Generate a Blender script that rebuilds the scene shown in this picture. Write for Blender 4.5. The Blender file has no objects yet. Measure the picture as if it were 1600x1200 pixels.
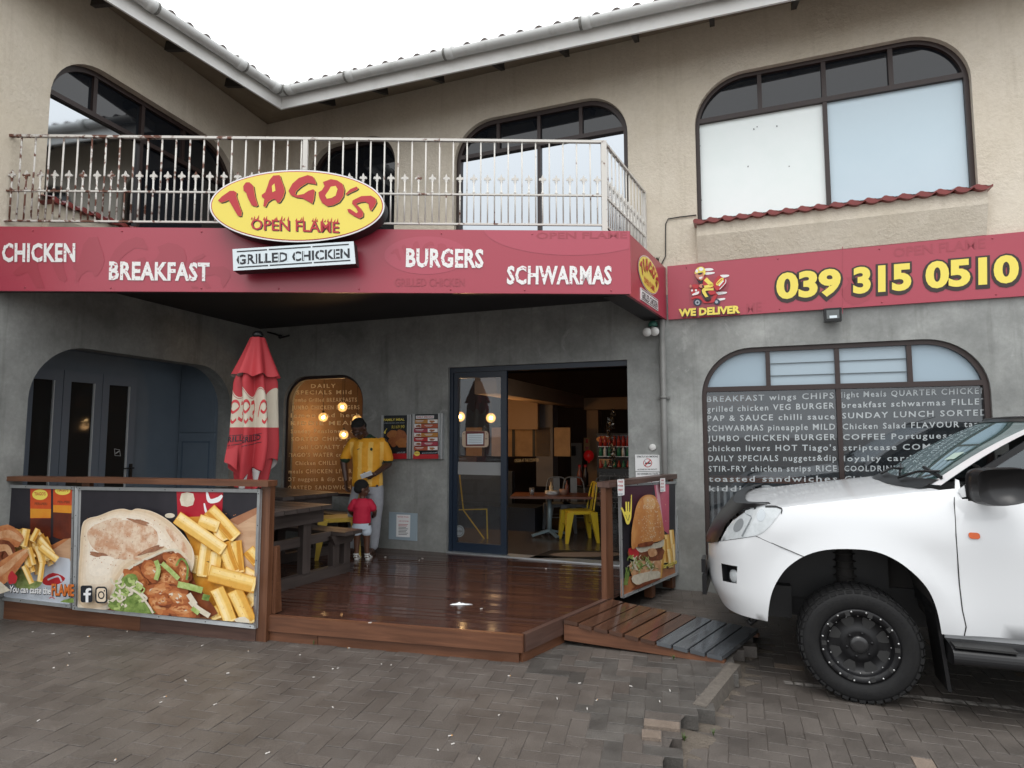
import bpy, bmesh, math, random
import numpy as np
from mathutils import Vector, Matrix
from mathutils.geometry import delaunay_2d_cdt
random.seed(7); rng = np.random.default_rng(7)
S = bpy.context.scene
COL = S.collection
PI = math.pi

# ------------------------------------------------------------------ camera, world, sun, exposure
FPX = 960.0                      # focal length in pixels of the 1600 px wide photograph
TH = math.atan(80 / FPX)         # camera pitched up a little
CAM = np.array([0.0, 0.0, 1.6])
cd = bpy.data.cameras.new('camera'); cam = bpy.data.objects.new('camera', cd); COL.objects.link(cam)
cd.sensor_width = 36; cd.lens = 36 * FPX / 1600; cd.clip_start = 0.05; cd.clip_end = 2000
cam.location = CAM; cam.rotation_euler = (PI / 2 + TH, 0, 0)
S.camera = cam

w = bpy.data.worlds.new('World'); S.world = w; w.use_nodes = True
nt = w.node_tree; N_ = nt.nodes; N_.clear()
wo = N_.new('ShaderNodeOutputWorld'); bg = N_.new('ShaderNodeBackground')
sky = N_.new('ShaderNodeTexSky'); sky.sky_type = 'NISHITA'; sky.sun_disc = False
sky.sun_elevation = math.radians(62); sky.sun_rotation = math.radians(200)
tc = N_.new('ShaderNodeTexCoord'); sx = N_.new('ShaderNodeSeparateXYZ')
mr = N_.new('ShaderNodeMapRange'); mr.inputs[1].default_value = -0.05; mr.inputs[2].default_value = 1.0
mr.inputs[3].default_value = 5.6; mr.inputs[4].default_value = 14.2
cb = N_.new('ShaderNodeCombineXYZ'); mx = N_.new('ShaderNodeMixRGB'); mx.inputs[0].default_value = 0.97
tint = N_.new('ShaderNodeMixRGB'); tint.blend_type = 'MULTIPLY'; tint.inputs[0].default_value = 1.0
tint.inputs[2].default_value = (0.975, 0.99, 1.0, 1)
nt.links.new(tc.outputs['Generated'], sx.inputs[0]); nt.links.new(sx.outputs['Z'], mr.inputs[0])
for i in range(3): nt.links.new(mr.outputs[0], cb.inputs[i])
nt.links.new(cb.outputs[0], tint.inputs[1]); nt.links.new(sky.outputs[0], mx.inputs[1]); nt.links.new(tint.outputs[0], mx.inputs[2])
nt.links.new(mx.outputs[0], bg.inputs[0]); bg.inputs[1].default_value = 0.13
nt.links.new(bg.outputs[0], wo.inputs[0])
sd = bpy.data.lights.new('sun', 'SUN'); sd.energy = 0.6; sd.angle = math.radians(25); sd.color = (1, 0.97, 0.93)
sun = bpy.data.objects.new('sun', sd); COL.objects.link(sun)
sun.rotation_euler = (math.radians(28), 0, math.radians(-20))
S.view_settings.view_transform = 'Standard'; S.view_settings.look = 'None'
S.view_settings.exposure = 0.56; S.view_settings.gamma = 1; S.view_settings.use_curve_mapping = False
S.cycles.max_bounces = 8; S.cycles.transparent_max_bounces = 12; S.cycles.sample_clamp_indirect = 4
try: S.cycles.use_denoising = True
except Exception: pass

# ------------------------------------------------------------------ measuring helpers
F_ = np.array([0, math.cos(TH), math.sin(TH)]); U_ = np.array([0, -math.sin(TH), math.cos(TH)]); R_ = np.array([1., 0, 0])
def ray(x, y):
    d = R_ * (x - 800) + U_ * (600 - y) + F_ * FPX
    return d / d[1]
def atz(x, y, z):
    d = ray(x, y); return CAM + d * (z - 1.6) / d[2]
def aty(x, y, Y):
    return CAM + ray(x, y) * Y
class Plane:
    """vertical plane through o, horizontal axis ax (to the right as seen), n points to the viewer"""
    def __init__(s, o, ax):
        s.o = np.array([o[0], o[1], 0.]); a = np.array([ax[0], ax[1], 0.]); s.ax = a / np.linalg.norm(a)
        s.n = np.array([s.ax[1], -s.ax[0], 0.])
        s.az = np.array([0, 0, 1.])
    def px(s, x, y, off=0.0):
        d = ray(x, y); o = s.o + s.n * off
        return CAM + d * (np.dot(s.n, o - CAM) / np.dot(s.n, d))
    def uz(s, x, y, off=0.0):
        p = s.px(x, y, off); return float(np.dot(p - s.o, s.ax)), float(p[2])
    def P(s, u, z, off=0.0):
        return s.o + s.ax * u + s.n * off + s.az * z
    def shift(s, off):
        return Plane(s.o + s.n * off, s.ax)

# ------------------------------------------------------------------ materials
MATS = {}
def M(name, col, rough=0.6, metal=0.0, var=0.0, col2=None, vs=6.0, detail=6, bump=0.0, bs=60.0, coat=0.0, spec=0.5,
      stretch=None, alpha=1.0, emit=None, es=0.0, island=0.0, coords='Object', rv=0.0, contrast=0.0, thr=None, bdist=0.01, grain=0.0):
    if name in MATS: return MATS[name]
    m = bpy.data.materials.new(name); m.use_nodes = True; nt = m.node_tree
    b = nt.nodes['Principled BSDF']; L = nt.links.new
    def c4(c): return (c[0], c[1], c[2], 1)
    b.inputs['Base Color'].default_value = c4(col); b.inputs['Roughness'].default_value = rough
    b.inputs['Metallic'].default_value = metal; b.inputs['Coat Weight'].default_value = coat
    b.inputs['Coat Roughness'].default_value = 0.05; b.inputs['Specular IOR Level'].default_value = spec
    b.inputs['Alpha'].default_value = alpha
    if emit: b.inputs['Emission Color'].default_value = c4(emit); b.inputs['Emission Strength'].default_value = es
    need = col2 is not None or bump or rv
    if need:
        t = nt.nodes.new('ShaderNodeTexCoord'); vec = t.outputs[coords]
        if stretch:
            mp = nt.nodes.new('ShaderNodeMapping'); mp.inputs['Scale'].default_value = stretch; L(vec, mp.inputs[0]); vec = mp.outputs[0]
    out = None
    if col2 is not None:
        n = nt.nodes.new('ShaderNodeTexNoise'); n.inputs['Scale'].default_value = vs; n.inputs['Detail'].default_value = detail
        n.inputs['Roughness'].default_value = 0.65; L(vec, n.inputs['Vector'])
        mr = nt.nodes.new('ShaderNodeMapRange')
        lo, hi = thr if thr else (0.5 - 0.5 * (1 - contrast) * 0.55, 0.5 + 0.5 * (1 - contrast) * 0.55)
        mr.inputs[1].default_value = lo; mr.inputs[2].default_value = hi; L(n.outputs['Fac'], mr.inputs[0])
        mix = nt.nodes.new('ShaderNodeMixRGB'); mix.inputs[1].default_value = c4(col); mix.inputs[2].default_value = c4(col2)
        L(mr.outputs[0], mix.inputs[0]); out = mix.outputs[0]
        if rv:
            r2 = nt.nodes.new('ShaderNodeMapRange'); r2.inputs[3].default_value = rough - rv; r2.inputs[4].default_value = rough + rv
            L(mr.outputs[0], r2.inputs[0]); L(r2.outputs[0], b.inputs['Roughness'])
    if island:
        g = nt.nodes.new('ShaderNodeNewGeometry'); mr = nt.nodes.new('ShaderNodeMapRange')
        mr.inputs[3].default_value = 1 - island; mr.inputs[4].default_value = 1 + island; L(g.outputs['Random Per Island'], mr.inputs[0])
        mul = nt.nodes.new('ShaderNodeVectorMath'); mul.operation = 'SCALE'
        if out: L(out, mul.inputs[0])
        else: mul.inputs[0].default_value = col[:3]
        L(mr.outputs[0], mul.inputs['Scale']); out = mul.outputs[0]
    if grain and out:
        n = nt.nodes.new('ShaderNodeTexNoise'); n.inputs['Scale'].default_value = 210; n.inputs['Detail'].default_value = 3; L(vec, n.inputs['Vector']); mr = nt.nodes.new('ShaderNodeMapRange'); mr.inputs[1].default_value = .32; mr.inputs[2].default_value = .70; mr.inputs[3].default_value = 1 - grain; mr.inputs[4].default_value = 1 + grain * 1.6; L(n.outputs['Fac'], mr.inputs[0])
        mul = nt.nodes.new('ShaderNodeVectorMath'); mul.operation = 'SCALE'; L(out, mul.inputs[0]); L(mr.outputs[0], mul.inputs['Scale']); out = mul.outputs[0]
    if out: L(out, b.inputs['Base Color'])
    if bump:
        n = nt.nodes.new('ShaderNodeTexNoise'); n.inputs['Scale'].default_value = bs; n.inputs['Detail'].default_value = 4; L(vec, n.inputs['Vector'])
        bp = nt.nodes.new('ShaderNodeBump'); bp.inputs['Strength'].default_value = bump; bp.inputs['Distance'].default_value = bdist
        L(n.outputs['Fac'], bp.inputs['Height']); L(bp.outputs[0], b.inputs['Normal'])
    MATS[name] = m; return m
def hexc(r, g, b):               # sRGB 0-255 -> linear
    f = lambda v: (v / 255 / 12.92) if v <= 10 else ((v / 255 + 0.055) / 1.055) ** 2.4
    return (f(r), f(g), f(b))
def glass_mat(name, tint, trans, rough=0.02, refl=(0.9, 0.95, 1.0), f0=0.06, dirt=0.0):
    """a pane: part see-through (tint), part mirror by fresnel"""
    if name in MATS: return MATS[name]
    m = bpy.data.materials.new(name); m.use_nodes = True; nt = m.node_tree; nt.nodes.clear(); L = nt.links.new
    o = nt.nodes.new('ShaderNodeOutputMaterial'); tr = nt.nodes.new('ShaderNodeBsdfTransparent'); df = nt.nodes.new('ShaderNodeBsdfDiffuse')
    gl = nt.nodes.new('ShaderNodeBsdfGlossy'); gl.inputs['Roughness'].default_value = rough; gl.inputs['Color'].default_value = (*refl, 1)
    tr.inputs[0].default_value = (1, 1, 1, 1); df.inputs[0].default_value = (*tint, 1)
    m1 = nt.nodes.new('ShaderNodeMixShader'); m1.inputs[0].default_value = trans; L(df.outputs[0], m1.inputs[1]); L(tr.outputs[0], m1.inputs[2])
    fr = nt.nodes.new('ShaderNodeLayerWeight'); fr.inputs[0].default_value = 0.35
    mr = nt.nodes.new('ShaderNodeMapRange'); mr.inputs[3].default_value = f0; mr.inputs[4].default_value = min(1, f0 + 0.55); L(fr.outputs['Fresnel'], mr.inputs[0])
    m2 = nt.nodes.new('ShaderNodeMixShader'); L(mr.outputs[0], m2.inputs[0]); L(m1.outputs[0], m2.inputs[1]); L(gl.outputs[0], m2.inputs[2])
    L(m2.outputs[0], o.inputs[0]); MATS[name] = m; return m

# ------------------------------------------------------------------ mesh building
def nrm(v): v = np.array(v, float); return v / np.linalg.norm(v)
def root_mat(parent):
    p = parent
    while p.parent is not None: p = p.parent
    return Matrix.Translation(p.location) @ p.rotation_euler.to_matrix().to_4x4()
class MB:
    def __init__(s): s.v = []; s.f = []; s.m = []; s.mats = []; s.sm = []; s.uv = {}
    def mi(s, mat):
        if mat not in s.mats: s.mats.append(mat)
        return s.mats.index(mat)
    def add(s, vs, fs, mat, smooth=False):
        k = len(s.v); i = s.mi(mat); s.v += [tuple(map(float, p)) for p in vs]
        for f in fs:
            s.f.append(tuple(k + j for j in f)); s.m.append(i); s.sm.append(smooth)
        return k
    def hexa(s, c, mat, bev=0.0):
        """box from 8 corners: c[0..3] bottom ring, c[4..7] top ring; uv along the longest edge"""
        c = [np.array(p, float) for p in c]
        fs = [(0, 3, 2, 1), (4, 5, 6, 7), (0, 1, 5, 4), (1, 2, 6, 5), (2, 3, 7, 6), (3, 0, 4, 7)]
        o = sum(c) / 8; ed = [c[1] - c[0], c[3] - c[0], c[4] - c[0]]; ln = [np.linalg.norm(e) for e in ed]; k = int(np.argmax(ln))
        ux = ed[k] / ln[k]; r0, r1 = random.random() * 50, random.random() * 50
        for f in fs:
            pts = [c[j] for j in f]; nn = np.cross(pts[1] - pts[0], pts[2] - pts[0]); nl = np.linalg.norm(nn)
            if nl < 1e-12: continue
            nn /= nl; vv = np.cross(nn, ux)
            if np.linalg.norm(vv) < 0.2: vv = ed[(k + 1) % 3] / ln[(k + 1) % 3]; u0 = ed[(k + 2) % 3] / ln[(k + 2) % 3]
            else: u0 = ux
            kk = s.add(pts, [(0, 1, 2, 3)], mat)
            s.uv[len(s.f) - 1] = [(float(np.dot(p - o, u0)) + r0, float(np.dot(p - o, vv)) + r1) for p in pts]
    def box(s, o, ax, ay, az, mat):
        """o = centre, ax ay az = full edge vectors"""
        o, ax, ay, az = (np.array(q, float) for q in (o, ax, ay, az))
        b = o - ax / 2 - ay / 2 - az / 2
        s.hexa([b, b + ax, b + ax + ay, b + ay, b + az, b + ax + az, b + ax + ay + az, b + ay + az], mat)
    def bar(s, p, q, w, h, mat, up=(0, 0, 1)):
        """rectangular bar from p to q, w across, h along up"""
        p, q = np.array(p, float), np.array(q, float); d = q - p; up = np.array(up, float)
        sd = np.cross(d, up)
        if np.linalg.norm(sd) < 1e-9: sd = np.array([1., 0, 0])
        sd = nrm(sd); u2 = nrm(np.cross(sd, d))
        s.box((p + q) / 2, d, sd * w, u2 * h, mat)
    def tube(s, pts, r, mat, n=10, cap=True):
        pts = [np.array(p, float) for p in pts]; rs = r if hasattr(r, '__len__') else [r] * len(pts)
        vs = []; up = None
        for i, p in enumerate(pts):
            d = nrm(pts[min(i + 1, len(pts) - 1)] - pts[max(i - 1, 0)])
            if up is None: up = np.array([0, 0, 1.]) if abs(d[2]) < 0.9 else np.array([1., 0, 0])
            a = nrm(np.cross(d, up)); b = np.cross(a, d); up = b
            for k in range(n):
                t = 2 * PI * k / n; vs.append(p + rs[i] * (math.cos(t) * a + math.sin(t) * b))
        fs = []
        for i in range(len(pts) - 1):
            for k in range(n):
                fs.append((i * n + k, i * n + (k + 1) % n, (i + 1) * n + (k + 1) % n, (i + 1) * n + k))
        if cap: fs += [tuple(range(n))[::-1], tuple(range((len(pts) - 1) * n, len(pts) * n))]
        s.add(vs, fs, mat, True)
    def lathe(s, prof, o, axis, mat, n=32, smooth=True, closed=False):
        """prof = [(r, h)...] round axis from o"""
        axis = nrm(axis); t = np.array([0, 0, 1.]) if abs(axis[2]) < 0.9 else np.array([1., 0, 0])
        a = nrm(np.cross(axis, t)); b = np.cross(axis, a); o = np.array(o, float); vs = []; fs = []
        for r, h in prof:
            for k in range(n):
                q = 2 * PI * k / n; vs.append(o + axis * h + r * (math.cos(q) * a + math.sin(q) * b))
        for i in range(len(prof) - 1 if not closed else len(prof)):
            j = (i + 1) % len(prof)
            for k in range(n): fs.append((i * n + k, i * n + (k + 1) % n, j * n + (k + 1) % n, j * n + k))
        s.add(vs, fs, mat, smooth)
    def ball(s, o, r, mat, n=16, m=10):
        r = np.array(r if hasattr(r, '__len__') else (r, r, r), float); o = np.array(o, float); vs = []; fs = []
        for i in range(m + 1):
            ph = PI * i / m
            for k in range(n): vs.append(o + r * np.array([math.sin(ph) * math.cos(2 * PI * k / n), math.sin(ph) * math.sin(2 * PI * k / n), math.cos(ph)]))
        for i in range(m):
            for k in range(n): fs.append((i * n + k, i * n + (k + 1) % n, (i + 1) * n + (k + 1) % n, (i + 1) * n + k))
        s.add(vs, fs, mat, True)
    def prism(s, pts, off, mat, cap_back=True, smooth_side=False):
        """flat polygon pts (3-D) extruded by vector off"""
        n = len(pts); a = [np.array(p, float) for p in pts]; b = [p + np.array(off) for p in a]
        fs = [tuple(range(n, 2 * n))] + [(i, (i + 1) % n, n + (i + 1) % n, n + i) for i in range(n)]
        if cap_back: fs.append(tuple(range(n))[::-1])
        s.add(a + b, fs, mat)
    def grid(s, fn, us, vs_, mat, smooth=True):
        P = [fn(u, v) for v in vs_ for u in us]; n = len(us)
        fs = [(j * n + i, j * n + i + 1, (j + 1) * n + i + 1, (j + 1) * n + i) for j in range(len(vs_) - 1) for i in range(n - 1)]
        s.add(P, fs, mat, smooth)
    def patch(s, poly, fn, step, mat, holes=(), smooth=True):
        """polygon in a 2-D domain, filled with a fine mesh and mapped to 3-D by fn(x, y)"""
        def dens(p):
            o = []
            for i in range(len(p)):
                a, b = np.array(p[i]), np.array(p[(i + 1) % len(p)]); k = max(1, int(np.linalg.norm(b - a) / step + 0.5))
                o += [tuple(a + (b - a) * j / k) for j in range(k)]
            return o
        rings = [dens(poly)] + [dens(h) for h in holes]
        V = []; E = []
        for r in rings:
            k = len(V); V += r; E += [(k + i, k + (i + 1) % len(r)) for i in range(len(r))]
        A = np.array(rings[0]); x0, y0 = A.min(0); x1, y1 = A.max(0)
        def inside(q, ring):
            c = False; n = len(ring); j = n - 1
            for i in range(n):
                if (ring[i][1] > q[1]) != (ring[j][1] > q[1]) and q[0] < (ring[j][0] - ring[i][0]) * (q[1] - ring[i][1]) / (ring[j][1] - ring[i][1]) + ring[i][0]: c = not c
                j = i
            return c
        def far(q):
            return all(np.min(np.hypot(np.array(r)[:, 0] - q[0], np.array(r)[:, 1] - q[1])) > step * 0.55 for r in rings)
        for i in range(int((x1 - x0) / step) + 1):
            for j in range(int((y1 - y0) / step) + 1):
                q = (x0 + (i + 0.5 * (j % 2)) * step, y0 + j * step)
                if inside(q, rings[0]) and not any(inside(q, h) for h in rings[1:]) and far(q): V.append(q)
        r = delaunay_2d_cdt([Vector(q) for q in V], E, [], 0, 1e-6)
        vo, fo = r[0], r[2]; fs = []
        for f in fo:
            c = (sum(vo[i][0] for i in f) / len(f), sum(vo[i][1] for i in f) / len(f))
            if inside(c, rings[0]) and not any(inside(c, h) for h in rings[1:]): fs.append(tuple(f))
        s.add([fn(q[0], q[1]) for q in vo], fs, mat, smooth)
    def text(s, body, o, ex, ey, n, mat, bold=0.0, off=0.0, shear=0.0, res=2, depth=0.0, sp=1.0):
        """fit text: o = baseline left, ex = baseline vector (full width), ey = cap height vector"""
        vs, fs, wdt = text_mesh(body, bold, shear, res, sp)
        o, ex, ey, n = (np.array(q, float) for q in (o, ex, ey, n))
        P = [o + ex * (x / wdt) + ey * y + n * (off + depth) for x, y in vs]
        s.add(P, fs, mat)
    def build(s, name, parent=None, extra=None, bevel=0.0, auto=None):
        me = bpy.data.meshes.new(name)
        vs = s.v
        if parent is not None:
            mi = root_mat(parent).inverted(); vs = [tuple(mi @ Vector(p)) for p in vs]
        me.from_pydata(vs, [], s.f)
        for m in s.mats: me.materials.append(m)
        me.polygons.foreach_set('material_index', s.m); me.polygons.foreach_set('use_smooth', s.sm)
        if s.uv:
            ul = me.uv_layers.new(name='UVMap')
            for fi, uvs in s.uv.items():
                p = me.polygons[fi]
                for li, q in zip(p.loop_indices, uvs): ul.data[li].uv = q
        me.update()
        o = bpy.data.objects.new(name, me); COL.objects.link(o)
        if parent is not None: o.parent = parent
        if bevel:
            b = o.modifiers.new('bevel', 'BEVEL'); b.width = bevel; b.segments = 2; b.limit_method = 'ANGLE'
        return o
_tc = {}
def text_mesh(body, bold, shear, res, sp=1.0):
    k = (body, bold, shear, res, sp)
    if k in _tc: return _tc[k]
    c = bpy.data.curves.new('t', 'FONT'); c.body = body; c.size = 1; c.offset = bold; c.shear = shear; c.resolution_u = res; c.fill_mode = 'FRONT'; c.space_character = sp
    o = bpy.data.objects.new('t', c); COL.objects.link(o)
    dg = bpy.context.evaluated_depsgraph_get(); dg.update()
    me = bpy.data.meshes.new_from_object(o.evaluated_get(dg))
    vs = [(v.co.x, v.co.y) for v in me.vertices]; fs = [tuple(p.vertices) for p in me.polygons]
    bpy.data.objects.remove(o); bpy.data.curves.remove(c); bpy.data.meshes.remove(me)
    cap = 0.729
    xs = [v[0] for v in vs] or [0, 1]; x0, x1 = min(xs), max(xs)
    vs = [(x - x0, y / cap) for x, y in vs]
    _tc[k] = (vs, fs, x1 - x0); return _tc[k]

def tag(o, label=None, cat=None, group=None, kind=None):
    if label: o['label'] = label
    if cat: o['category'] = cat
    if group: o['group'] = group
    if kind: o['kind'] = kind
    return o
def thing(name, loc, label, cat, group=None, rz=0.0):
    o = bpy.data.objects.new(name, None); COL.objects.link(o); o.empty_display_size = 0.2
    o.location = Vector([float(q) for q in loc]); o.rotation_euler = (0, 0, rz)
    return tag(o, label, cat, group)
def dup(o, loc=None, rz=None, label=None, group=None, parent=None):
    c = o.copy(); COL.objects.link(c)
    if parent is not None: c.parent = parent
    for ch in list(o.children): dup(ch, parent=c)
    if loc is not None: c.location = Vector([float(q) for q in loc])
    if rz is not None: c.rotation_euler = (0, 0, rz)
    if label: c['label'] = label
    if group: c['group'] = group
    return c
def spline(pts, k=6, closed=True):
    P = [np.array(p, float) for p in pts]; n = len(P); out = []
    for i in range(n if closed else n - 1):
        if closed: a, b, c, d = P[i - 1], P[i], P[(i + 1) % n], P[(i + 2) % n]
        else: a, b, c, d = P[max(i - 1, 0)], P[i], P[i + 1], P[min(i + 2, n - 1)]
        for j in range(k):
            t = j / k; out.append(0.5 * ((2 * b) + (c - a) * t + (2 * a - 5 * b + 4 * c - d) * t * t + (3 * b - a - 3 * c + d) * t ** 3))
    if not closed: out.append(P[-1])
    return out
def rrect(u0, u1, z0, z1, r, n=10, rb=0.0):
    """outline with round upper corners (and lower ones by rb), counter-clockwise"""
    p = []
    if rb: 
        p += [(u0 + rb - rb * math.cos(t), z0 + rb - rb * math.sin(t)) for t in np.linspace(0, PI / 2, n)]
        p += [(u1 - rb + rb * math.sin(t), z0 + rb - rb * math.cos(t)) for t in np.linspace(0, PI / 2, n)]
    else: p += [(u0, z0), (u1, z0)]
    if r:
        p += [(u1 - r + r * math.cos(t), z1 - r + r * math.sin(t)) for t in np.linspace(0, PI / 2, n)]
        p += [(u0 + r - r * math.sin(t), z1 - r + r * math.cos(t)) for t in np.linspace(0, PI / 2, n)]
    else: p += [(u1, z1), (u0, z1)]
    return p
def clip(poly, x0, x1, y0, y1):
    def cut(P, ins, inter):
        o = []
        for i in range(len(P)):
            a, b = P[i - 1], P[i]
            if ins(b):
                if not ins(a): o.append(inter(a, b))
                o.append(b)
            elif ins(a): o.append(inter(a, b))
        return o
    def ix(v): return lambda a, b: (v, a[1] + (b[1] - a[1]) * (v - a[0]) / (b[0] - a[0]))
    def iy(v): return lambda a, b: (a[0] + (b[0] - a[0]) * (v - a[1]) / (b[1] - a[1]), v)
    for ins, inter in ((lambda p: p[0] >= x0, ix(x0)), (lambda p: p[0] <= x1, ix(x1)), (lambda p: p[1] >= y0, iy(y0)), (lambda p: p[1] <= y1, iy(y1))):
        if len(poly) < 3: return []
        poly = cut(poly, ins, inter)
    return poly

# ------------------------------------------------------------------ the planes of the place
AW = math.radians(21.3)
WR = Plane((-0.074, 7.254), (math.cos(AW), -math.sin(AW)))          # long street wall (door, menu boards, right wing)
UC = -3.748; CORN = WR.P(UC, 0)
WL = Plane(CORN, (0.279, 0.960))                                    # wall of the left wing, u = 0 in the inner corner
FC = Plane((1.023, 5.348), (5.473, 0.12))                           # canopy front
FR = Plane((1.023, 5.348), (0.638, 1.193))                          # canopy return
DF = Plane((0.068, 4.48), (0.9713, -0.238))                         # deck front edge and fence
DS = Plane((0.068, 4.48), (0.79, 1.02))                             # deck right edge and side fence
ZD = 0.19; ZP = -0.085                                              # deck top, parking level
def xline(p, a, q, b):
    """where two plan lines meet"""
    m = np.array([[a[0], -b[0]], [a[1], -b[1]]]); t = np.linalg.solve(m, np.array([q[0] - p[0], q[1] - p[1]]))
    return np.array([p[0] + a[0] * t[0], p[1] + a[1] * t[0], 0.])

# ------------------------------------------------------------------ materials of the setting
m_brick = M('brick_paver', (0.050, 0.043, 0.038), 0.40, col2=(0.108, 0.094, 0.083), vs=3.2, detail=12, bump=0.8, bs=170, bdist=0.005, island=0.10, rv=0.14, grain=0.45)
m_brickd = M('charcoal_paver', (0.040, 0.037, 0.034), 0.45, col2=(0.088, 0.081, 0.073), vs=6, detail=12, bump=0.8, bs=170, bdist=0.005, island=0.22, rv=0.14, grain=0.45)
m_brickt = M('tan_paver', (0.115, 0.088, 0.068), 0.6, col2=(0.17, 0.135, 0.108), vs=11, bump=0.6, bs=120, bdist=0.004, island=0.2, grain=0.40)
m_sand = M('joint_sand', (0.030, 0.025, 0.022), 0.8, col2=(0.105, 0.090, 0.078), vs=3.2, detail=10, bump=0.6, bs=110, bdist=0.006, grain=0.45)
m_road = M('far_paving', (0.075, 0.060, 0.052), 0.55, col2=(0.115, 0.097, 0.085), vs=3, bump=0.4, bs=80)
m_kerb = M('kerb_concrete', (0.060, 0.052, 0.043), 0.8, col2=(0.15, 0.13, 0.11), vs=30, bump=1.0, bs=90, bdist=0.006)
def wallmat(name, base, light, dark, bump, bs, bdist, rough, s1=1.2, streak=.35, patch=.5, dirt=.6):
    """render or cement with clouding, run-down streaks, pale repair patches and splash dirt near the ground"""
    m = bpy.data.materials.new(name); m.use_nodes = True; nt = m.node_tree; b = nt.nodes['Principled BSDF']; L = nt.links.new; b.inputs['Roughness'].default_value = rough
    g = nt.nodes.new('ShaderNodeNewGeometry'); pos = g.outputs['Position']
    def noise(scale, st=(1, 1, 1), det=8, dist=0.0):
        mp = nt.nodes.new('ShaderNodeMapping'); mp.inputs['Scale'].default_value = st; L(pos, mp.inputs[0]); n = nt.nodes.new('ShaderNodeTexNoise'); n.inputs['Scale'].default_value = scale; n.inputs['Detail'].default_value = det; n.inputs['Roughness'].default_value = .68; n.inputs['Distortion'].default_value = dist; L(mp.outputs[0], n.inputs['Vector']); return n.outputs['Fac']
    def rng_(v, a, c, d=0.0, e=1.0):
        r = nt.nodes.new('ShaderNodeMapRange'); r.inputs[1].default_value = a; r.inputs[2].default_value = c; r.inputs[3].default_value = d; r.inputs[4].default_value = e; L(v, r.inputs[0]); return r.outputs[0]
    def mix(f, a, c):
        x = nt.nodes.new('ShaderNodeMixRGB'); L(f, x.inputs[0])
        for k, v in ((1, a), (2, c)):
            if isinstance(v, tuple): x.inputs[k].default_value = (*v, 1)
            else: L(v, x.inputs[k])
        return x.outputs[0]
    c = mix(rng_(noise(s1, det=10), .36, .66), base, light)
    c = mix(rng_(noise(2.2, (1, 1, 1), 6, 1.2), .60, .66, 0, patch), c, light)
    c = mix(rng_(noise(1.0, (7, 7, .45), 6), .54, .72, 0, streak), c, dark)
    c = mix(rng_(noise(26, det=5), .35, .7, 0, .22), c, dark)
    if dirt:
        sp = nt.nodes.new('ShaderNodeSeparateXYZ'); L(pos, sp.inputs[0]); ad = nt.nodes.new('ShaderNodeMath'); ad.operation = 'MULTIPLY_ADD'; L(noise(3.0), ad.inputs[0]); ad.inputs[1].default_value = -1.3; L(sp.outputs['Z'], ad.inputs[2])
        c = mix(rng_(ad.outputs[0], -.65, .35, dirt, 0), c, dark)
    L(c, b.inputs['Base Color'])
    bp = nt.nodes.new('ShaderNodeBump'); bp.inputs['Strength'].default_value = bump; bp.inputs['Distance'].default_value = bdist; ad = nt.nodes.new('ShaderNodeMath'); ad.operation = 'MULTIPLY'; L(noise(bs, det=5), ad.inputs[0]); L(rng_(noise(1.7, det=3), .35, .6, .25, 1), ad.inputs[1]); L(ad.outputs[0], bp.inputs['Height']); L(bp.outputs[0], b.inputs['Normal'])
    MATS[name] = m; return m
m_cream = wallmat('cream_render', hexc(206, 196, 178), hexc(216, 207, 192), hexc(168, 156, 136), .75, 34, .018, .85, s1=.8, streak=.30, patch=.2, dirt=0)
m_cement = wallmat('grey_cement', hexc(122, 124, 122), hexc(164, 166, 163), hexc(86, 86, 82), .22, 26, .01, .6, s1=1.3, streak=.45, patch=.55, dirt=.55)
m_blue = M('slate_blue_paint', hexc(104, 117, 130), 0.6, col2=hexc(114, 127, 140), vs=3)
m_white = M('white_paint', (0.72, 0.72, 0.70), 0.45, col2=(0.58, 0.58, 0.56), vs=4, thr=(0.5, 0.8))
m_pvc = M('white_gutter', (0.62, 0.63, 0.62), 0.4, col2=(0.40, 0.40, 0.38), vs=5, thr=(0.52, 0.8))
m_grime = M('grimy_joint', (0.06, 0.06, 0.055), 0.8, col2=(0.35, 0.35, 0.33), vs=30)
m_dark = M('dark_timber', (0.022, 0.018, 0.016), 0.7)
m_soff = M('soffit_board', hexc(150, 138, 120), 0.8, col2=hexc(120, 108, 92), vs=3)
m_tile = M('roof_tile', (0.10, 0.075, 0.065), 0.7, col2=(0.06, 0.05, 0.048), vs=7)
m_redtile = M('red_tile', (0.23, 0.03, 0.025), 0.35, col2=(0.15, 0.022, 0.02), vs=8)
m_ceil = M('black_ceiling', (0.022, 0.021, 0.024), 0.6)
m_brown = M('brown_frame', (0.030, 0.017, 0.015), 0.45)
m_navy = M('navy_frame', (0.012, 0.022, 0.040), 0.35)
m_alu = M('aluminium', (0.55, 0.57, 0.58), 0.4, metal=0.7, col2=(0.42, 0.44, 0.45), vs=12)
m_maroon = M('sign_red', (0.36, 0.034, 0.062), 0.30, spec=0.7)
m_maroon2 = M('sign_red_dark', (0.318, 0.027, 0.050), 0.30, spec=0.7)
m_maroon3 = M('sign_red_light', (0.40, 0.047, 0.082), 0.30, spec=0.7)
m_black = M('matt_black', (0.010, 0.010, 0.011), 0.5)
m_bplast = M('black_plastic', (0.011, 0.011, 0.012), 0.28, spec=.35)

# ------------------------------------------------------------------ ground
gb = MB()
gb.add([(-400, -400, ZP - 0.006), (400, -400, ZP - 0.006), (400, 400, ZP - 0.006), (-400, 400, ZP - 0.006)], [(0, 1, 2, 3)], m_road)
tag(gb.build('ground'), kind='structure')

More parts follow.
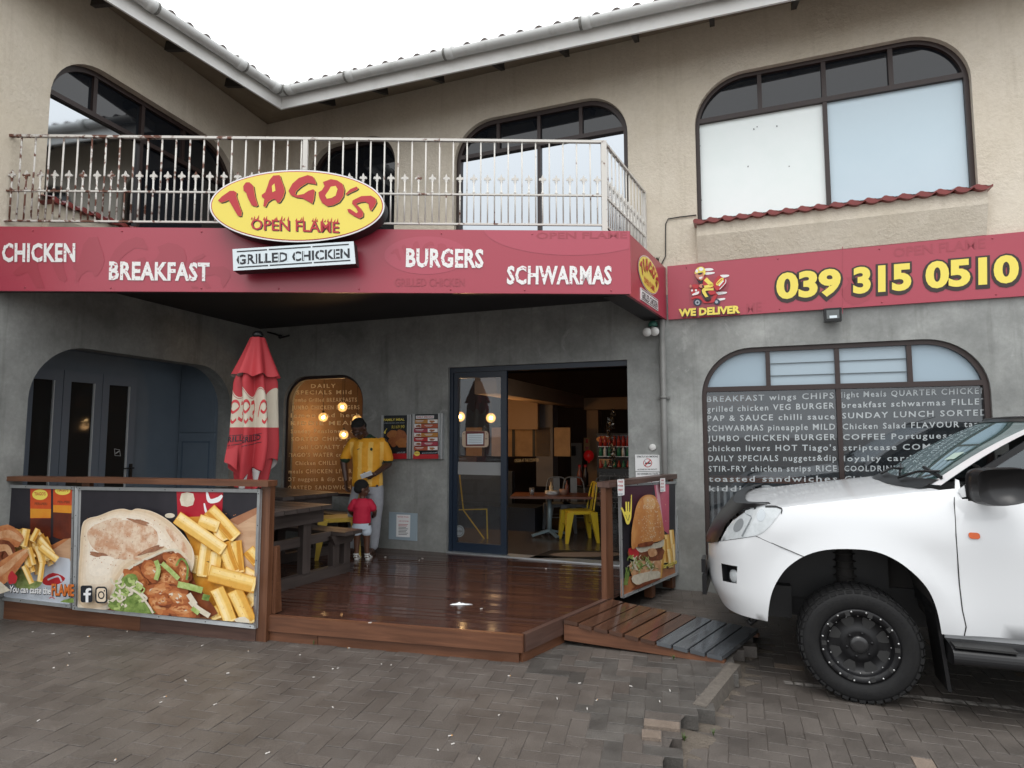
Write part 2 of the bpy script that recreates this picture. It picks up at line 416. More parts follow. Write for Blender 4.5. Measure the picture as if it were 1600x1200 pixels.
def herring(mb, region, org, ang, ztop, thick, pick, jit=1.0, L=0.2):
    """herringbone bricks whose centres lie inside region(x, y)"""
    c, s_ = math.cos(ang), math.sin(ang); B = L / 2; g = 0.0016
    n = 70
    for j in range(-n, n):
        for k in range(-n // 2, n // 2):
            for kind in (0, 1):
                if kind == 0: x0, y0, dx, dy = (j + 4 * k), j, 2, 1
                else: x0, y0, dx, dy = (j + 2 + 4 * k), j - 1, 1, 2
                if abs(x0) > 60: continue
                cx, cy = (x0 + dx / 2) * B, (y0 + dy / 2) * B
                X, Y = org[0] + cx * c - cy * s_, org[1] + cx * s_ + cy * c
                if not region(X, Y): continue
                hx, hy = dx * B / 2 - g, dy * B / 2 - g; t = random.uniform(-.008, .008) * jit
                cc, ss = math.cos(ang + t), math.sin(ang + t); e = 0.0012
                dz = random.gauss(0, 0.0011) * jit; tx, ty = random.gauss(0, 0.006) * jit, random.gauss(0, 0.006) * jit
                vs = []
                for (a, b, z) in ((1, 0, 0), (0, e, -1), (0, e, -2)):
                    for sxx, syy in ((-1, -1), (1, -1), (1, 1), (-1, 1)):
                        ins = e if a else 0
                        px_, py_ = sxx * (hx - ins), syy * (hy - ins)
                        zz = ztop + dz + tx * px_ + ty * py_ - (0 if z == 0 else (0.0016 if z == -1 else thick))
                        vs.append((X + px_ * cc - py_ * ss, Y + px_ * ss + py_ * cc, zz))
                fs = [(0, 1, 2, 3)] + [(i, 4 + i, 4 + (i + 1) % 4, (i + 1) % 4) for i in range(4)] + [(4 + i, 8 + i, 8 + (i + 1) % 4, 4 + (i + 1) % 4) for i in range(4)]
                mb.add(vs, fs, pick(X, Y))
# right-hand edge of the raised pavement, from the foot of the ramp towards the viewer
EDGE = [atz(1186, 984, 0)[:2], atz(1152, 1035, 0)[:2], atz(1098, 1105, 0)[:2], atz(1080, 1125, 0)[:2], atz(1052, 1195, 0)[:2], np.array([0.35, 2.1]), np.array([-0.9, 0.2])]
def edge_x(y):
    for a, b in zip(EDGE[:-1], EDGE[1:]):
        if b[1] <= y <= a[1]: return b[0] + (a[0] - b[0]) * (y - b[1]) / (a[1] - b[1])
    return EDGE[0][0] + 0.1 * (y - EDGE[0][1]) if y > EDGE[0][1] else EDGE[-1][0]
def on_pave(x, y):
    if x > edge_x(y) - 0.03 or x < -5.5 or y < 1.3 or y > 7.5: return False
    u = (x - DF.o[0]) * DF.ax[0] + (y - DF.o[1]) * DF.ax[1]; v = (x - DF.o[0]) * -DF.n[0] + (y - DF.o[1]) * -DF.n[1]
    us = (x - DS.o[0]) * DS.n[0] + (y - DS.o[1]) * DS.n[1]
    return v < -0.02 or us > -0.05
def pave_pick(x, y):
    d = edge_x(y) - x
    if random.random() < 0.012 and d < 1.0: return m_brickt
    if d < 0.45 + 0.2 * math.sin(y * 2.1) and y < 4.6 and random.random() < .85: return m_brickd
    if y > 4.1 and -0.35 < x - 0.35 * (y - 4.1) < 1.2 and y < 5.2 and x > 0.1: return m_brickd if random.random() < .45 else m_brick
    return m_brick
pb = MB()
herring(pb, on_pave, (0, 3.5), math.radians(-13.5), 0.0, 0.08, pave_pick)
po = [(-40, -20), (-4, -20), (-1.2, 0.0)] + [tuple(e - np.array([0.06, 0.0])) for e in EDGE[::-1]] + [(EDGE[0][0] - .06, 9.5), (-40, 9.5)]
pb.prism([(x, y, ZP - 0.005) for x, y in po], (0, 0, 0.0), m_sand, cap_back=False)
pb.add([(x, y, -0.0028) for x, y in po], [tuple(range(len(po)))], m_sand)
tag(pb.build('pavement'), kind='structure')
rb = MB()
def on_park(x, y): return edge_x(y) + 0.06 < x < 6.2 and 1.3 < y < 7.2 and (x - WR.o[0]) * -WR.n[0] + (y - WR.o[1]) * -WR.n[1] < -0.1
herring(rb, on_park, (1.5, 3.5), math.radians(-20), ZP, 0.05, lambda x, y: m_brickt if random.random() < .02 else m_brick, jit=0.8)
tag(rb.build('parking_paving'), kind='structure')
# worn white parking line: thin broken strip
lb = MB(); m_line = M('worn_line_paint', (0.30, 0.28, 0.26), 0.7, col2=(0.11, 0.10, 0.09), vs=14, thr=(0.42, 0.62))
A_, B_ = atz(1225, 1066, ZP + .006), atz(1640, 1112, ZP + .006); d_ = nrm(B_ - A_); sd_ = np.array([-d_[1], d_[0], 0]) * 0.035
for i in range(24):
    a = A_ + (B_ - A_) * (i + random.uniform(0, .12)) / 24; b = A_ + (B_ - A_) * (i + 1 - random.uniform(0, .12)) / 24
    j = random.uniform(.6, 1.0); lb.add([a - sd_ * j, b - sd_ * j, b + sd_ * random.uniform(.5, 1), a + sd_ * j], [(0, 1, 2, 3)], m_line)
tag(lb.build('parking_line'), kind='structure')
sb = MB(); m_soil = M('washed_soil', (.075, .060, .046), .85, col2=(.125, .104, .082), vs=14, bump=1.0, bs=70, bdist=.012)
ys = np.linspace(EDGE[0][1] - .1, 1.6, 150)
def soil(t, v):
    y = ys[int(round(t * 149))]; wv = .05 * math.sin(9 * y) + .03 * math.sin(23 * y + 1) + .02 * math.sin(51 * y); return np.array([edge_x(y) - .10 + (.22 + wv) * v, y, ZP - .004 + (.022 + .014 * math.sin(13 * y)) * (1 - v) ** 1.5 + .006 * math.sin(40 * y + 5 * v)])
sb.grid(soil, np.linspace(0, 1, 150), np.linspace(0, 1, 8), m_soil); tag(sb.build('soil'), kind='structure')
kb = MB()
ka, kc = atz(1147, 1036, 0.004), atz(1092, 1102, 0.004); kd = nrm(kc - ka); ks = np.array([-kd[1], kd[0], 0]) * 0.09
def kfn(a, b, w0, w1, z): return [a - ks * w0, b - ks * w0, b + ks * w1, a + ks * w1]
bot = [p + np.array([0, 0, -0.09]) for p in kfn(ka, kc, .5, .55, 0)]; top = kfn(ka, kc, .42, .48, 0)
kb.hexa(bot + top, m_kerb)
tag(kb.build('kerb', bevel=0.008), kind='structure')

# ------------------------------------------------------------------ the building
bld = thing('restaurant_building', WR.P(0, 0), 'two storey restaurant with cream rendered upper floor over grey cement ground floor', 'building')
ZT = 6.24; ZM = 3.12
def hole_px(pl, l, r, t, b, rad, rb=0.0):
    """opening from pixels: l, r, t, b = (x, y) points on its left, right, top and bottom"""
    u0, u1 = pl.uz(*l)[0], pl.uz(*r)[0]; z1 = pl.uz(*t)[1]; z0 = pl.uz(*b)[1] if hasattr(b, '__len__') else b
    return (u0, u1, z0, z1, rad)
RU = hole_px(WR, (1087, 250), (1526, 250), (1440, 54), (1300, 322), 0.52)
RL = hole_px(WR, (1098, 680), (1548, 600), (1480, 528), 0.32, 0.50)
MU = hole_px(WR, (710, 260), (981, 240), (950, 147), 3.36, 0.50)
SU = hole_px(WR, (484, 240), (617, 270), (577, 213), 3.36, 0.42)
SL = hole_px(WR, (442, 680), (566, 680), (520, 586), 0.80, 0.36)
DR = hole_px(WR, (699, 700), (982, 700), (842, 568), ZD - 0.02, 0.0)
LU = hole_px(WL, (72, 250), (370, 300), (112, 80), (67, 308), 0.55)
LL = hole_px(WL, (42, 650), (360, 660), (110, 541), ZD - 0.02, 0.55)
def wall(name, pl, outline, holes, mat, depth=0.2):
    mb = MB(); hs = [rrect(*h, n=12) for h in holes]
    mb.patch(outline, lambda u, z: pl.P(u, z), 0.4, mat, holes=hs, smooth=False)
    for h in hs:
        n = len(h); a = [pl.P(*q) for q in h]; b = [pl.P(q[0], q[1], -depth) for q in h]
        mb.add(a + b, [(i, (i + 1) % n, n + (i + 1) % n, n + i) for i in range(n)], mat)
    return mb.build(name, bld)
wall('lower_wall', WR, [(UC, -0.1), (9, -0.1), (9, ZM), (UC, ZM)], [RL, SL, DR], m_cement)
wall('upper_wall', WR, [(UC, ZM), (9, ZM), (9, ZT), (UC, ZT)], [RU, MU, SU], m_cream)
wall('lower_wall', WL, [(-5.3, -0.1), (0, -0.1), (0, ZM), (-5.3, ZM)], [LL], m_cement)
wall('upper_wall', WL, [(-5.3, ZM), (0, ZM), (0, ZT), (-5.3, ZT)], [LU], m_cream)
def back(name, pl, u0, u1, z0, z1, off, mat, par=bld):
    mb = MB(); mb.add([pl.P(u0, z0, off), pl.P(u1, z0, off), pl.P(u1, z1, off), pl.P(u0, z1, off)], [(0, 1, 2, 3)], mat); return mb.build(name, par)

# windows of the upper floor and the long lower one
m_gdark = M('dark_glass', (0.010, 0.012, 0.016), 0.03, spec=0.6)
m_gfilm = M('mirror_film_glass', (0.44, 0.47, 0.50), 0.05, metal=1.0)
m_gpale = M('pale_blue_pane', hexc(200, 218, 228), 0.12, col2=hexc(192, 212, 223), vs=1.2, spec=0.5)
m_gwhite = M('white_pane', hexc(240, 246, 246), 0.2, col2=hexc(230, 240, 238), vs=1.6)  # lower panes get opaque near-white and pale blue base colours
m_gblue = M('frosted_glass', hexc(150, 168, 180), 0.25, spec=0.5)
m_gtext = glass_mat('lettered_glass', (0.040, 0.048, 0.055), 0.55, f0=0.085)
m_louv = M('louvre_glass', hexc(158, 174, 184), 0.12)
m_spot = M('peeled_spot', (0.20, 0.22, 0.23), 0.6)
def window(pl, H, rows, mat_frame=m_brown, fw=0.055, dep=0.10, label=None, off0=-0.09, louvre=()):
    """H = opening; rows = [(z0, z1, [u splits], [pane materials])]"""
    u0, u1, z0, z1, r = H
    out = rrect(*H, n=14); ins = rrect(u0 + fw, u1 - fw, z0 + fw, z1 - fw, max(r - fw, 0.001), n=14)
    f = MB(); n = len(out)
    A = [pl.P(*q, off0 + 0.03) for q in out]; B = [pl.P(*q, off0 + 0.03) for q in ins]; Cc = [pl.P(*q, off0 - 0.04) for q in ins]
    f.add(A + B + Cc, [(i, (i + 1) % n, n + (i + 1) % n, n + i) for i in range(n)] + [(n + i, n + (i + 1) % n, 2 * n + (i + 1) % n, 2 * n + i) for i in range(n)], mat_frame)
    panes = []
    for ri, (a, b, sp, ms) in enumerate(rows):
        us = [u0] + list(sp) + [u1]
        for i in range(len(us) - 1):
            c = clip(ins, us[i], us[i + 1], a, b)
            if len(c) >= 3: panes.append((c, ms[i], (ri, i)))
        for q in sp:
            c = clip(ins, q - 0.02, q + 0.02, a, b)
            if len(c) >= 3:
                zz = [p[1] for p in c]; f.box(pl.P(q, (min(zz) + max(zz)) / 2, off0 - 0.001), pl.ax * 0.042, pl.n * 0.05, (0, 0, max(zz) - min(zz)), mat_frame)
        if b < z1 - 0.1: f.box(pl.P((u0 + u1) / 2, b, off0 + 0.002), pl.ax * (u1 - u0 - 2 * fw + .02), pl.n * 0.055, (0, 0, 0.05), mat_frame)
    fo = f.build('window', bld)
    if label: fo['label'] = label
    for c, m, key in panes:
        p = MB(); p.add([pl.P(*q, off0 - 0.012) for q in c], [tuple(range(len(c)))], m)
        if key in louvre:
            us_ = [q[0] for q in c]; zs_ = [q[1] for q in c]; k = 3 if m is m_louv else 1
            for e in (min(us_) + .012, max(us_) - .012): p.box(pl.P(e, (min(zs_) + max(zs_)) / 2, off0 - 0.002), pl.ax * 0.016, pl.n * 0.02, (0, 0, max(zs_) - min(zs_) - .03), m_alu)
            for j in range(1, k):
                zz = min(zs_) + (max(zs_) - min(zs_)) * j / k
                p.box(pl.P((min(us_) + max(us_)) / 2, zz, off0 - 0.006), pl.ax * (max(us_) - min(us_) - .05), pl.n * 0.014, (0, 0, 0.006), M('louvre_edge', (0.09, 0.11, 0.12), 0.3))
        p.build('pane', fo)
    return fo
def zt(pl, x, y): return pl.uz(x, y)[1]
zRU = zt(WR, 1291, 150); us = [WR.uz(x, 140)[0] for x in (1187, 1289, 1396)]
wru = window(WR, RU, [(RU[2], zRU, [us[1]], [m_gwhite, m_gpale]), (zRU, RU[3], us, [m_gdark] * 4)], louvre={(1, 1), (1, 2)}, fw=.042)
sp = MB()
for x, y, r in ((1178, 202, 4), (1183, 198, 3), (1214, 197, 4), (1169, 260, 4), (1233, 260, 3), (1096, 313, 4), (1272, 160, 3), (1093, 200, 2), (1093, 210, 2), (1094, 228, 2)):
    u, z = WR.uz(x, y, -0.1); r *= .6; sp.add([WR.P(u + r * .004 * math.cos(t) * (.5 + random.random() * .6), z + r * .0055 * math.sin(t) * (.5 + random.random() * .6), -0.0985) for t in np.linspace(0, 2 * PI, 8)[:-1]], [tuple(range(7))], m_spot)
sp.build('peeling_spots', wru)
zRL = zt(WR, 1310, 603); us = [WR.uz(x, 570)[0] for x in (1200, 1309, 1423)]
wrl = window(WR, RL, [(RL[2], zRL, [us[1]], [m_gtext, m_gtext]), (zRL, RL[3], us, [m_gblue, m_louv, m_louv, m_gblue])], off0=-0.06, louvre={(1, 1), (1, 2)}, fw=.045)
zMU = zt(WR, 845, 220); us = [WR.uz(x, 190)[0] for x in (775, 839, 905)]
window(WR, MU, [(MU[2], zMU, [us[1]], [m_gfilm, m_gfilm]), (zMU, MU[3], us, [m_gdark] * 4)], louvre={(1, 1), (1, 2)})
window(WR, SU, [(SU[2], SU[3], [], [m_gdark])], off0=-0.12)
zLU = zt(WL, 77, 133); us = [WL.uz(x, 150)[0] for x in (160, 236, 300)]
window(WL, LU, [(LU[2], zLU, [us[1]], [m_gfilm, m_gdark]), (zLU, LU[3], us, [m_gdark] * 4)], off0=-0.12, louvre={(1, 1), (1, 2)})

# tiled sills and the thick render apron under the windows
def sill(pl, u0, u1, z, depth=0.17):
    mb = MB(); n = int((u1 - u0) / 0.14); per = (u1 - u0) / n
    us_ = np.linspace(u0, u1, n * 8 + 1)
    def prof(u):
        t = (u - u0) / per % 1.0
        return 0.022 * math.sin(2 * PI * t) + 0.010 * math.sin(4 * PI * t)
    lip = lambda u: int((u - u0) / per - 1e-6) * 0
    top = lambda u, v: pl.P(u, z + 0.020 - 0.050 * v + .5 * prof(u), -0.06 + (depth + 0.06) * v)
    bot = lambda u: z - 0.052 - 0.030 * abs(math.sin(PI * ((u - u0) / per % 1.0))) ** .8 + .012 * ((u - u0) / per % 1.0)
    mb.grid(top, us_, np.linspace(0, 1, 4), m_redtile)
    mb.grid(lambda u, v: np.append((pl.P(u, 0, depth + .006 * math.sin(2 * PI * (u - u0) / per)))[:2], top(u, 1)[2] * (1 - v) + bot(u) * v), us_, [0, .5, 1], m_redtile)
    mb.grid(lambda u, v: pl.P(u, bot(u), depth * (1 - v)), us_, [0, 1], m_redtile)
    return mb.build('tile_sill', bld)
sill(WR, RU[0] - 0.03, RU[1] + 0.06, RU[2])
sill(WL, LU[0] - 0.05, LU[1] + 0.05, LU[2])
def apron(pl, u0, u1, z0, z1, t):
    mb = MB(); zk = z1 - 0.13
    sec = [(0, z1), (t, z1), (t, zk), (t * .25, z0), (0, z0)]
    for a, b in zip(sec[:-1], sec[1:]): mb.add([pl.P(u0, a[1], a[0]), pl.P(u1, a[1], a[0]), pl.P(u1, b[1], b[0]), pl.P(u0, b[1], b[0])], [(0, 1, 2, 3)], m_cream)
    for u in (u0, u1): mb.add([pl.P(u, z, o) for o, z in sec], [tuple(range(len(sec)))], m_cream)
    return mb.build('render_apron', bld)
apron(WR, RU[0] - 0.0, RU[1] + 0.03, 3.43, RU[2] - 0.06, 0.12)
apron(WL, LU[0], LU[1], 3.43, LU[2] - 0.06, 0.12)

# roof, rafters, gutter
eR, eL = 0.70, 1.04; ER = Plane(WR.o + WR.n * eR, (math.cos(math.radians(19.4)), -math.sin(math.radians(19.4)))); EL = Plane(WL.o + WL.n * eL, (.428, .904))
EC = xline(ER.o, ER.ax, EL.o, EL.ax); ZE = 5.88
uRc = float(np.dot(EC - ER.o, ER.ax)); uLc = float(np.dot(EC - EL.o, EL.ax))
def roof(pl, ua, ub, uval, name):
    mb = MB(); pit = math.tan(math.radians(19)); per = 0.21
    rows = 9; 
    nU = int((ub - ua) / per * 8)
    for r in range(rows):
        d0, d1 = r * 0.36 - 0.10, (r + 1) * 0.36 - 0.07
        def fn(t, v, d0=d0, d1=d1, r=r):
            d = d0 + (d1 - d0) * v; u = ua + (ub - ua) * t
            lim = uval(d)
            u = max(u, lim) if name == 'R' else min(u, lim)
            wv = math.sin(2 * PI * u / per)
            z = ZE + 0.105 + pit * d + 0.034 * max(wv, -0.45) + 0.022 * (1 - v)
            q = pl.P(u, z, -d); return q
        mb.grid(fn, np.linspace(0, 1, nU), [0, 1], m_tile)
        mb.grid(lambda t, v: np.array(fn(t, 0)) - np.array([0, 0, 0.03 * v]), np.linspace(0, 1, nU), [0, 1], m_tile)
    return mb.build('roof_tiles', bld)
roof(ER, uRc - 3.4, uRc + 12, lambda d: uRc - 0.98 * d if d > 0 else uRc, 'R')
roof(EL, uLc - 5, uLc + 3.4, lambda d: uLc + 0.72 * d if d > 0 else uLc, 'L')
so = MB(); pit = math.tan(math.radians(19)); ZI = ZE + .24
so.add([np.append(EC[:2], ZE - 0.02), ER.P(uRc + 12, ZE - 0.02), WR.P(UC + 13, ZI, -.02), np.append(CORN[:2], ZI)], [(0, 1, 2, 3)], m_soff)
so.add([np.append(EC[:2], ZE - 0.02), EL.P(uLc - 5, ZE - 0.02), WL.P(-5.3, ZI, -.02), np.append(CORN[:2], ZI)], [(0, 1, 2, 3)], m_soff)
so.build('soffit', bld)
for pl, uc, sg, e, um in ((ER, uRc, 1, eR, 11), (EL, uLc, -1, eL, 4.8)):
    k = 0.55
    while k < um:
        r_ = MB(); a = pl.P(uc + sg * k, ZE - 0.075, -0.03); b = pl.P(uc + sg * k, ZE - 0.065 + .24 / e * .30, -.33)
        r_.bar(a, b, 0.05, 0.10, m_dark); r_.build('rafter', bld); k += 0.78
gt = MB(); rg = 0.062
def gut(t, path):
    pass
for pl, uc, sg, um in ((ER, uRc, 1, 12), (EL, uLc, -1, 5)):
    far_ = pl.P(uc + sg * um, ZE + 0.055, 0.075)
    mit = xline(ER.o + ER.n * .075, ER.ax, EL.o + EL.n * .075, EL.ax)
    c0 = np.array([mit[0], mit[1], ZE + 0.055])
    gmax = np.linspace(-0.25, PI + 0.25, 15)
    def fn(u, v, c0=c0, far_=far_):
        # mitred section: slide each profile point along its own wing
        t = gmax[int(v)]; rr = rg
        o = math.cos(t) * rr; z = -math.sin(t) * rr
        m2 = xline(ER.o + ER.n * (.075 + o), ER.ax, EL.o + EL.n * (.075 + o), EL.ax)
        a = np.array([m2[0], m2[1], ZE + 0.055 + z]); b = pl.P(uc + sg * um, ZE + 0.055 + z, 0.075 + o)
        return a + (b - a) * u
    gt.grid(fn, [0, 1], list(range(15)), m_pvc)
    for k in ([0.12, 1.0, 2.32, 3.9, 5.3, 6.9] if sg > 0 else [0.10, 0.62, 1.72, 2.9, 4.3]):
        gm = m_pvc if int(k * 10) % 3 else m_grime
        a = pl.P(uc + sg * (k + .04), ZE + 0.055, 0.075); b = pl.P(uc + sg * (k + .13), ZE + 0.055, 0.075)
        gt.tube([a, b], rg + 0.008, m_pvc, n=20); gt.tube([a + (b - a) * .02, a + (b - a) * -.35], rg + 0.004, m_grime, n=20)
gt.build('gutter', bld)
fb = MB()
for pl, uc, sg, um in ((ER, uRc, 1, 12), (EL, uLc, -1, 5)):
    m2 = xline(ER.o + ER.n * .005, ER.ax, EL.o + EL.n * .005, EL.ax); m3 = xline(ER.o - ER.n * .02, ER.ax, EL.o - EL.n * .02, EL.ax)
    a = np.array([m2[0], m2[1], ZE - 0.135]); b = pl.P(uc + sg * um, ZE - 0.135, 0.005); a2 = np.array([m3[0], m3[1], ZE - 0.135]); b2 = pl.P(uc + sg * um, ZE - 0.135, -0.02)
    up = np.array([0, 0, 0.19]); fb.hexa([a, b, b2, a2, a + up, b + up, b2 + up, a2 + up], m_white)
fb.build('fascia_board', bld)

# canopy / balcony slab over the deck
cn = MB()
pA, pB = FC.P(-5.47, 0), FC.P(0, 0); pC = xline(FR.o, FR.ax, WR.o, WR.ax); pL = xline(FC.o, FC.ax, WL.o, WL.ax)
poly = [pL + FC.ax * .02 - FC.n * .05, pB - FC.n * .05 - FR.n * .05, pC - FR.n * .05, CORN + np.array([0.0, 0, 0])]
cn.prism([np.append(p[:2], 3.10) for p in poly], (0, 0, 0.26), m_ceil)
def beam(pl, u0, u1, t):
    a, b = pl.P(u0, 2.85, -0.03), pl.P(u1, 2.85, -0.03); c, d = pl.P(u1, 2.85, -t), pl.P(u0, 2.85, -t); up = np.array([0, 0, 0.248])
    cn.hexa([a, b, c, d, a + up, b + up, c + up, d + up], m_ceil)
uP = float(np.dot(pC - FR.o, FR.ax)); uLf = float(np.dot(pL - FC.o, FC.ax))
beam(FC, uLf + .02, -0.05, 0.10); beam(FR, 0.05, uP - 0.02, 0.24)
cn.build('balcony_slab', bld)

# ------------------------------------------------------------------ signs
m_wtext = M('worn_white_letter', (0.78, 0.78, 0.77), 0.4, col2=(0.42, 0.10, 0.13), vs=45, detail=3, thr=(0.60, 0.63))
m_yel = M('sign_yellow', (0.80, 0.66, 0.11), 0.3); m_red = M('sign_letter_red', (0.46, 0.022, 0.03), 0.35); m_orn = M('sign_orange_edge', (0.75, 0.28, 0.03), 0.35)
m_swhite = M('sign_white', (0.66, 0.74, 0.78), 0.3); m_ink = M('sign_ink', (0.012, 0.014, 0.02), 0.5); m_pure = M('print_white', (0.78, 0.78, 0.78), 0.4)
m_outl = M('number_outline', (0.03, 0.018, 0.018), 0.5)
LET = dict(
 T=[(125,255),(150,230),(200,195),(225,195),(240,205),(237,225),(255,280),(272,325),(268,352),(250,352),(225,310),(205,275),(190,250),(165,262),(140,268)],
 I=[(283,165),(300,142),(322,142),(345,165),(355,230),(372,285),(360,292),(335,285),(312,240),(300,205),(285,195)],
 A=[(445,130),(470,100),(510,97),(520,130),(535,170),(540,200),(530,235),(510,265),(495,270),(485,250),(470,245),(455,250),(435,265),(420,295),(408,290),(415,245),(400,235),(398,220),(420,205),(435,165)],
 G=[(565,195),(590,150),(630,115),(685,97),(715,105),(735,140),(735,155),(715,150),(680,145),(640,170),(612,195),(605,215),(620,222),(660,215),(690,195),(720,185),(728,195),(722,245),(712,275),(690,262),(650,240),(610,235),(580,222)],
 O=[(780,140),(830,122),(870,130),(900,150),(912,185),(905,230),(880,265),(840,285),(805,290),(775,270),(757,235),(752,205),(775,190),(790,165)],
 Q=[(920,215),(950,185),(990,168),(998,180),(985,190),(950,205),(925,220)],
 S=[(985,245),(1020,228),(1080,225),(1105,240),(1112,265),(1100,290),(1078,320),(1068,300),(1065,275),(1040,262),(1010,265),(985,275),(1010,300),(1030,330),(1028,355),(1005,367),(970,350),(940,330),(932,310),(950,308),(975,325),(990,335),(1000,325),(985,300),(962,275),(965,255)])
CNT = [[(462,165),(478,150),(485,195),(465,205)], [(830,170),(860,165),(872,185),(860,225),(835,240),(805,245),(795,225),(815,195)]]
def oval_logo(mb, fn, n, face=None, rim=None, shadow=True, lay=0.0016):
    """fn(x, y) maps the sign's own drawing (x 70..1165, y 60..515) to the sign face; n = outward normal"""
    n = np.array(n)
    L_ = lambda pts, k, mat: mb.add([fn(*p) + n * lay * k for p in pts], [tuple(range(len(pts)))], mat)
    if face:
        el = lambda a, b: [(617 + a * math.cos(t), 288 + b * math.sin(t)) for t in np.linspace(0, 2 * PI, 73)[:-1]]
        L_(el(547, 226), 1, m_pure if rim is None else rim); L_(el(537, 217), 2, m_red); L_(el(532, 212), 3, face)
    for P in LET.values():
        if shadow: L_([(x + 9, y + 7) for x, y in P], 4, m_ink); L_([(x + 3, y + 2) for x, y in P], 5, m_orn)
        L_(P, 6, m_red)
    for P in CNT: L_(P, 7, face or m_yel)
def flame_text(mb, fn, n, lay, mats=True):
    o, bx, tp = fn(330, 436), fn(880, 456), fn(330, 366)
    if mats: mb.text('OPEN FLAME', o + fn(336, 440) - fn(330, 436), bx - o, tp - o, n, m_ink, bold=0.012, off=lay * 4)
    mb.text('OPEN FLAME', o, bx - o, tp - o, n, m_red, bold=0.012, off=lay * 5)
    for i, x in enumerate([335, 350, 372, 412, 425, 478, 490, 520, 535, 562, 612, 640, 655, 715, 730, 742, 775, 790, 810, 830, 850, 870]):
        y = 370 + (x - 330) * .036; h = 14 + (i * 7) % 17
        mb.add([fn(x - 6, y + 3) + n * lay * 5.2, fn(x + 6, y + 3) + n * lay * 5.2, fn(x + 3 + (i % 3) * 3, y - h) + n * lay * 5.2], [(0, 1, 2)], m_red)

FC2 = FC.shift(0.0); SF = 0.03
cs = thing('canopy_sign', FC.P(-2.5, 2.85, 0), 'long dark red canopy signboard with white words for chicken, breakfast, burgers', 'sign')
p = MB(); U = float(np.dot(pL - FC.o, FC.ax)) - 0.9
def slab(mb, pl, u0, u1, z0, z1, o0, o1, mat):
    c = [pl.P(u0, z0, o1), pl.P(u1, z0, o1), pl.P(u1, z0, o0), pl.P(u0, z0, o0)]; d = [q + np.array([0, 0, z1 - z0]) for q in c]; mb.hexa(c + d, mat)
zf0, zf1 = 2.845, 3.415
slab(p, FC, U, 0.03, zf0, zf1, -0.03, 0.0, m_maroon)
for u in np.arange(-5.2, 0, 0.72):
    for z in (zf0 + .03, zf1 - .035):
        if z < 3 or random.random() < .8: p.ball(FC.P(u + random.uniform(-.06, .06), z, 0.0), 0.008, m_maroon2, 8, 5)
p.build('front_panel', cs)
p = MB(); slab(p, FR, 0.0, uP + 0.0, zf0, zf1, -0.03, 0.0, m_maroon); p.build('return_panel', cs)
# tone-on-tone print: big faded logo behind the lettering
p = MB()
def ghost(x, y): return FC.px(20 + (x - 125) * 0.345, 335 + y * 0.36, 0.002)
for k, P in LET.items():
    q = clip([(float(a), float(b)) for a, b in P], -900, 2000, 75, 320); p.add([ghost(*a) for a in q], [tuple(range(len(q)))], m_maroon2)
p.build('faded_print', cs); p = MB()
e = [FC.px(600 + (230 + 228 * math.cos(t)) / 3.478, 350 + (170 + 103 * math.sin(t)) / 3.478, 0.002) for t in np.linspace(0, 2 * PI, 41)[:-1]]
p.add(e, [tuple(range(40))], m_maroon3)
g2 = lambda x, y: FC.px(610 + (x - 125) * 0.112, 366 + y * 0.115, 0.0035)
for k, P in LET.items(): p.add([g2(*a) for a in P], [tuple(range(len(P)))], m_maroon)
o = FC.px(617, 447, .0035); p.text('GRILLED CHICKEN', o, FC.px(726, 447, .0035) - o, FC.px(617, 434, .0035) - o, FC.n, m_maroon2, bold=.01)
p.build('faded_print', cs); p = MB()
o = FC.px(838, 373, .0035); p.text('OPEN FLAME', o, FC.px(980, 372, .0035) - o, FC.px(838, 363, .0035) - o, FC.n, m_maroon2, bold=.02)
p.build('faded_print', cs); p = MB()
e = clip([FC.uz(600 + (1020 + 480 * math.cos(t)) / 3.478, 350 + (20 + 150 * math.sin(t)) / 3.478) for t in np.linspace(0, 2 * PI, 61)[:-1]], -9, 0.02, 2.9, zf1 - .004)
p.add([FC.P(a, b, .002) for a, b in e], [tuple(range(len(e)))], m_maroon3)
p.build('faded_print', cs)
for body, o, br, tp in (('CHICKEN', (3, 408), (118, 408), (3, 379.5)), ('BREAKFAST', (170, 436), (328, 438), (170, 408)), ('BURGERS', (634, 416), (755.5, 417.3), (634, 387.5)), ('SCHWARMAS', (792, 443), (956, 443), (792, 415))):
    p = MB(); a = FC.px(*o, .006); p.text(body, a, FC.px(*br, .006) - a, FC.px(*tp, .006) - a, FC.n, m_wtext, bold=0.036, shear=0.03, sp=1.06); p.build('lettering', cs)
# small logo on the return
p = MB(); cu, cz = FR.uz(600 + 1437 / 3.478, 350 + 279 / 3.478); hu = (FR.uz(600 + 1492 / 3.478, 430)[0] - FR.uz(600 + 1382 / 3.478, 430)[0]) / 2
fl = lambda x, y: FR.P(cu + (x - 617) / 547 * hu, cz - (y - 288) / 226 * 0.175, 0.004)
oval_logo(p, fl, FR.n, face=m_yel); flame_text(p, fl, FR.n, .0016, False)
slab(p, FR, cu - hu * .80, cu + hu * .86, cz - .30, cz - .185, 0.0, 0.008, m_pure)
for k in (-.292, -.198): slab(p, FR, cu - hu * .76, cu + hu * .82, cz + k, cz + k + .006, 0.008, 0.010, m_ink)
a = FR.P(cu - hu * .72, cz - .278, .010); p.text('GRILLED CHICKEN', a, FR.ax * hu * 1.5, (0, 0, .066), FR.n, m_ink, bold=.015)
p.build('logo_sticker', cs)

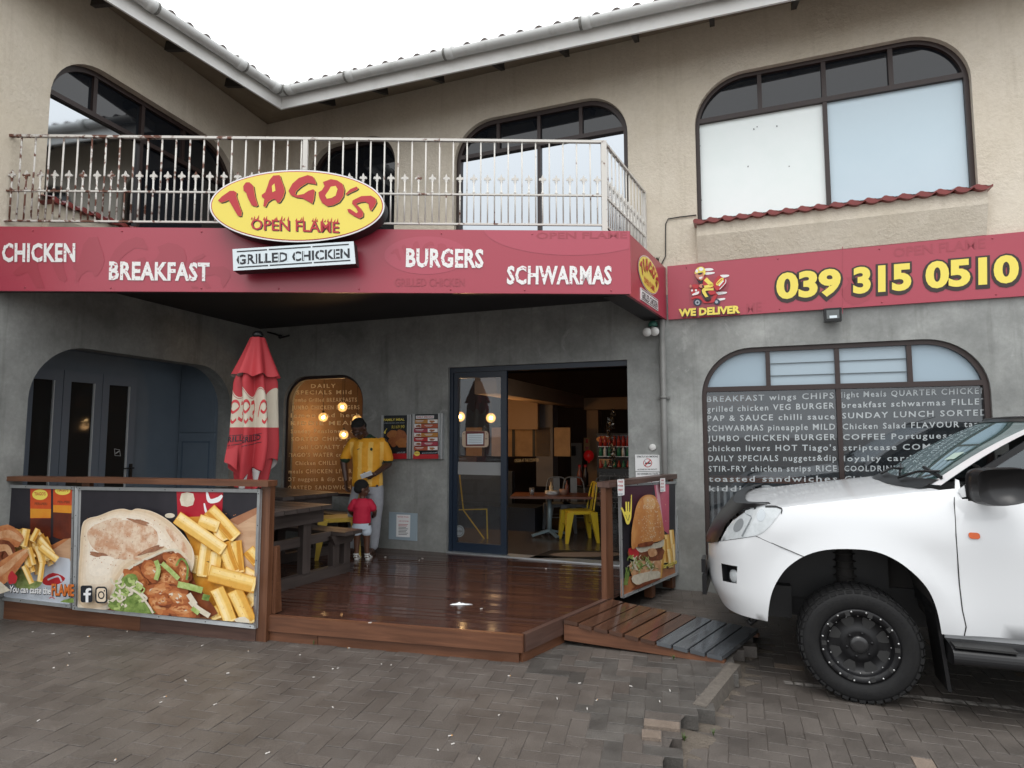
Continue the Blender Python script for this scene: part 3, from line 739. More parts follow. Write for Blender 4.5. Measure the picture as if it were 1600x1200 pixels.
# yellow oval light box and the small white box below it
ov = thing('oval_sign', FC.px(465, 378, 0.1), 'large yellow oval light box with red brush lettering on the balcony front', 'sign')
OV = 0.19; n_ = FC.n
fo_ = lambda x, y: FC.px(310 + x / 4, 250 + y / 4, OV)
p = MB(); el = [(617 + 549 * math.cos(t), 288 + 228 * math.sin(t)) for t in np.linspace(0, 2 * PI, 97)[:-1]]
p.prism([fo_(*q) - n_ * 0.15 for q in el][::-1], n_ * 0.149, m_black, smooth_side=True); p.build('casing', ov)
p = MB(); oval_logo(p, fo_, n_, face=m_yel); flame_text(p, fo_, n_, .0016); p.build('face', ov)
gs = thing('grilled_chicken_sign', FC.px(460, 422, 0.1), 'tilted white box sign lettered grilled chicken below the yellow oval', 'sign')
p = MB(); q = [(218, 692), (983, 648), (970, 508), (213, 557)]
g_ = lambda x, y, k=0: FC.px(310 + x / 4, 250 + y / 4, OV + .02 + k * .0015)
p.prism([g_(*a) - n_ * 0.13 for a in q], n_ * 0.13, m_black); p.add([g_(a[0], a[1], 1) for a in q], [(0, 1, 2, 3)], m_swhite); p.build('casing', gs)
p = MB(); o = g_(238, 652, 2); p.text('GRILLED CHICKEN', o, g_(946, 610, 2) - o, g_(238, 592, 2) - o, n_, m_ink, bold=0.03)
for i in range(14):     # stencil bridges
    x = 255 + i * 50; y = 652 - (x - 238) * .0593
    p.add([g_(x, y - 1, 3), g_(x + 5, y - 1, 3), g_(x + 3, y - 62, 3), g_(x - 2, y - 62, 3)], [(0, 1, 2, 3)], m_swhite)
for (x0, y0, x1, y1) in ((240, 573, 940, 527), (245, 671, 950, 627)):
    for t0, t1 in ((0, .27), (.285, .66), (.675, 1)):
        a = [(x0 + (x1 - x0) * t0, y0 + (y1 - y0) * t0), (x0 + (x1 - x0) * t1, y0 + (y1 - y0) * t1)]
        p.add([g_(a[0][0], a[0][1] + 4, 2), g_(a[1][0], a[1][1] + 4, 2), g_(a[1][0], a[1][1] - 4, 2), g_(a[0][0], a[0][1] - 4, 2)], [(0, 1, 2, 3)], m_ink)
p.build('lettering', gs)

# phone-number board on the right wing
ps = thing('phone_sign', WR.P(4, 2.84, 0), 'dark red signboard with big yellow phone number along the right wall', 'sign')
p = MB(); uS = float(np.dot(pC - WR.o, WR.ax)) + 0.02
slab(p, WR, uS, 8.5, 2.84, 3.425, -0.01, 0.035, m_maroon)
for u in np.arange(uS + .2, 8, 0.9):
    for z in (2.87, 3.39): p.ball(WR.P(u, z, 0.035), 0.008, m_maroon2, 8, 5)
p.build('panel', ps)
WS = WR.shift(0.035)
p = MB(); gg = lambda x, y: WS.px(1100 + (x - 125) * .34, 395 + y * .28, .002)
for k in 'GO': p.add([gg(*a) for a in LET[k]], [tuple(range(len(LET[k])))], m_maroon2)
p.build('faded_print', ps); p = MB()
o = WS.px(1396, 402, .002); p.text('OPEN FLAME', o, WS.px(1540, 387, .002) - o, WS.px(1396, 387, .002) - o, WR.n, m_maroon2, bold=.02)
p.build('faded_print', ps); p = MB()
o = WS.px(1166, 489, .002); p.text('ME', o, WS.px(1190, 486, .002) - o, WS.px(1166, 474, .002) - o, WR.n, m_maroon2, bold=.02)
for x in (1316,): p.add([WS.px(x, 385, .002), WS.px(x + 1, 385, .002), WS.px(x + 1, 490, .002), WS.px(x, 490, .002)], [(0, 1, 2, 3)], m_maroon2)
p.build('faded_print', ps)
p = MB()
for body, xl, xr in (('039', 1213, 1314), ('315', 1333, 1424), ('0510', 1446, 1592)):
    yl = lambda x: 465.5 - (x - 1213) * 0.0715
    o = WS.px(xl, yl(xl), .004); ex = WS.px(xr, yl(xr), .004) - o; ey = WS.px(xl, yl(xl) - 38 - (xl - 1213) * .005, .004) - o
    p.text(body, o - ex * .035 - ey * .07, ex * 1.07, ey * 1.05, WR.n, m_outl, bold=0.105, res=4)
    p.text(body, o, ex, ey, WR.n, m_yel, bold=0.045, off=.002, res=4)
p.build('phone_number', ps)
def arts(pl, ox, oy, sc, base=0.002, lay=0.0012):
    return lambda x, y, k=0: pl.px(ox + x / sc, oy + y / sc, base + lay * k)
def cclip(P, Q):
    """clip polygon P by the convex polygon Q (clockwise as drawn, y down)"""
    for i in range(len(Q)):
        a, b = Q[i], Q[(i + 1) % len(Q)]; side = lambda p: (b[0] - a[0]) * (p[1] - a[1]) - (b[1] - a[1]) * (p[0] - a[0])
        o = []
        for j in range(len(P)):
            p, q = P[j - 1], P[j]; sp_, sq = side(p), side(q)
            if (sp_ < 0) != (sq < 0): t = sp_ / (sp_ - sq); o.append((p[0] + (q[0] - p[0]) * t, p[1] + (q[1] - p[1]) * t))
            if sq >= 0: o.append((q[0], q[1]))
        P = o
        if len(P) < 3: return []
    return P
class Art(MB):
    """flat printed artwork: polygons drawn in the sign's own coordinates, later layers on top"""
    def __init__(s, fn, n, clip=None): super().__init__(); s.fn = fn; s.n = n; s.k = 0; s.clip = clip
    def poly(s, pts, mat, smooth=0, layer=None):
        s.k = s.k + 1 if layer is None else layer
        if smooth: pts = spline(pts, smooth)
        if s.clip: pts = cclip(pts, s.clip)
        if len(pts) < 3: return
        s.add([s.fn(p[0], p[1], s.k) for p in pts], [tuple(range(len(pts)))], mat)
    def ell(s, c, a, b, mat, rot=0, n=24, layer=None, wob=0.0):
        r = math.radians(rot); P = []
        for t in np.linspace(0, 2 * PI, n + 1)[:-1]:
            q = 1 + wob * math.sin(3 * t + c[0]) + wob * .7 * math.cos(5 * t + c[1]); x, y = a * q * math.cos(t), b * q * math.sin(t)
            P.append((c[0] + x * math.cos(r) - y * math.sin(r), c[1] + x * math.sin(r) + y * math.cos(r)))
        s.poly(P, mat, layer=layer)
    def stroke(s, pts, wd, mat, layer=None):
        P = [np.array(p, float) for p in spline(pts, 5, False)]; ws = [wd] * len(P) if not hasattr(wd, '__len__') else np.interp(np.linspace(0, 1, len(P)), np.linspace(0, 1, len(wd)), wd)
        A, B = [], []
        for i, p in enumerate(P):
            d = nrm(P[min(i + 1, len(P) - 1)] - P[max(i - 1, 0)]); nn = np.array([-d[1], d[0]]) * ws[i] / 2; A.append(p + nn); B.append(p - nn)
        s.k = s.k + 1 if layer is None else layer; n = len(A)
        if s.clip:
            for i in range(n - 1):
                q = cclip([A[i], A[i + 1], B[i + 1], B[i]], s.clip) or cclip([B[i], B[i + 1], A[i + 1], A[i]], s.clip)
                if len(q) >= 3: s.add([s.fn(*p, s.k) for p in q], [tuple(range(len(q)))], mat)
            return
        s.add([s.fn(*p, s.k) for p in A + B], [(i, i + 1, n + i + 1, n + i) for i in range(n - 1)], mat)
    def word(s, body, o, br, tp, mat, bold=0.02, shear=0, layer=None):
        s.k = s.k + 1 if layer is None else layer
        a = s.fn(*o, s.k); s.text(body, a, s.fn(*br, s.k) - a, s.fn(*tp, s.k) - a, s.n, mat, bold=bold, shear=shear)
m_skin_p = M('print_skin', (0.55, 0.22, 0.15), 0.4); m_pbl = M('print_navy', (0.02, 0.03, 0.06), 0.4); m_pgrey = M('print_grey', (0.35, 0.40, 0.45), 0.4)
a = Art(arts(WS, 1060, 400, 10.907), WR.n)
a.poly([(200, 560), (260, 420), (300, 170), (450, 180), (600, 350), (840, 330), (840, 560), (700, 640), (690, 840), (230, 850)], m_maroon2, smooth=4)
for pts in ([(455, 215), (560, 208), (595, 240), (470, 255)], [(465, 280), (610, 275), (600, 300), (470, 322)], [(715, 325), (855, 320), (850, 350), (760, 368)], [(640, 615), (815, 610), (810, 640), (670, 660)], [(620, 740), (780, 715), (785, 745), (660, 765)]): a.poly(pts, m_pure, smooth=3)
a.ell((325, 790), 72, 62, m_pbl); a.ell((325, 792), 40, 42, m_pgrey); a.ell((325, 792), 18, 20, m_pbl); a.ell((655, 780), 55, 48, m_pbl); a.ell((650, 782), 26, 26, m_pgrey)
a.poly([(215, 745), (240, 700), (300, 680), (380, 680), (420, 740), (470, 775), (540, 770), (580, 700), (620, 640), (670, 650), (640, 720), (600, 790), (520, 800), (430, 800), (390, 750), (330, 720), (270, 725)], m_red, smooth=3)
a.poly([(215, 580), (300, 550), (370, 570), (375, 630), (330, 660), (240, 675)], m_red, smooth=3); a.poly([(235, 650), (350, 600), (335, 650), (250, 670)], m_pure, smooth=2)
a.ell((232, 588), 16, 18, m_pure); a.ell((300, 585), 18, 20, m_pure)
a.poly([(240, 490), (340, 485), (345, 540), (260, 550)], m_red, smooth=3); a.ell((208, 515), 18, 26, m_skin_p)
a.poly([(385, 590), (520, 640), (545, 740), (480, 765), (430, 700)], m_ink, smooth=3); a.poly([(510, 600), (620, 590), (640, 640), (540, 660)], m_red, smooth=3)
a.stroke([(600, 555), (480, 560), (430, 590), (460, 660), (505, 720)], [60, 62, 60, 48, 40], m_yel); a.poly([(470, 700), (540, 700), (545, 745), (500, 760)], m_brown, smooth=2)
a.poly([(430, 380), (470, 360), (500, 400), (560, 455), (600, 480), (590, 540), (500, 545), (420, 520), (420, 440)], m_red, smooth=3)
a.stroke([(460, 390), (520, 450), (570, 495), (510, 515), (440, 525)], [70, 66, 60, 50, 42], m_yel); a.ell((390, 510), 38, 34, m_skin_p); a.poly([(400, 495), (430, 500), (430, 530), (405, 530)], m_ink)
a.poly([(315, 400), (370, 430), (420, 390), (400, 470), (350, 460)], m_ink, smooth=3)
a.poly([(300, 300), (430, 290), (430, 370), (390, 415), (340, 395), (300, 350)], m_skin_p, smooth=4); a.poly([(335, 290), (395, 280), (400, 310), (345, 320)], m_ink, smooth=3); a.poly([(350, 365), (410, 350), (395, 385), (362, 392)], m_pure, smooth=3)
a.poly([(280, 300), (300, 230), (350, 190), (410, 185), (455, 230), (460, 290), (430, 330), (420, 280), (340, 290)], m_yel, smooth=4); a.ell((312, 255), 22, 30, m_pure); a.ell((385, 225), 40, 30, m_pure)
a.poly([(590, 470), (660, 360), (700, 335), (800, 400), (810, 450), (700, 570), (640, 580)], m_red, smooth=2); a.poly([(640, 470), (730, 375), (770, 400), (680, 500)], m_yel, smooth=3); a.stroke([(660, 470), (740, 395)], 12, m_red); a.stroke([(690, 510), (770, 420)], 20, m_pure); a.stroke([(700, 570), (800, 460), (805, 400)], 12, m_pure)
a.word('WE DELIVER', (14, 1034), (1062, 974), (14, 914), m_outl, bold=.09); a.word('WE DELIVER', (5, 1025), (1055, 965), (5, 905), m_yel, bold=.05)
a.build('delivery_print', ps)

# ------------------------------------------------------------------ balcony railing
def rust_mat(name, base_white):
    m = bpy.data.materials.new(name); m.use_nodes = True; nt = m.node_tree; b = nt.nodes['Principled BSDF']; L = nt.links.new
    g = nt.nodes.new('ShaderNodeNewGeometry'); sp = nt.nodes.new('ShaderNodeSeparateXYZ'); L(g.outputs['Position'], sp.inputs[0])
    n = nt.nodes.new('ShaderNodeTexNoise'); n.inputs['Scale'].default_value = 16; n.inputs['Detail'].default_value = 6; L(g.outputs['Position'], n.inputs['Vector'])
    n2 = nt.nodes.new('ShaderNodeTexNoise'); n2.inputs['Scale'].default_value = 1.4; L(g.outputs['Position'], n2.inputs['Vector'])
    mr = nt.nodes.new('ShaderNodeMapRange'); mr.inputs[1].default_value = -4.6; mr.inputs[2].default_value = 0.6; mr.inputs[3].default_value = 0.0; mr.inputs[4].default_value = -0.16; L(sp.outputs['X'], mr.inputs[0])
    ad = nt.nodes.new('ShaderNodeMath'); L(mr.outputs[0], ad.inputs[0]); L(n.outputs['Fac'], ad.inputs[1])
    a2 = nt.nodes.new('ShaderNodeMath'); a2.operation = 'MULTIPLY_ADD'; L(n2.outputs['Fac'], a2.inputs[0]); a2.inputs[1].default_value = 0.5; L(ad.outputs[0], a2.inputs[2])
    r = nt.nodes.new('ShaderNodeMapRange'); r.inputs[1].default_value = 0.76; r.inputs[2].default_value = 0.84; L(a2.outputs[0], r.inputs[0])
    mx = nt.nodes.new('ShaderNodeMixRGB'); mx.inputs[1].default_value = (0.62, 0.60, 0.56, 1); mx.inputs[2].default_value = (0.13, 0.048, 0.028, 1); L(r.outputs[0], mx.inputs[0])
    L(mx.outputs[0], b.inputs['Base Color']); b.inputs['Roughness'].default_value = 0.6; return m
m_rail = rust_mat('rusting_white_paint', 1)
bal = thing('balcony_railing', FC.P(-2.5, 3.37, -0.1), 'white balcony railing with fleur finials, rusting at its left end', 'railing')
RF = FC.shift(-0.11)
uc_ = RF.uz(943, 222)[0]; cpt = RF.P(uc_, 0); RS = Plane(cpt, FR.ax); ul_ = RF.uz(12, 217)[0]
uw_ = float(np.dot(xline(cpt, FR.ax, WR.o, WR.ax) - cpt, RS.ax)) - 0.02
zT = RF.uz(943, 222)[1]; zMd = RF.uz(943, 306)[1]; zBt = RF.uz(943, 352)[1]; zFl = RF.uz(900, 281)[1]
p = MB()
for pl, a, b in ((RF, ul_, uc_), (RS, 0, uw_)):
    p.bar(pl.P(a, zT), pl.P(b, zT), 0.032, 0.022, m_rail); p.bar(pl.P(a, zMd), pl.P(b, zMd), 0.022, 0.014, m_rail); p.bar(pl.P(a, zBt), pl.P(b, zBt), 0.022, 0.016, m_rail)
p.build('rails', bal)
for pl, u, wd in ((RF, ul_, .045), (RF, RF.uz(478, 220)[0], .042), (RF, uc_, .05), (RS, uw_, .04)):
    p = MB(); p.bar(pl.P(u, 3.36), pl.P(u, zT + .011), wd, 0.03, m_rail, up=pl.ax * 0 + pl.n); p.build('post', bal)
def proto_bar(short):
    p = MB()
    p.tube([(0, 0, zBt), (0, 0, (zFl - .03) if short else zT)], 0.0075, m_rail, n=6)
    if short: p.tube([(0, 0, zMd), (0, 0, zMd + .02), (0, 0, zMd + .035)], [.008, .014, .008], m_rail, n=8)
    return p
def fleur():
    p = MB(); z = zFl
    cen = [(0, .045), (.010, .020), (.012, .004), (.007, -.008), (.007, -.02), (.016, -.026), (.007, -.032), (.006, -.05)]
    sd = [(.006, .004), (.020, .014), (.031, .006), (.034, -.006), (.026, -.014), (.024, -.006), (.016, -.012), (.007, -.018)]
    o = cen + [(-x, y) for x, y in cen[::-1] if x]
    p.prism([(x, -.006, z + y) for x, y in o], (0, .012, 0), m_rail)
    for s_ in (1, -1): p.prism([(s_ * x, -.005, z + y) for x, y in (sd if s_ > 0 else sd[::-1])], (0, .010, 0), m_rail)
    return p
def rot_of(pl): return math.atan2(pl.ax[1], pl.ax[0])
nF = int(round((uc_ - ul_) / 0.1245)); prL = prS = None
for pl, a, b, n in ((RF, ul_, uc_, nF), (RS, 0, uw_, 12)):
    for i in range(1, 2 * n):
        u = a + (b - a) * i / (2 * n); short = i % 2 == 1
        if not short and i >= 2 * n: continue
        src = prS if short else prL
        if src is None:
            src = proto_bar(short).build('short_bar' if short else 'baluster')
            src.parent = bal
            if short: prS = src; f = fleur().build('finial'); f.parent = src
            else: prL = src
            o = src
        else: o = dup(src, parent=bal)
        q = pl.P(u, 0) - np.array(bal.location); q[2] = -bal.location[2]
        o.location = q; o.rotation_euler = (0, 0, rot_of(pl))

# ------------------------------------------------------------------ recess with folding doors in the left wing
rd = -0.85
p = MB(); u1 = LL[1] + .02
p.add([WL.P(-3.9, ZD, rd), WL.P(u1, ZD, rd), WL.P(u1, 2.75, rd), WL.P(-3.9, 2.75, rd)], [(0, 1, 2, 3)], m_blue)
p.add([WL.P(u1, ZD, rd), WL.P(u1, ZD, -.2), WL.P(u1, 2.75, -.2), WL.P(u1, 2.75, rd)], [(0, 1, 2, 3)], m_blue)
p.add([WL.P(-3.9, ZD, rd), WL.P(-3.9, ZD, -.2), WL.P(-3.9, 2.75, -.2), WL.P(-3.9, 2.75, rd)], [(0, 1, 2, 3)], m_blue)
p.add([WL.P(-3.9, 2.55, rd), WL.P(u1, 2.55, rd), WL.P(u1, 2.55, -.19), WL.P(-3.9, 2.55, -.19)], [(0, 1, 2, 3)], m_blue)
p.add([WL.P(-3.9, ZD - .002, rd), WL.P(u1, ZD - .002, rd), WL.P(u1, ZD - .002, 0.02), WL.P(-3.9, ZD - .002, 0.02)], [(0, 1, 2, 3)], M('recess_floor', (.05, .04, .035), .5))
p.build('recess_wall', bld)
# a panelled cupboard door on the side wall of the recess
p = MB(); SIDE = Plane(WL.P(u1, 0, rd), WL.n)
for (a, b, c, d, t) in ((.02, .60, ZD, 1.62, .02), (.02, .60, 1.64, 2.5, .02)): slab(p, SIDE, a, b, c, d, 0, t, m_blue)
for (a, b, c, d) in ((.08, .54, .3, 1.52),):
    for q in ((a, b, c, c + .02), (a, b, d - .02, d), (a, a + .02, c, d), (b - .02, b, c, d)): slab(p, SIDE, *q, .02, .028, M('blue_shadow_line', hexc(88, 104, 120), .6))
p.build('cupboard_door', bld)
m_fold = M('door_blue', hexc(108, 120, 134), 0.45); m_fglass = M('door_dark_glass', (0.024, 0.023, 0.022), 0.04, spec=.12); m_edge = M('door_edge_light', hexc(200, 204, 206), .5)
WLd = WL.shift(rd)
ud = [WLd.uz(x, 650)[0] for x in (30, 91, 153, 207)]; zdt = WLd.uz(53, 574)[1]
for i in range(3):
    p = MB(); a, b = ud[i] + .004, ud[i + 1] - .004; st = 0.085
    for q in ((a, a + st, ZD, zdt), (b - st, b, ZD, zdt), (a + st, b - st, ZD, ZD + .14), (a + st, b - st, zdt - .12, zdt)): slab(p, WLd, *q, .01, .05, m_fold)
    slab(p, WLd, b - st - .012, b - st, ZD + .14, zdt - .12, .01, .045, m_edge)
    d_ = p.build('folding_door', bld)
    p = MB(); slab(p, WLd, a + st, b - st - .012, ZD + .14, zdt - .12, .015, .022, m_fglass); p.build('pane', d_)
    if i == 2:
        p = MB(); p.box(WLd.P(b - .04, 1.15, .06), WLd.ax * .035, WLd.n * .02, (0, 0, .2), m_black); p.tube([WLd.P(b - .04, 1.2, .06), WLd.P(b - .04, 1.2, .11), WLd.P(b - .17, 1.2, .11)], .009, m_black); p.build('handle', d_)
        p = MB(); q = [(622, 770), (650, 775), (655, 808), (625, 806)]
        pl2 = WLd.shift(.026); f_ = lambda x, y: pl2.px(x / 3.478, 480 + y / 3.478)
        for s0, s1 in zip(q, q[1:] + q[:1]): p.bar(f_(*s0), f_(*s1), .002, .005, m_edge)
        p.bar(f_(628, 795), f_(648, 782), .002, .012, m_edge); p.build('door_sticker', d_)

# ------------------------------------------------------------------ dining room behind the street wall
m_floor = M('tiled_floor', (0.075, 0.058, 0.046), 0.22, col2=(0.10, 0.08, 0.065), vs=3)
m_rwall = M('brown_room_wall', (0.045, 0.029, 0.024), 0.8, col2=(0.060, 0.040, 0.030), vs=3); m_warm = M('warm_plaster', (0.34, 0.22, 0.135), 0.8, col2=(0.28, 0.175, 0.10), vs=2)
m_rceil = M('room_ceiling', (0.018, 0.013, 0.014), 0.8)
I = lambda u, d, z: WR.P(u, z, -d)           # along the wall, depth behind it, height
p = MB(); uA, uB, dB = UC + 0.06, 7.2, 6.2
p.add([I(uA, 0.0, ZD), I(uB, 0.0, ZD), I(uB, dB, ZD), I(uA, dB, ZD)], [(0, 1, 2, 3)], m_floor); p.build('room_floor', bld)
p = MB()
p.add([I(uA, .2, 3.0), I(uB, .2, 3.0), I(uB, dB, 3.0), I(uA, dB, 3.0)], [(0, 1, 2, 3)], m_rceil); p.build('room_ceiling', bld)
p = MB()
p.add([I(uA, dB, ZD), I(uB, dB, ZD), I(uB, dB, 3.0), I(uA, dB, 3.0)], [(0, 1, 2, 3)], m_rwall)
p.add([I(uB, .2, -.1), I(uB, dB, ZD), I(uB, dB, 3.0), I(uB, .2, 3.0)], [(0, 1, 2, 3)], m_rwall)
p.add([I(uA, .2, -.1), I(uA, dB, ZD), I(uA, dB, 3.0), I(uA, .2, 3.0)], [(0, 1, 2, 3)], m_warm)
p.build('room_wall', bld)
def islab(mb, x0, x1, y0, y1, d, thick, mat, ym=None):
    pl = WR.shift(-d); xm = (x0 + x1) / 2
    u0, u1 = pl.uz(x0, y1)[0], pl.uz(x1, y1)[0]; z0 = max(ZD, pl.uz(xm, y1)[1]); z1 = pl.uz(xm, y0)[1]
    slab(mb, pl, u0, u1, z0, z1, -thick, 0, mat); return u0, u1, z0, z1
inw = -WR.n
pl6 = WR.shift(-.6); uB1, zb1 = pl6.uz(790, 590); zb0 = pl6.uz(790, 617)[1]
d2 = .6
while WR.shift(-d2).uz(912, 640)[0] < uB1 + 2.0 and WR.shift(-d2).uz(912, 640)[0] > uB1 and d2 < 5.9: d2 += .02
p = MB(); p.box(I(uB1 - .15, (.3 + d2) / 2, (zb0 + zb1) / 2), WR.ax * .3, inw * (d2 - .3), (0, 0, zb1 - zb0), m_warm)
p.box(I(uB1 + 1.5, d2 + .15, (zb0 + zb1) / 2 - .04), WR.ax * 3.0, inw * .3, (0, 0, zb1 - zb0), m_warm); p.build('bulkhead', bld)
p = MB(); islab(p, 786, 840, 617, 671, 3.0, .1, m_warm); p.build('hanging_panel', bld)
p = MB(); islab(p, 838, 864, 611, 760, 3.3, .3, M('grey_column', (.16, .14, .13), .8)); p.build('column', bld)
p = MB(); islab(p, 918, 936, 641, 790, 4.4, .3, M('tan_column', (.30, .19, .11), .8)); p.build('column', bld)
p = MB(); islab(p, 893, 910, 692, 800, 5.6, .04, M('pale_inner_door', (.45, .47, .46), .6)); islab(p, 893, 899, 697, 712, 5.5, .02, m_black); p.build('inner_door', bld)
# counter with its lettered band
ct = thing('counter', I(-.9, 3.0, ZD), 'black serving counter with order at the counter lettered on its maroon band', 'counter')
p = MB(); cu0, cu1, cz0, cz1 = islab(p, 640, 744, 736, 860, 2.9, .7, M('counter_black', (.014, .015, .018), .5)); p.build('front', ct)
p = MB(); islab(p, 640, 744.5, 713, 736.5, 2.88, .74, M('counter_band', (.035, .014, .013), .5)); p.build('band', ct)
pl = WR.shift(-2.87); p = MB(); a = pl.px(804, 722); p.text('ORDER AT THE COUNTER', a, pl.px(842, 721) - a, pl.px(804, 717) - a, WR.n, M('cream_letter', (.45, .38, .25), .6), bold=.01); p.build('lettering', ct)
p = MB()
m_lit = M('amber_screen', (0.46, 0.28, 0.13), .7, col2=(.26, .15, .07), vs=4)
for x0, x1 in ((728, 753), (768, 800), (804, 832), (836, 860), (866, 891)): islab(p, x0, x1, 668, 713, 3.3, .03, m_lit)
for x0, x1 in ((800, 804), (832, 836), (753, 757)): islab(p, x0, x1, 666, 714, 3.28, .05, m_black)
p.build('screen_panels', ct)
ga = thing('garland', I(-.5, 2.85, cz1), 'red and green leafy garland lying along the counter top', 'garland')
for mat, cnt in ((M('garland_green', (.03, .05, .02), .7), 220), (M('garland_red', (.30, .012, .012), .6), 90), (M('garland_gold', (.35, .20, .05), .4), 60)):
    p = MB()
    for i in range(cnt):
        u = cu0 + .1 + (cu1 - cu0 - .15) * random.random(); c = I(u, 2.95 + random.uniform(-.06, .06), cz1 + abs(random.gauss(.03, .025))); v = nrm([random.gauss(0, 1) for _ in range(3)]); w2 = nrm(np.cross(v, [random.gauss(0, 1) for _ in range(3)]))
        s_ = random.uniform(.02, .05); p.add([c - w2 * s_ * .4, c + v * s_, c + w2 * s_ * .4, c - v * s_], [(0, 1, 2, 3)], mat)
    p.build('foliage' if cnt == 220 else ('flowers' if cnt == 90 else 'trim'), ga)
# tiled bar front, fridge, tinsel, balloon
tb = thing('tiled_bar', I(1.3, 2.2, ZD), 'low bar front of glossy black tiles with pale grout', 'counter')
p = MB(); t_u0, t_u1, t_z0, t_z1 = islab(p, 937, 1020, 738, 800, 2.1, .5, M('grout', (.32, .31, .29), .8)); m_btile = M('black_tile', (.012, .012, .013), .15)
pl = WR.shift(-2.1); h = .075; r = 0; z = ZD
while z < t_z1 - .02:
    u = t_u0 - (.075 if r % 2 else 0)
    while u < t_u1:
        slab(p, pl, max(u, t_u0) + .003, min(u + .15, t_u1) - .003, z + .003, min(z + h, t_z1) - .003, 0, .006, m_btile) if min(u + .15, t_u1) - max(u, t_u0) > .02 else None
        u += .15
    z += h; r += 1
p.build('tile_front', tb); p = MB(); islab(p, 934, 1022, 733, 739, 2.08, .55, m_bplast); p.build('worktop', tb)
fr = thing('drinks_fridge', I(1.4, 3.4, ZD), 'black glass door drinks fridge stocked with red and green bottles', 'fridge')
p = MB(); fu0, fu1, fz0, fz1 = islab(p, 934, 1000, 677, 850, 3.3, .6, m_black); p.build('cabinet', fr)
pl = WR.shift(-3.29); p = MB(); slab(p, pl, fu0 + .03, fu1 - .03, fz1 - .28, fz1 - .03, 0, .01, M('fridge_header', (.03, .02, .025), .3)); u = pl.uz(944, 686)[0]
p.add([pl.P(u + .13 * math.cos(t), fz1 - .10 + .055 * math.sin(t), .012) for t in np.linspace(0, 2 * PI, 25)[:-1]], [tuple(range(24))], m_orn)
a = pl.P(u - .09, fz1 - .115, .014); p.text("TIAGO'S", a, WR.ax * .18, (0, 0, .035), WR.n, m_red, bold=.03)
for i in range(26): p.ball(pl.P(random.uniform(u + .16, fu1 - .05), fz1 - random.uniform(.05, .25), .012), .012, random.choice([m_pgrey, m_orn, m_red, m_pure]), 6, 4)
p.build('header', fr)
p = MB()
for z in (1.02, 1.26, 1.42): slab(p, pl, fu0 + .05, fu1 - .05, z - .01, z, 0.0, .1, m_alu)
slab(p, pl, fu0 + .05, fu0 + .28, .78, 1.13, .02, .03, M('fridge_red', (.35, .012, .02), .4)); slab(p, pl, fu0 + .05, fu0 + .26, 1.13, 1.21, .02, .03, M('fridge_card', (.5, .3, .15), .5))
p.build('shelves', fr)
m_bred = M('drink_red', (.22, .015, .01), .3, emit=(.5, .04, .02), es=.04); m_bgr = M('drink_green', (.015, .11, .05), .3, emit=(.05, .3, .15), es=.03)  # faint emission in the bottle colours stands in for the fridge's inner light
for z, mats, n in ((1.42, (m_bred,), 9), (1.26, (m_bgr, m_pure), 8), (1.02, (m_bred, m_bgr), 8)):
    for i in range(n):
        b = MB(); b.lathe([(0, 0), (.028, 0), (.028, .10), (.012, .14), (.012, .17), (0, .17)], pl.P(fu0 + .08 + i * .075, z, .05), (0, 0, 1), mats[i % len(mats)], 10)
        tag(b.build('drink_bottle'), ['small red drink bottle standing on a shelf of the fridge', 'small green drink bottle standing on a shelf of the fridge'][0 if mats[i % len(mats)] is m_bred else 1] if mats[i % len(mats)] is not m_pure else 'small white drink bottle standing on the middle fridge shelf', 'bottle', 'bottles in the drinks fridge')
ts = MB(); pl = WR.shift(-2.9); m_tin = M('tinsel', (.45, .42, .38), .2, metal=.9)
for i in range(420):
    x, y = random.gauss(955, 2.6), random.uniform(640, 738); c = pl.px(x + 3 * math.sin(y * .1), y, random.uniform(-.05, .05)); v = nrm([random.gauss(0, 1) for _ in range(3)]) * .022; w2 = nrm(np.cross(v, [random.gauss(0, 1) for _ in range(3)])) * .006
    ts.add([c - v - w2, c - v + w2, c + v + w2, c + v - w2], [(0, 1, 2, 3)], m_tin)
tag(ts.build('tinsel_garland'), 'silver tinsel strand hanging in front of the drinks fridge', 'tinsel')
b = MB(); c = aty(920, 712, 10.9); b.ball(c, (.09, .09, .10), M('balloon_red', (.55, .015, .015), .3, emit=(.5, .01, .01), es=.08), 20, 14); b.tube([c - (0, 0, .10), c - (0, 0, .125)], [.012, .018], MATS['balloon_red'], 8); tag(b.build('balloon'), 'round red balloon hanging beside the tan column inside', 'balloon')  # balloon skin given a faint red glow of its own
b = MB(); pl = WR.shift(-4.3); a0 = Art(lambda x, y, k=0: pl.px(x, y, .004 + k * .002), WR.n); a0.poly([(912, 684), (922, 684), (922, 705), (912, 705)], M('tan_card', (.40, .24, .10), .7)); a0.poly([(915, 686), (919, 686), (919, 692), (915, 692)], m_red); a0.poly([(915, 697), (917, 699), (919, 697), (920, 700), (917, 703), (914, 700)], m_maroon)
tag(a0.build('arrow_sign'), 'tan card with a dark red arrow on the column inside', 'sign')
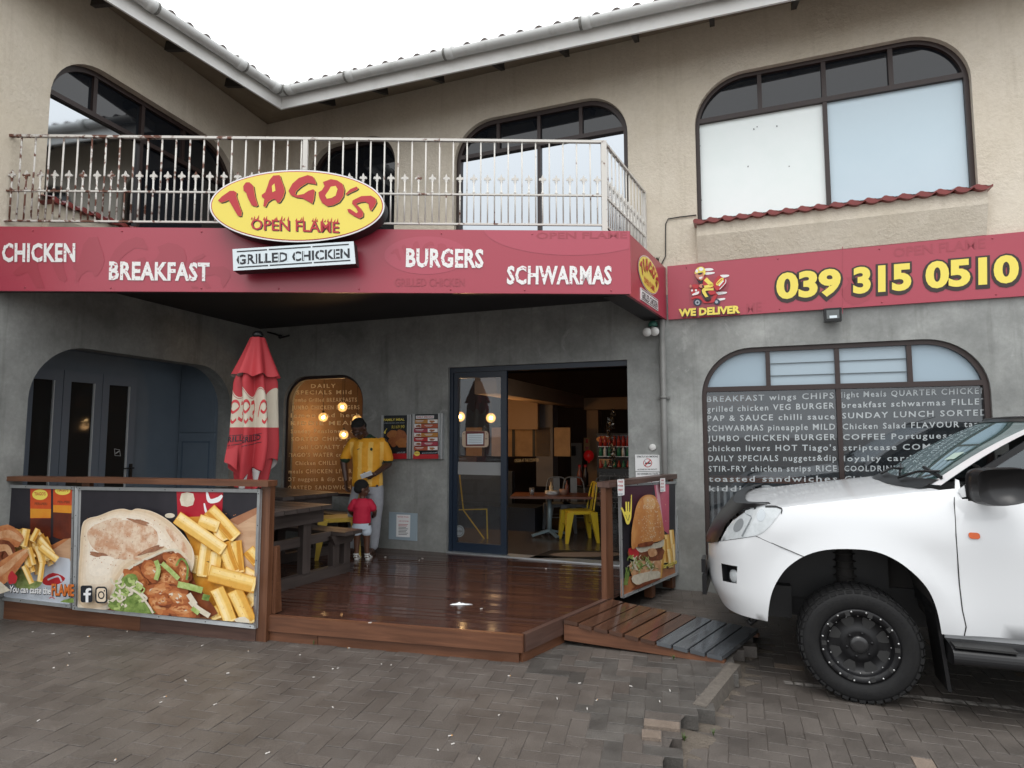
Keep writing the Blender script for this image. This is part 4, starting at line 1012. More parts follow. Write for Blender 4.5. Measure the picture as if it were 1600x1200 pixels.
# pendant bulbs
m_bulb = M('glowing_filament', (1, .8, .5), .5, emit=(1.0, .66, .30), es=70.0)
m_halo = M('bulb_halo', (1, .6, .25), .5); _n = m_halo.node_tree; _e = _n.nodes.new('ShaderNodeEmission'); _e.inputs[0].default_value = (1, .52, .15, 1); _e.inputs[1].default_value = 2.2  # see-through emissive shell, added to imitate the glow round each filament
_t = _n.nodes.new('ShaderNodeBsdfTransparent'); _m = _n.nodes.new('ShaderNodeMixShader'); _w = _n.nodes.new('ShaderNodeLayerWeight'); _w.inputs[0].default_value = .45; _r = _n.nodes.new('ShaderNodeMapRange'); _r.inputs[1].default_value = 0; _r.inputs[2].default_value = .8; _r.inputs[3].default_value = .45; _r.inputs[4].default_value = 1.0
_n.links.new(_w.outputs['Facing'], _r.inputs[0]); _n.links.new(_r.outputs[0], _m.inputs[0]); _n.links.new(_e.outputs[0], _m.inputs[1]); _n.links.new(_t.outputs[0], _m.inputs[2]); _n.links.new(_m.outputs[0], _n.nodes['Material Output'].inputs[0])
pen = None; spots = [(505, 652, 1.0), (506, 670, 1.7), (484, 686, 1.35), (537, 679, 1.2), (535, 636, 0.8), (558, 656, 1.1), (767, 653, 1.5), (719, 651, 1.2)]
for i, (x, y, d) in enumerate(spots):
    q = WR.shift(-d).px(x, y)
    if pen is None:
        pen = thing('pendant_lamp', q, '', 'lamp', 'bare bulbs hanging in the dining room')
        b = MB(); b.ball(q, .024, m_bulb, 12, 8); b.ball(q, .075, m_halo, 20, 14); b.build('bulb', pen)
        b = MB(); b.tube([q + (0, 0, .04), q + (0, 0, .10)], .018, m_black, 8); b.build('socket', pen)
        b = MB(); b.tube([q + (0, 0, .10), q + (0, 0, 1.0)], .004, m_black, 5); b.build('cord', pen); o = pen
    else: o = dup(pen, loc=q)
    o['label'] = ['leftmost glowing bulb of the upper pair in the lettered arched window', 'glowing bulb just below the middle in the lettered arched window', 'lowest and leftmost glowing bulb in the lettered arched window', 'glowing bulb lowest right in the lettered arched window', 'topmost glowing bulb in the lettered arched window', 'glowing bulb by the head of the man in yellow', 'glowing bulb behind the right half of the glass door', 'glowing bulb at the left edge of the glass door'][i]
    ld = bpy.data.lights.new('bulb_light', 'POINT'); ld.energy = 1.5 if i < 6 else 6; ld.color = (1, .58, .25); ld.shadow_soft_size = .06
    lo = bpy.data.objects.new('bulb_light', ld); COL.objects.link(lo); lo.parent = o; lo.location = (0, 0, -.10)
# orange-lit screen wall standing behind the arched window
p = MB(); islab(p, 448, 590, 590, 800, 2.4, .1, M('orange_wall', (.15, .065, .024), .8, col2=(.22, .10, .04), vs=3)); islab(p, 474, 570, 700, 730, 2.36, .03, M('menu_red', (.30, .02, .015), .5)); p.build('screen_wall', bld)

# furniture inside: table, chairs, bench
def Chair(loc, rz, mat, label, scale=.90, name='metal_chair', group=None):
    t = thing(name, (0, 0, 0), label, 'chair', group)
    sc = scale; hw, hd, sh = .20 * sc, .19 * sc, .45 * sc
    V = lambda x, y, z: np.array([x * sc, y * sc, z * sc])
    p = MB()
    out = rrect(-.19, .19, -.19, .19, .05, 6, rb=.05)
    p.prism([V(x, y, .435) for x, y in out], V(0, 0, .02), mat)
    for sx in (-1, 1):          # skirt panels with an arched lower edge
        for ax_ in (0, 1):
            pts = [(-.17, .435), (.17, .435), (.185, .36), (.12, .41), (-.12, .41), (-.185, .36)]
            f = (lambda a, z: V(sx * .188, a, z)) if ax_ == 0 else (lambda a, z: V(a, sx * .188, z))
            p.prism([f(*q) for q in pts], V(.008 * sx, 0, 0) if ax_ == 0 else V(0, .008 * sx, 0), mat)
    p.build('seat', t)
    for sx in (-1, 1):
        for sy in (-1, 1):
            p = MB(); a, b = V(sx * .175, sy * .175, .44), V(sx * .225, sy * .235, 0.0); e1 = np.array([.026, 0, 0]) * sc * 1.3; e2 = np.array([0, .026, 0]) * sc * 1.3
            p.hexa([b - e1 * .6 - e2 * .6, b + e1 * .6 - e2 * .6, b + e1 * .6 + e2 * .6, b - e1 * .6 + e2 * .6, a - e1 * 1.6 - e2 * 1.6, a + e1 * 1.6 - e2 * 1.6, a + e1 * 1.6 + e2 * 1.6, a - e1 * 1.6 + e2 * 1.6], mat); p.build('leg', t)
    p = MB(); arc = [(-.18, .185, .45), (-.175, .22, .66), (-.15, .245, .80), (-.09, .255, .855), (.09, .255, .855), (.15, .245, .80), (.175, .22, .66), (.18, .185, .45)]
    p.tube([V(*q) for q in spline(arc, 6, False)], .012 * sc, mat, 8)
    p.hexa([V(-.055, .185, .45), V(.055, .185, .45), V(.055, .191, .45), V(-.055, .191, .45), V(-.055, .25, .85), V(.055, .25, .85), V(.055, .256, .85), V(-.055, .256, .85)], mat); p.build('backrest', t)
    p = MB(); p.tube([V(-.2, -.2, .25), V(.2, -.2, .25)], .007, mat, 6); p.tube([V(-.2, .2, .25), V(.2, .2, .25)], .007, mat, 6); p.build('brace', t)
    t.location = Vector([float(q) for q in loc]); t.rotation_euler = (0, 0, rz); return t
m_cy = M('yellow_chair_paint', (.62, .44, .03), .35); m_cg = M('grey_chair_paint', (.13, .14, .15), .4)
q = atz(904, 845, ZD); Chair((q[0], q[1], ZD), -1.42, m_cy, 'yellow metal chair with curved back beside the dining table indoors')
tq = atz(859, 838, ZD); yaw = -AW
tbq = thing('pedestal_table', (tq[0], tq[1], ZD), 'wood topped dining table on a pale blue pedestal with star feet', 'table')
ZTAB = 1.6 - 95 / 963 * (tq[1] - .30)
p = MB(); tl, tr_ = aty(800, 775, tq[1]), aty(938, 775, tq[1]); L_ = tr_[0] - tl[0]
p.box(((tl[0] + tr_[0]) / 2, tq[1] + .0, ZTAB - .015), (L_ * .985, -.12, 0), (.07, .62, 0), (0, 0, .03), M('red_wood_top', (.16, .05, .022), .35, col2=(.10, .035, .018), vs=9)); p.build('table_top', tbq, bevel=.004)
m_pb = M('pedestal_blue', (.20, .27, .30), .4)
p = MB(); p.tube([(tq[0], tq[1], ZD + .06), (tq[0], tq[1], ZTAB - .03)], [.032, .030], m_pb, 14); p.build('pedestal', tbq)
for k in range(4):
    a = .35 + k * PI / 2; p = MB(); e = np.array([tq[0] + .27 * math.cos(a), tq[1] + .27 * math.sin(a), ZD + .025]); p.bar((tq[0], tq[1], ZD + .085), e, .045, .03, m_pb); p.tube([e + (0, 0, -.025), e + (0, 0, .0)], .02, m_black, 8); p.build('foot', tbq)
for i, (x, lab) in enumerate(((873, 'grey metal chair tucked behind the dining table, nearer the pedestal'), (897, 'grey metal chair tucked behind the dining table, nearer the yellow chair'))):
    c = aty(x, 700, tq[1] + .45); Chair((c[0], c[1], ZD), .1 - .15 * i, m_cg, lab)
c = atz(945, 832, ZD); Chair((c[0] + .12, c[1] + .15, ZD), .3, m_cg, 'grey metal chair in front of the black tiled bar')
def onTable(x, dy=0): c = aty(x, 770, tq[1] + dy); return np.array([c[0], c[1], ZTAB])
c = onTable(862); b = MB()
for k in range(4): b.lathe([(0, .012 * k), (.06, .012 * k), (.095, .012 * k + .014), (.097, .012 * k + .017), (.06, .012 * k + .005), (0, .012 * k + .005)], c, (0, 0, 1), m_pure, 22)
tag(b.build('plate_stack'), 'stack of white plates on the dining table indoors', 'plates')
for x, col, lab, h in ((861, (.50, .38, .22), 'cream sauce bottle behind the plates on the dining table', .17), (886, (.16, .045, .03), 'dark red sauce bottle at the far end of the dining table', .19)):
    b = MB(); b.lathe([(0, 0), (.026, 0), (.028, .01), (.028, h * .62), (.012, h * .72), (.006, h), (0, h)], onTable(x, .12), (0, 0, 1), M('sauce_%d' % x, col, .35), 14); tag(b.build('sauce_bottle'), lab, 'bottle')
b = MB(); b.lathe([(0, 0), (.03, 0), (.036, .10), (.034, .10), (.028, .006), (0, .006)], onTable(831, -.05), (0, 0, 1), glass_mat('tumbler', (.3, .32, .33), .6, f0=.1), 16); tag(b.build('tumbler'), 'empty glass tumbler near the left end of the dining table', 'glass')
b = MB(); b.lathe([(0, 0), (.045, 0), (.06, .075), (.056, .075), (.043, .006), (0, .006)], onTable(880, .02), (0, 0, 1), M('condiment_tub', (.30, .17, .12), .5), 16); tag(b.build('condiment_tub'), 'pinkish condiment tub between the sauce bottles on the table', 'tub')
for x, col, lab in ((906, (.20, .05, .03), 'brown syrup bottle standing left of its pair by the tan column'), (915, (.03, .02, .02), 'black syrup bottle with red cap by the tan column')):
    c = WR.shift(-3.4).px(x, 758); b = MB(); b.lathe([(0, 0), (.05, 0), (.05, .18), (.022, .27), (.022, .33), (0, .33)], c, (0, 0, 1), M('syrup_%d' % x, col, .3), 14); b.lathe([(.024, .30), (.024, .34), (0, .34)], c, (0, 0, 1), m_red, 12); tag(b.build('syrup_bottle'), lab, 'bottle', 'syrup bottles by the column')
p = MB(); c = WR.shift(-3.4).px(911, 759); p.box(c - (0, 0, .32), WR.ax * .3, inw * .3, (0, 0, .60), m_black); tag(p.build('bottle_shelf'), 'dark cabinet carrying the two syrup bottles', 'cabinet')
bn = thing('bench_seat', I(-.5, 1.6, ZD), 'dark navy banquette along the counter front', 'bench')
p = MB(); islab(p, 700, 836, 791, 850, 1.9, .5, M('bench_navy', (.014, .020, .032), .5)); p.build('base', bn)
p = MB(); islab(p, 700, 800, 735, 792, 2.35, .12, M('bench_back', (.018, .022, .028), .55)); p.build('backrest', bn)
pl = WR.shift(-1.1); p = MB(); f_ = lambda x, y: pl.px(x, y)
for a_, b_ in (((718, 742), (724, 796)), ((717, 796.5), (761, 795.5)), ((760.5, 795), (762, 849)), ((724, 797), (762, 849))): p.bar(f_(*a_), f_(*b_), .014, .014, m_cy, up=WR.n)
tag(p.build('yellow_bracket'), 'angular yellow steel bench frame standing behind the glass door', 'frame')
p = MB(); mt = [atz(790 + 36, 873, ZD + .004), atz(990, 874, ZD + .004), atz(990, 863, ZD + .004), atz(862, 860, ZD + .004)]
p.prism(mt, (0, 0, .008), m_black); cx_ = sum(mt) / 4 + (0, 0, .0095); p.add([cx_ + (mt[1] - mt[0]) * .36 * math.cos(t) + (mt[3] - mt[0]) * .3 * math.sin(t) for t in np.linspace(0, 2 * PI, 33)[:-1]], [tuple(range(32))], M('mat_tan', (.20, .14, .10), .9))
tag(p.build('door_mat'), 'black door mat with a tan oval just inside the doorway', 'mat')

wc = thing('window_counter', I(3.2, 1.3, ZD), 'orange wooden counter standing behind the long lettered window', 'counter')
p = MB(); zc = WR.shift(-.9).uz(1200, 748)[1]; slab(p, WR.shift(-.9), 2.2, 5.2, zc - .05, zc, -.45, 0, M('orange_counter_wood', (.45, .15, .05), .4)); p.build('worktop', wc)
p = MB(); slab(p, WR.shift(-.95), 2.3, 5.1, ZD, zc - .05, -.35, 0, M('counter_blue', (.05, .07, .09), .6)); p.build('front', wc)
bl = thing('vertical_blind', I(2.6, .35, ZD), 'white vertical slats standing behind the foot of the long lettered window', 'blind'); m_slat = M('slat_white', (.65, .72, .76), .6)
us_ = [WR.shift(-.3).uz(x, 800)[0] for x in (1104, 1215)]; zb_ = WR.shift(-.3).uz(1130, 763)[1]
for k in range(12):
    p = MB(); u = us_[0] + (us_[1] - us_[0]) * k / 11; slab(p, WR.shift(-.3), u - .014, u + .014, .4, zb_, -.02, 0, m_slat); p.build('slat', bl)
p = MB(); slab(p, WR.shift(-.3), us_[0] - .02, us_[1] + .02, zb_ - .03, zb_ + .01, -.025, .003, m_slat); p.build('rail', bl)
# ------------------------------------------------------------------ sliding door
m_clear = glass_mat('clear_glass', (.25, .28, .30), .90, f0=.05); m_pale = M('pale_band', (.45, .47, .48), .4, alpha=.55)
df = MB(); u0, u1, z0, z1 = DR[0], DR[1], DR[2], DR[3]; oo = -.10
uL = WR.uz(788, 700)[0]
slab(df, WR, u0, u1, z1 - .06, z1, oo - .05, oo + .05, m_navy); slab(df, WR, u0, u0 + .045, ZD, z1 - .06, oo - .05, oo + .05, m_navy); slab(df, WR, u1 - .012, u1, ZD, z1 - .06, oo - .05, oo + .05, m_navy)
slab(df, WR, u0, u1, ZD - .005, ZD + .012, oo - .08, oo + .10, m_alu)
dfo = df.build('door_frame', bld)
sl = MB()
slab(sl, WR, u0 + .047, uL, z1 - .13, z1 - .062, oo - .02, oo + .03, m_navy); slab(sl, WR, u0 + .047, uL, ZD + .014, ZD + .12, oo - .02, oo + .03, m_navy)
slab(sl, WR, u0 + .047, u0 + .10, ZD + .12, z1 - .13, oo - .02, oo + .03, m_navy); slab(sl, WR, uL - .075, uL, ZD + .12, z1 - .13, oo - .02, oo + .03, m_navy)
slo = sl.build('sliding_door', bld)
WG = WR.shift(oo + .005)
p = MB(); p.add([WG.P(u0 + .10, ZD + .12), WG.P(uL - .075, ZD + .12), WG.P(uL - .075, z1 - .13), WG.P(u0 + .10, z1 - .13)], [(0, 1, 2, 3)], m_clear); p.build('pane', slo)
p = MB(); y0 = WG.uz(745, 742)[1]; y1 = WG.uz(745, 722)[1]; y2 = WG.uz(745, 694)[1]
p.add([WG.P(u0 + .10, y0, .003), WG.P(uL - .075, y0, .003), WG.P(uL - .075, y1, .003), WG.P(u0 + .10, y1, .003)], [(0, 1, 2, 3)], m_pale); p.build('pale_glass_band', slo)  # whitish half-transparent strip across the door glass
a = Art(arts(WG, 700, 560, 7.5, .006), WR.n); rr = rrect(165, 475, 850, 1042, 40, 6, rb=40)
a.poly([(x, y) for x, y in rr], M('sticker_clear', (.50, .38, .28), .4)); a.poly([(205, 852), (430, 855), (428, 1026), (208, 1026)], M('sticker_maroon', (.13, .03, .03), .5)); a.poly([(225, 885), (415, 880), (412, 1005), (225, 1008)], m_swhite)
for k in range(5): a.poly([(240, 905 + k * 20), (395, 902 + k * 20), (395, 908 + k * 20), (240, 911 + k * 20)], m_pgrey, layer=6)
a.word('1', (182, 890), (190, 890), (182, 875), m_ink, layer=6); a.word('3', (447, 890), (458, 890), (447, 875), m_ink, layer=6); a.word('10', (437, 948), (460, 948), (437, 932), m_ink, layer=6); a.build('hours_sticker', slo)
a = Art(arts(WG, 680, 540, 3.334, .006), WR.n); a.ell((125, 967), 27, 31, M('sticker_grey', (.20, .22, .23), .6)); a.ell((125, 967), 21, 25, m_black); a.ell((125, 967), 19, 22.5, MATS['sticker_grey']); a.word('PUSH', (110, 972), (140, 972), (110, 962), m_black); a.build('round_sticker', slo)

# lettering on the two lower windows
m_let = M('cut_vinyl_letter', (.42, .45, .46), .5); m_let2 = M('vinyl_letter_dim', (.55, .50, .42), .6)
_n = m_let2.node_tree; _t = _n.nodes.new('ShaderNodeBsdfTranslucent'); _t.inputs[0].default_value = (.85, .78, .65, 1); _m = _n.nodes.new('ShaderNodeMixShader'); _m.inputs[0].default_value = .7
_n.links.new(_n.nodes['Principled BSDF'].outputs[0], _m.inputs[1]); _n.links.new(_t.outputs[0], _m.inputs[2]); _n.links.new(_m.outputs[0], _n.nodes['Material Output'].inputs[0])
WT = WR.shift(-0.06 - .012 + .004); p = MB(); f_ = lambda x, y: WT.px(1000 + x / 2.667, 520 + y / 2.667)
rowsL = ['BREAKFAST wings CHIPS', 'grilled chicken VEG BURGER', 'PAP & SAUCE chilli sauce', 'SCHWARMAS pineapple MILD', 'JUMBO CHICKEN BURGER', "chicken livers HOT Tiago's", 'DAILY SPECIALS nuggets&dip', 'STIR-FRY chicken strips RICE', 'toasted sandwiches', 'kiddie meals Mild']
yl = [288, 330, 368, 410, 452, 493, 535, 578, 620, 660]; yr = [273, 315, 360, 403, 446, 490, 533, 577, 620, 662]
for k, s_ in enumerate(rowsL):
    x0, x1 = 279 + k * .9, 808 + k * 1.8; p = MB()
    o = f_(x0, yl[k]); p.text(s_, o, f_(x1, yr[k]) - o, f_(x0, yl[k] - 24) - o, WR.n, m_let, bold=.014, sp=1.25); p.build('lettering', wrl)
rowsR = [('light Meals QUARTER CHICKEN', 1445), ('breakfast schwarmas FILLET', 1447), ('SUNDAY LUNCH SORTED', 1449), ('Chicken Salad FLAVOUR tasty', 1451), ('COFFEE Portuguese Rolls', 1452), ('striptease COMBO MEAL', 1452), ('loyalty card VEG', 1260), ('COOLDRINKS Lite', 1180), ('Chicken', 1030)]
yl = [270, 313, 357, 402, 446, 490, 535, 577, 620]
for k, (s_, xr) in enumerate(rowsR):
    x0 = 839 + k * 1.7; yy = lambda x: yl[k] + (x - 840) * (-.030 + .004 * k)
    o = f_(x0, yl[k]); p = MB(); p.text(s_, o, f_(xr, yy(xr)) - o, f_(x0, yl[k] - 24) - o, WR.n, m_let, bold=.014, sp=1.25); p.build('lettering', wrl)
wsl = window(WR, SL, [(SL[2], SL[3], [], [glass_mat('amber_glass', (.10, .05, .025), .82, f0=.03)])], off0=-0.08, fw=.04)
WT = WR.shift(-0.08 - .012 + .004); p = MB(); f_ = lambda x, y: WT.px(430 + x / 5.713, 580 + y / 5.713)
for s_, x0, x1, y in (('DAILY', 320, 540, 150), ('SPECIALS Mild', 190, 680, 207), ('Jumbo Grilled BREAKFASTS', 160, 728, 275), ('JUMBO CHICKEN BURGERS', 150, 752, 342), ('lemon and herb', 140, 757, 412), ('KIDDIE MEALS', 140, 752, 482), ('Sunday Pensioners day', 140, 760, 553), ('SORTED CHIPS rice', 145, 745, 623), ('roll LOYALTY Card', 205, 730, 695), ("TIAGO'S WATER combo", 110, 700, 765), ('Chicken CHILLI', 180, 545, 838), ('meals CHICKEN LIVERS', 120, 712, 912), ('HOT nuggets & dip CHIPS', 75, 712, 982), ('TOASTED SANDWICHES', 75, 740, 1057)):
    o = f_(x0, y); p = MB(); p.text(s_, o, f_(x1, y - 3) - o, f_(x0, y - 36) - o, WR.n, m_let2, bold=.012, sp=1.3); p.build('lettering', wsl)

# ------------------------------------------------------------------ fittings on the walls
m_pipe = M('grey_pipe', (.22, .22, .21), .5, col2=(.15, .15, .145), vs=6)
p = MB(); u = WR.uz(1036, 600, .06)[0]; p.tube([WR.P(u, 2.84, .06), WR.P(u, .1, .06)], .032, m_pipe, 14)
for z in (2.0, 1.1): p.tube([WR.P(u, z - .012, .06), WR.P(u, z + .012, .06)], .038, m_pipe, 14); p.box(WR.P(u, z, .015), WR.ax * .13, WR.n * .02, (0, 0, .025), m_pipe)
p.build('downpipe', bld)
fl = thing('floodlight', WR.P(WR.uz(1301, 491)[0], 2.7, .03), 'small black floodlight fixed below the phone number board', 'lamp')
pl = WR.shift(.10); u, z = pl.uz(1301, 492); p = MB(); slab(p, pl, u - .075, u + .075, z - .065, z + .065, -.05, .02, m_bplast); p.build('housing', fl)
p = MB(); slab(p, pl, u - .055, u + .055, z - .04, z + .045, .02, .022, M('lamp_glass', (.10, .11, .11), .1)); slab(p, pl, u - .03, u + .035, z - .035, z - .01, .022, .024, m_swhite); p.build('lens', fl)
p = MB(); p.bar(WR.P(u, z + .0, .0), WR.P(u, z + .0, .06), .05, .08, m_bplast); p.build('bracket', fl)
# security lights under the canopy corner
cx = thing('twin_spotlight', WR.P(WR.uz(1016, 514)[0], 2.7, .1), 'twin round white spotlights with a green base under the canopy corner', 'lamp')
f_ = lambda x, y, o=.12: WR.px(x, y, o)
p = MB(); c = f_(1020, 506, .06); p.lathe([(0, -.03), (.05, -.03), (.05, .0), (.03, .03), (0, .03)], c, (0, 0, 1), M('green_fitting', (.03, .12, .09), .4), 16); p.tube([c + (0, 0, -.03), c + (0, 0, -.09)], .015, m_white, 8); p.build('base', cx)
for x, y in ((1011, 519), (1023, 518)):
    p = MB(); q = f_(x, y, .12); p.lathe([(0, -.05), (.035, -.04), (.048, .0), (.046, .012), (0, .014)], q, WR.n + np.array([0, 0, -.3]), m_white, 18); p.tube([c + (0, 0, -.08), q], .009, m_white, 6); p.build('spot', cx)
# cable, weed on the canopy
p = MB(); p.tube([WR.px(x, y, .012) for x, y in ((1088, 336), (1062, 339), (1044, 342), (1040, 350), (1040, 400), (1034, 412), (1026, 420))], .006, m_black, 6); tag(p.build('cable'), 'thin black cable running down the cream wall beside the big window', 'cable')
def tuft(c, n, h, mat, name, lab, spread=.5, group=None):
    p = MB(); c = np.array(c)
    for i in range(n):
        a = random.random() * 2 * PI; d = np.array([math.cos(a), math.sin(a), 0]); l = h * random.uniform(.5, 1.1); tip = c + d * l * spread * random.uniform(.3, 1) + np.array([0, 0, l]); m_ = c + d * l * spread * .25 + np.array([0, 0, l * .6]); s_ = np.array([-d[1], d[0], 0]) * h * .06
        p.add([c - s_ * .6, c + s_ * .6, m_ + s_, m_ - s_, tip], [(0, 1, 2, 3), (3, 2, 4)], mat)
    return tag(p.build(name), lab, 'weed' if 'weed' in name else 'plant', group)
m_weed = M('weed_green', (.05, .085, .02), .7, island=.4); m_moss = M('dry_weed', (.035, .035, .022), .8, island=.4)
c = WR.px(1026, 404, .06); tuft((c[0], c[1], 3.40), 70, .13, m_moss, 'weed', 'dark dry weed growing on top of the canopy corner', .5)
# menu boards
m_mdark = M('menu_black', (.02, .024, .028), .25); m_food1 = M('print_fried', (.30, .10, .03), .35, col2=(.45, .20, .07), vs=30); m_food2 = M('print_grill', (.20, .05, .02), .35, col2=(.40, .16, .06), vs=36)
def board(x0, x1, y0, y1, name, lab):
    t = thing(name, WR.P(WR.uz(x0, y1)[0], WR.uz(x0, y1)[1], 0), lab, 'menu board'); u0, z0 = WR.uz(x0, y1, .05); u1 = WR.uz(x1, y1, .05)[0]; z1 = WR.uz((x0 + x1) / 2, y0, .05)[1]
    p = MB(); slab(p, WR, u0, u1, z0, z1, 0, .045, m_mdark)
    slab(p, WR, u0 - .02, u0 + .014, z0 - .004, z1 + .004, 0, .055, m_alu); slab(p, WR, u1 - .05, u1 + .01, z0 - .004, z1 + .006, 0, .055, m_alu); slab(p, WR, u1 - .028, u1 - .012, z0 - .002, z1 + .004, .055, .057, M('alu_shade', (.25, .27, .28), .4)); p.build('frame', t); return t
t1 = board(597, 641, 649, 716, 'menu_board', 'left menu board with yellow family meal heading over a food picture')
W5 = WR.shift(.0455); a = Art(arts(W5, 580, 630, 12, .001), WR.n)
a.word('FAMILY MEAL', (235, 335), (625, 325), (235, 290), m_yel, layer=2); a.word('R169.90', (385, 475), (625, 465), (385, 415), M('menu_gold', (.45, .36, .05), .4), layer=2); a.word('6 PIECE CHICKEN, CHIPS, ROLLS', (240, 382), (620, 374), (240, 366), m_pgrey, layer=2)
a.ell((400, 600), 95, 100, m_food1, wob=.1); a.ell((560, 620), 110, 120, m_food2, wob=.1); a.ell((430, 720), 110, 90, m_food2, wob=.12); a.ell((570, 750), 105, 95, m_food1, wob=.1); a.poly([(210, 830), (665, 830), (665, 905), (210, 905)], m_mdark); a.poly([(210, 950), (665, 940), (665, 1045), (210, 1050)], m_red); a.stroke([(230, 560), (270, 510), (295, 470)], 10, m_yel); a.ell((258, 545), 16, 30, m_yel)
a.word('OPEN FLAME', (480, 945), (640, 935), (480, 915), m_pgrey); a.build('print', t1)
t2 = board(646, 690, 647, 716, 'menu_board', 'right menu board with striped daily specials list')
a = Art(arts(W5, 580, 630, 12, .001), WR.n); a.poly([(838, 235), (1178, 230), (1175, 285), (840, 292)], m_pure); a.word('DAILY SPECIALS', (855, 278), (1165, 272), (855, 245), m_maroon)
cols = [M('menu_orange', (.48, .22, .05), .4), M('menu_redorange', (.42, .09, .04), .4), m_maroon, MATS['menu_orange'], m_red, m_maroon, MATS['menu_redorange']]
for k in range(7):
    y = 302 + k * 84; a.poly([(800, y + 8), (1250, y), (1250, y + 74), (800, y + 80)], cols[k]); x = 1060 if k % 2 == 0 else 805
    a.poly([(x, y + 6), (x + 185 if k % 2 == 0 else x + 130, y + 4), (x + 185 if k % 2 == 0 else x + 130, y + 70), (x, y + 72)], m_pure); a.ell((x + 80, y + 42), 50, 22, m_food2 if k % 3 else m_food1, wob=.15)
    xx = 830 if k % 2 == 0 else 1000; a.poly([(xx, y + 24), (xx + 150, y + 22), (xx + 150, y + 32), (xx, y + 34)], m_pure); a.poly([(xx + 20, y + 46), (xx + 130, y + 44), (xx + 130, y + 50), (xx + 20, y + 52)], m_pure)
a.poly([(785, 960), (1260, 955), (1260, 1040), (785, 1045)], m_red); a.ell((858, 945), 55, 45, m_yel); a.word("TIAGO'S", (822, 950), (895, 948), (822, 928), m_red); a.word('terms and conditions apply', (950, 945), (1240, 935), (950, 920), m_pgrey); a.build('print', t2)
# grey notice low on the wall, no-smoking signs, round white disc
def plate(pl, x0, x1, y0, y1, name, lab, mat, cat='sign', t=.012):
    u0, z0 = pl.uz(x0, y1); u1 = pl.uz(x1, y1)[0]; z1 = pl.uz((x0 + x1) / 2, y0)[1]; th_ = thing(name, pl.P((u0 + u1) / 2, z0), lab, cat)
    p = MB(); slab(p, pl, u0, u1, z0, z1, 0, t, mat); p.build('plate', th_); return th_
nb = plate(WR, 608, 652, 801, 842, 'notice_plate', 'pale grey plate with a white printed notice low on the cement wall', M('plate_grey', (.30, .37, .42), .5))
a = Art(arts(WR, 400, 740, 4, .013), WR.n); a.poly([(878, 255), (965, 258), (961, 398), (876, 394)], m_pure)
a.word('NOTICE TO ALL', (886, 274), (955, 276), (886, 264), m_red, 0, layer=2); a.word('OUR CUSTOMERS', (892, 300), (955, 302), (892, 292), m_red, 0, layer=2)
for k in range(8): a.poly([(890, 315 + k * 9), (950 - (k % 3) * 6, 317 + k * 9), (950 - (k % 3) * 6, 320 + k * 9), (890, 318 + k * 9)], m_ink if k > 1 else m_red, layer=2)
a.build('print', nb)
def nosmoke(x0, x1, y0, y1, head, foot, lab):
    t = plate(WR, x0, x1, y0, y1, 'prohibition_sign', lab, m_pure); h = y1 - y0; c = ((x0 + x1) / 2, y0 + h * .50); f = lambda x, y, k=0: WR.px(x, y, .013 + k * .0012)
    a = Art(f, WR.n); a.word(head, (x0 + 2, y0 + h * .17), (x1 - 3, y0 + h * .16), (x0 + 2, y0 + h * .06), m_ink, layer=1); a.word(foot, (x0 + 3, y0 + h * .94), (x1 - 4, y0 + h * .93), (x0 + 3, y0 + h * .86), m_ink, layer=1)
    r = h * .27; a.ell(c, r, r, m_red, layer=1); a.ell(c, r * .84, r * .84, m_pure, layer=2); a.poly([(c[0] - r * .6, c[1] - .5), (c[0] + r * .7, c[1] - .5), (c[0] + r * .7, c[1] + 1.6), (c[0] - r * .6, c[1] + 1.6)], m_ink, layer=3)
    a.stroke([(c[0] - r * .5, c[1] - 1), (c[0] - r * .7, c[1] - 4), (c[0] - r * .3, c[1] - 6)], .9, m_pgrey, layer=3); a.stroke([(c[0] - r * .62, c[1] + r * .62), (c[0], c[1]), (c[0] + r * .62, c[1] - r * .62)], 1.7, m_red, layer=4); a.build('print', t)
nosmoke(993, 1031, 710.5, 736, 'STRICTLY NO SMOKING', 'ALLOWED IN THIS FACILITY', 'white no smoking sign with a crossed cigarette above the side fence')
nosmoke(994, 1031, 737.5, 763, 'NO HAWKERS NO TOUTS', 'ALLOWED', 'white no hawkers sign half hidden behind the side fence')
p = MB(); c = WR.px(1020, 699, .0); p.lathe([(0, .02), (.032, .02), (.036, .014), (.036, 0)], c, WR.n, m_white, 24); tag(p.build('wall_disc'), 'small round white cover plate on the pillar above the no smoking sign', 'cover plate')
p = MB(); p.tube([WR.px(x, y, .03) for x, y in ((418, 519), (430, 522), (442, 527), (452, 524))], .012, m_black, 6); p.ball(WR.px(438, 526, .05), .03, m_black, 10, 7); tag(p.build('wall_bracket'), 'small dark bracket high on the wall behind the umbrella tip', 'bracket')

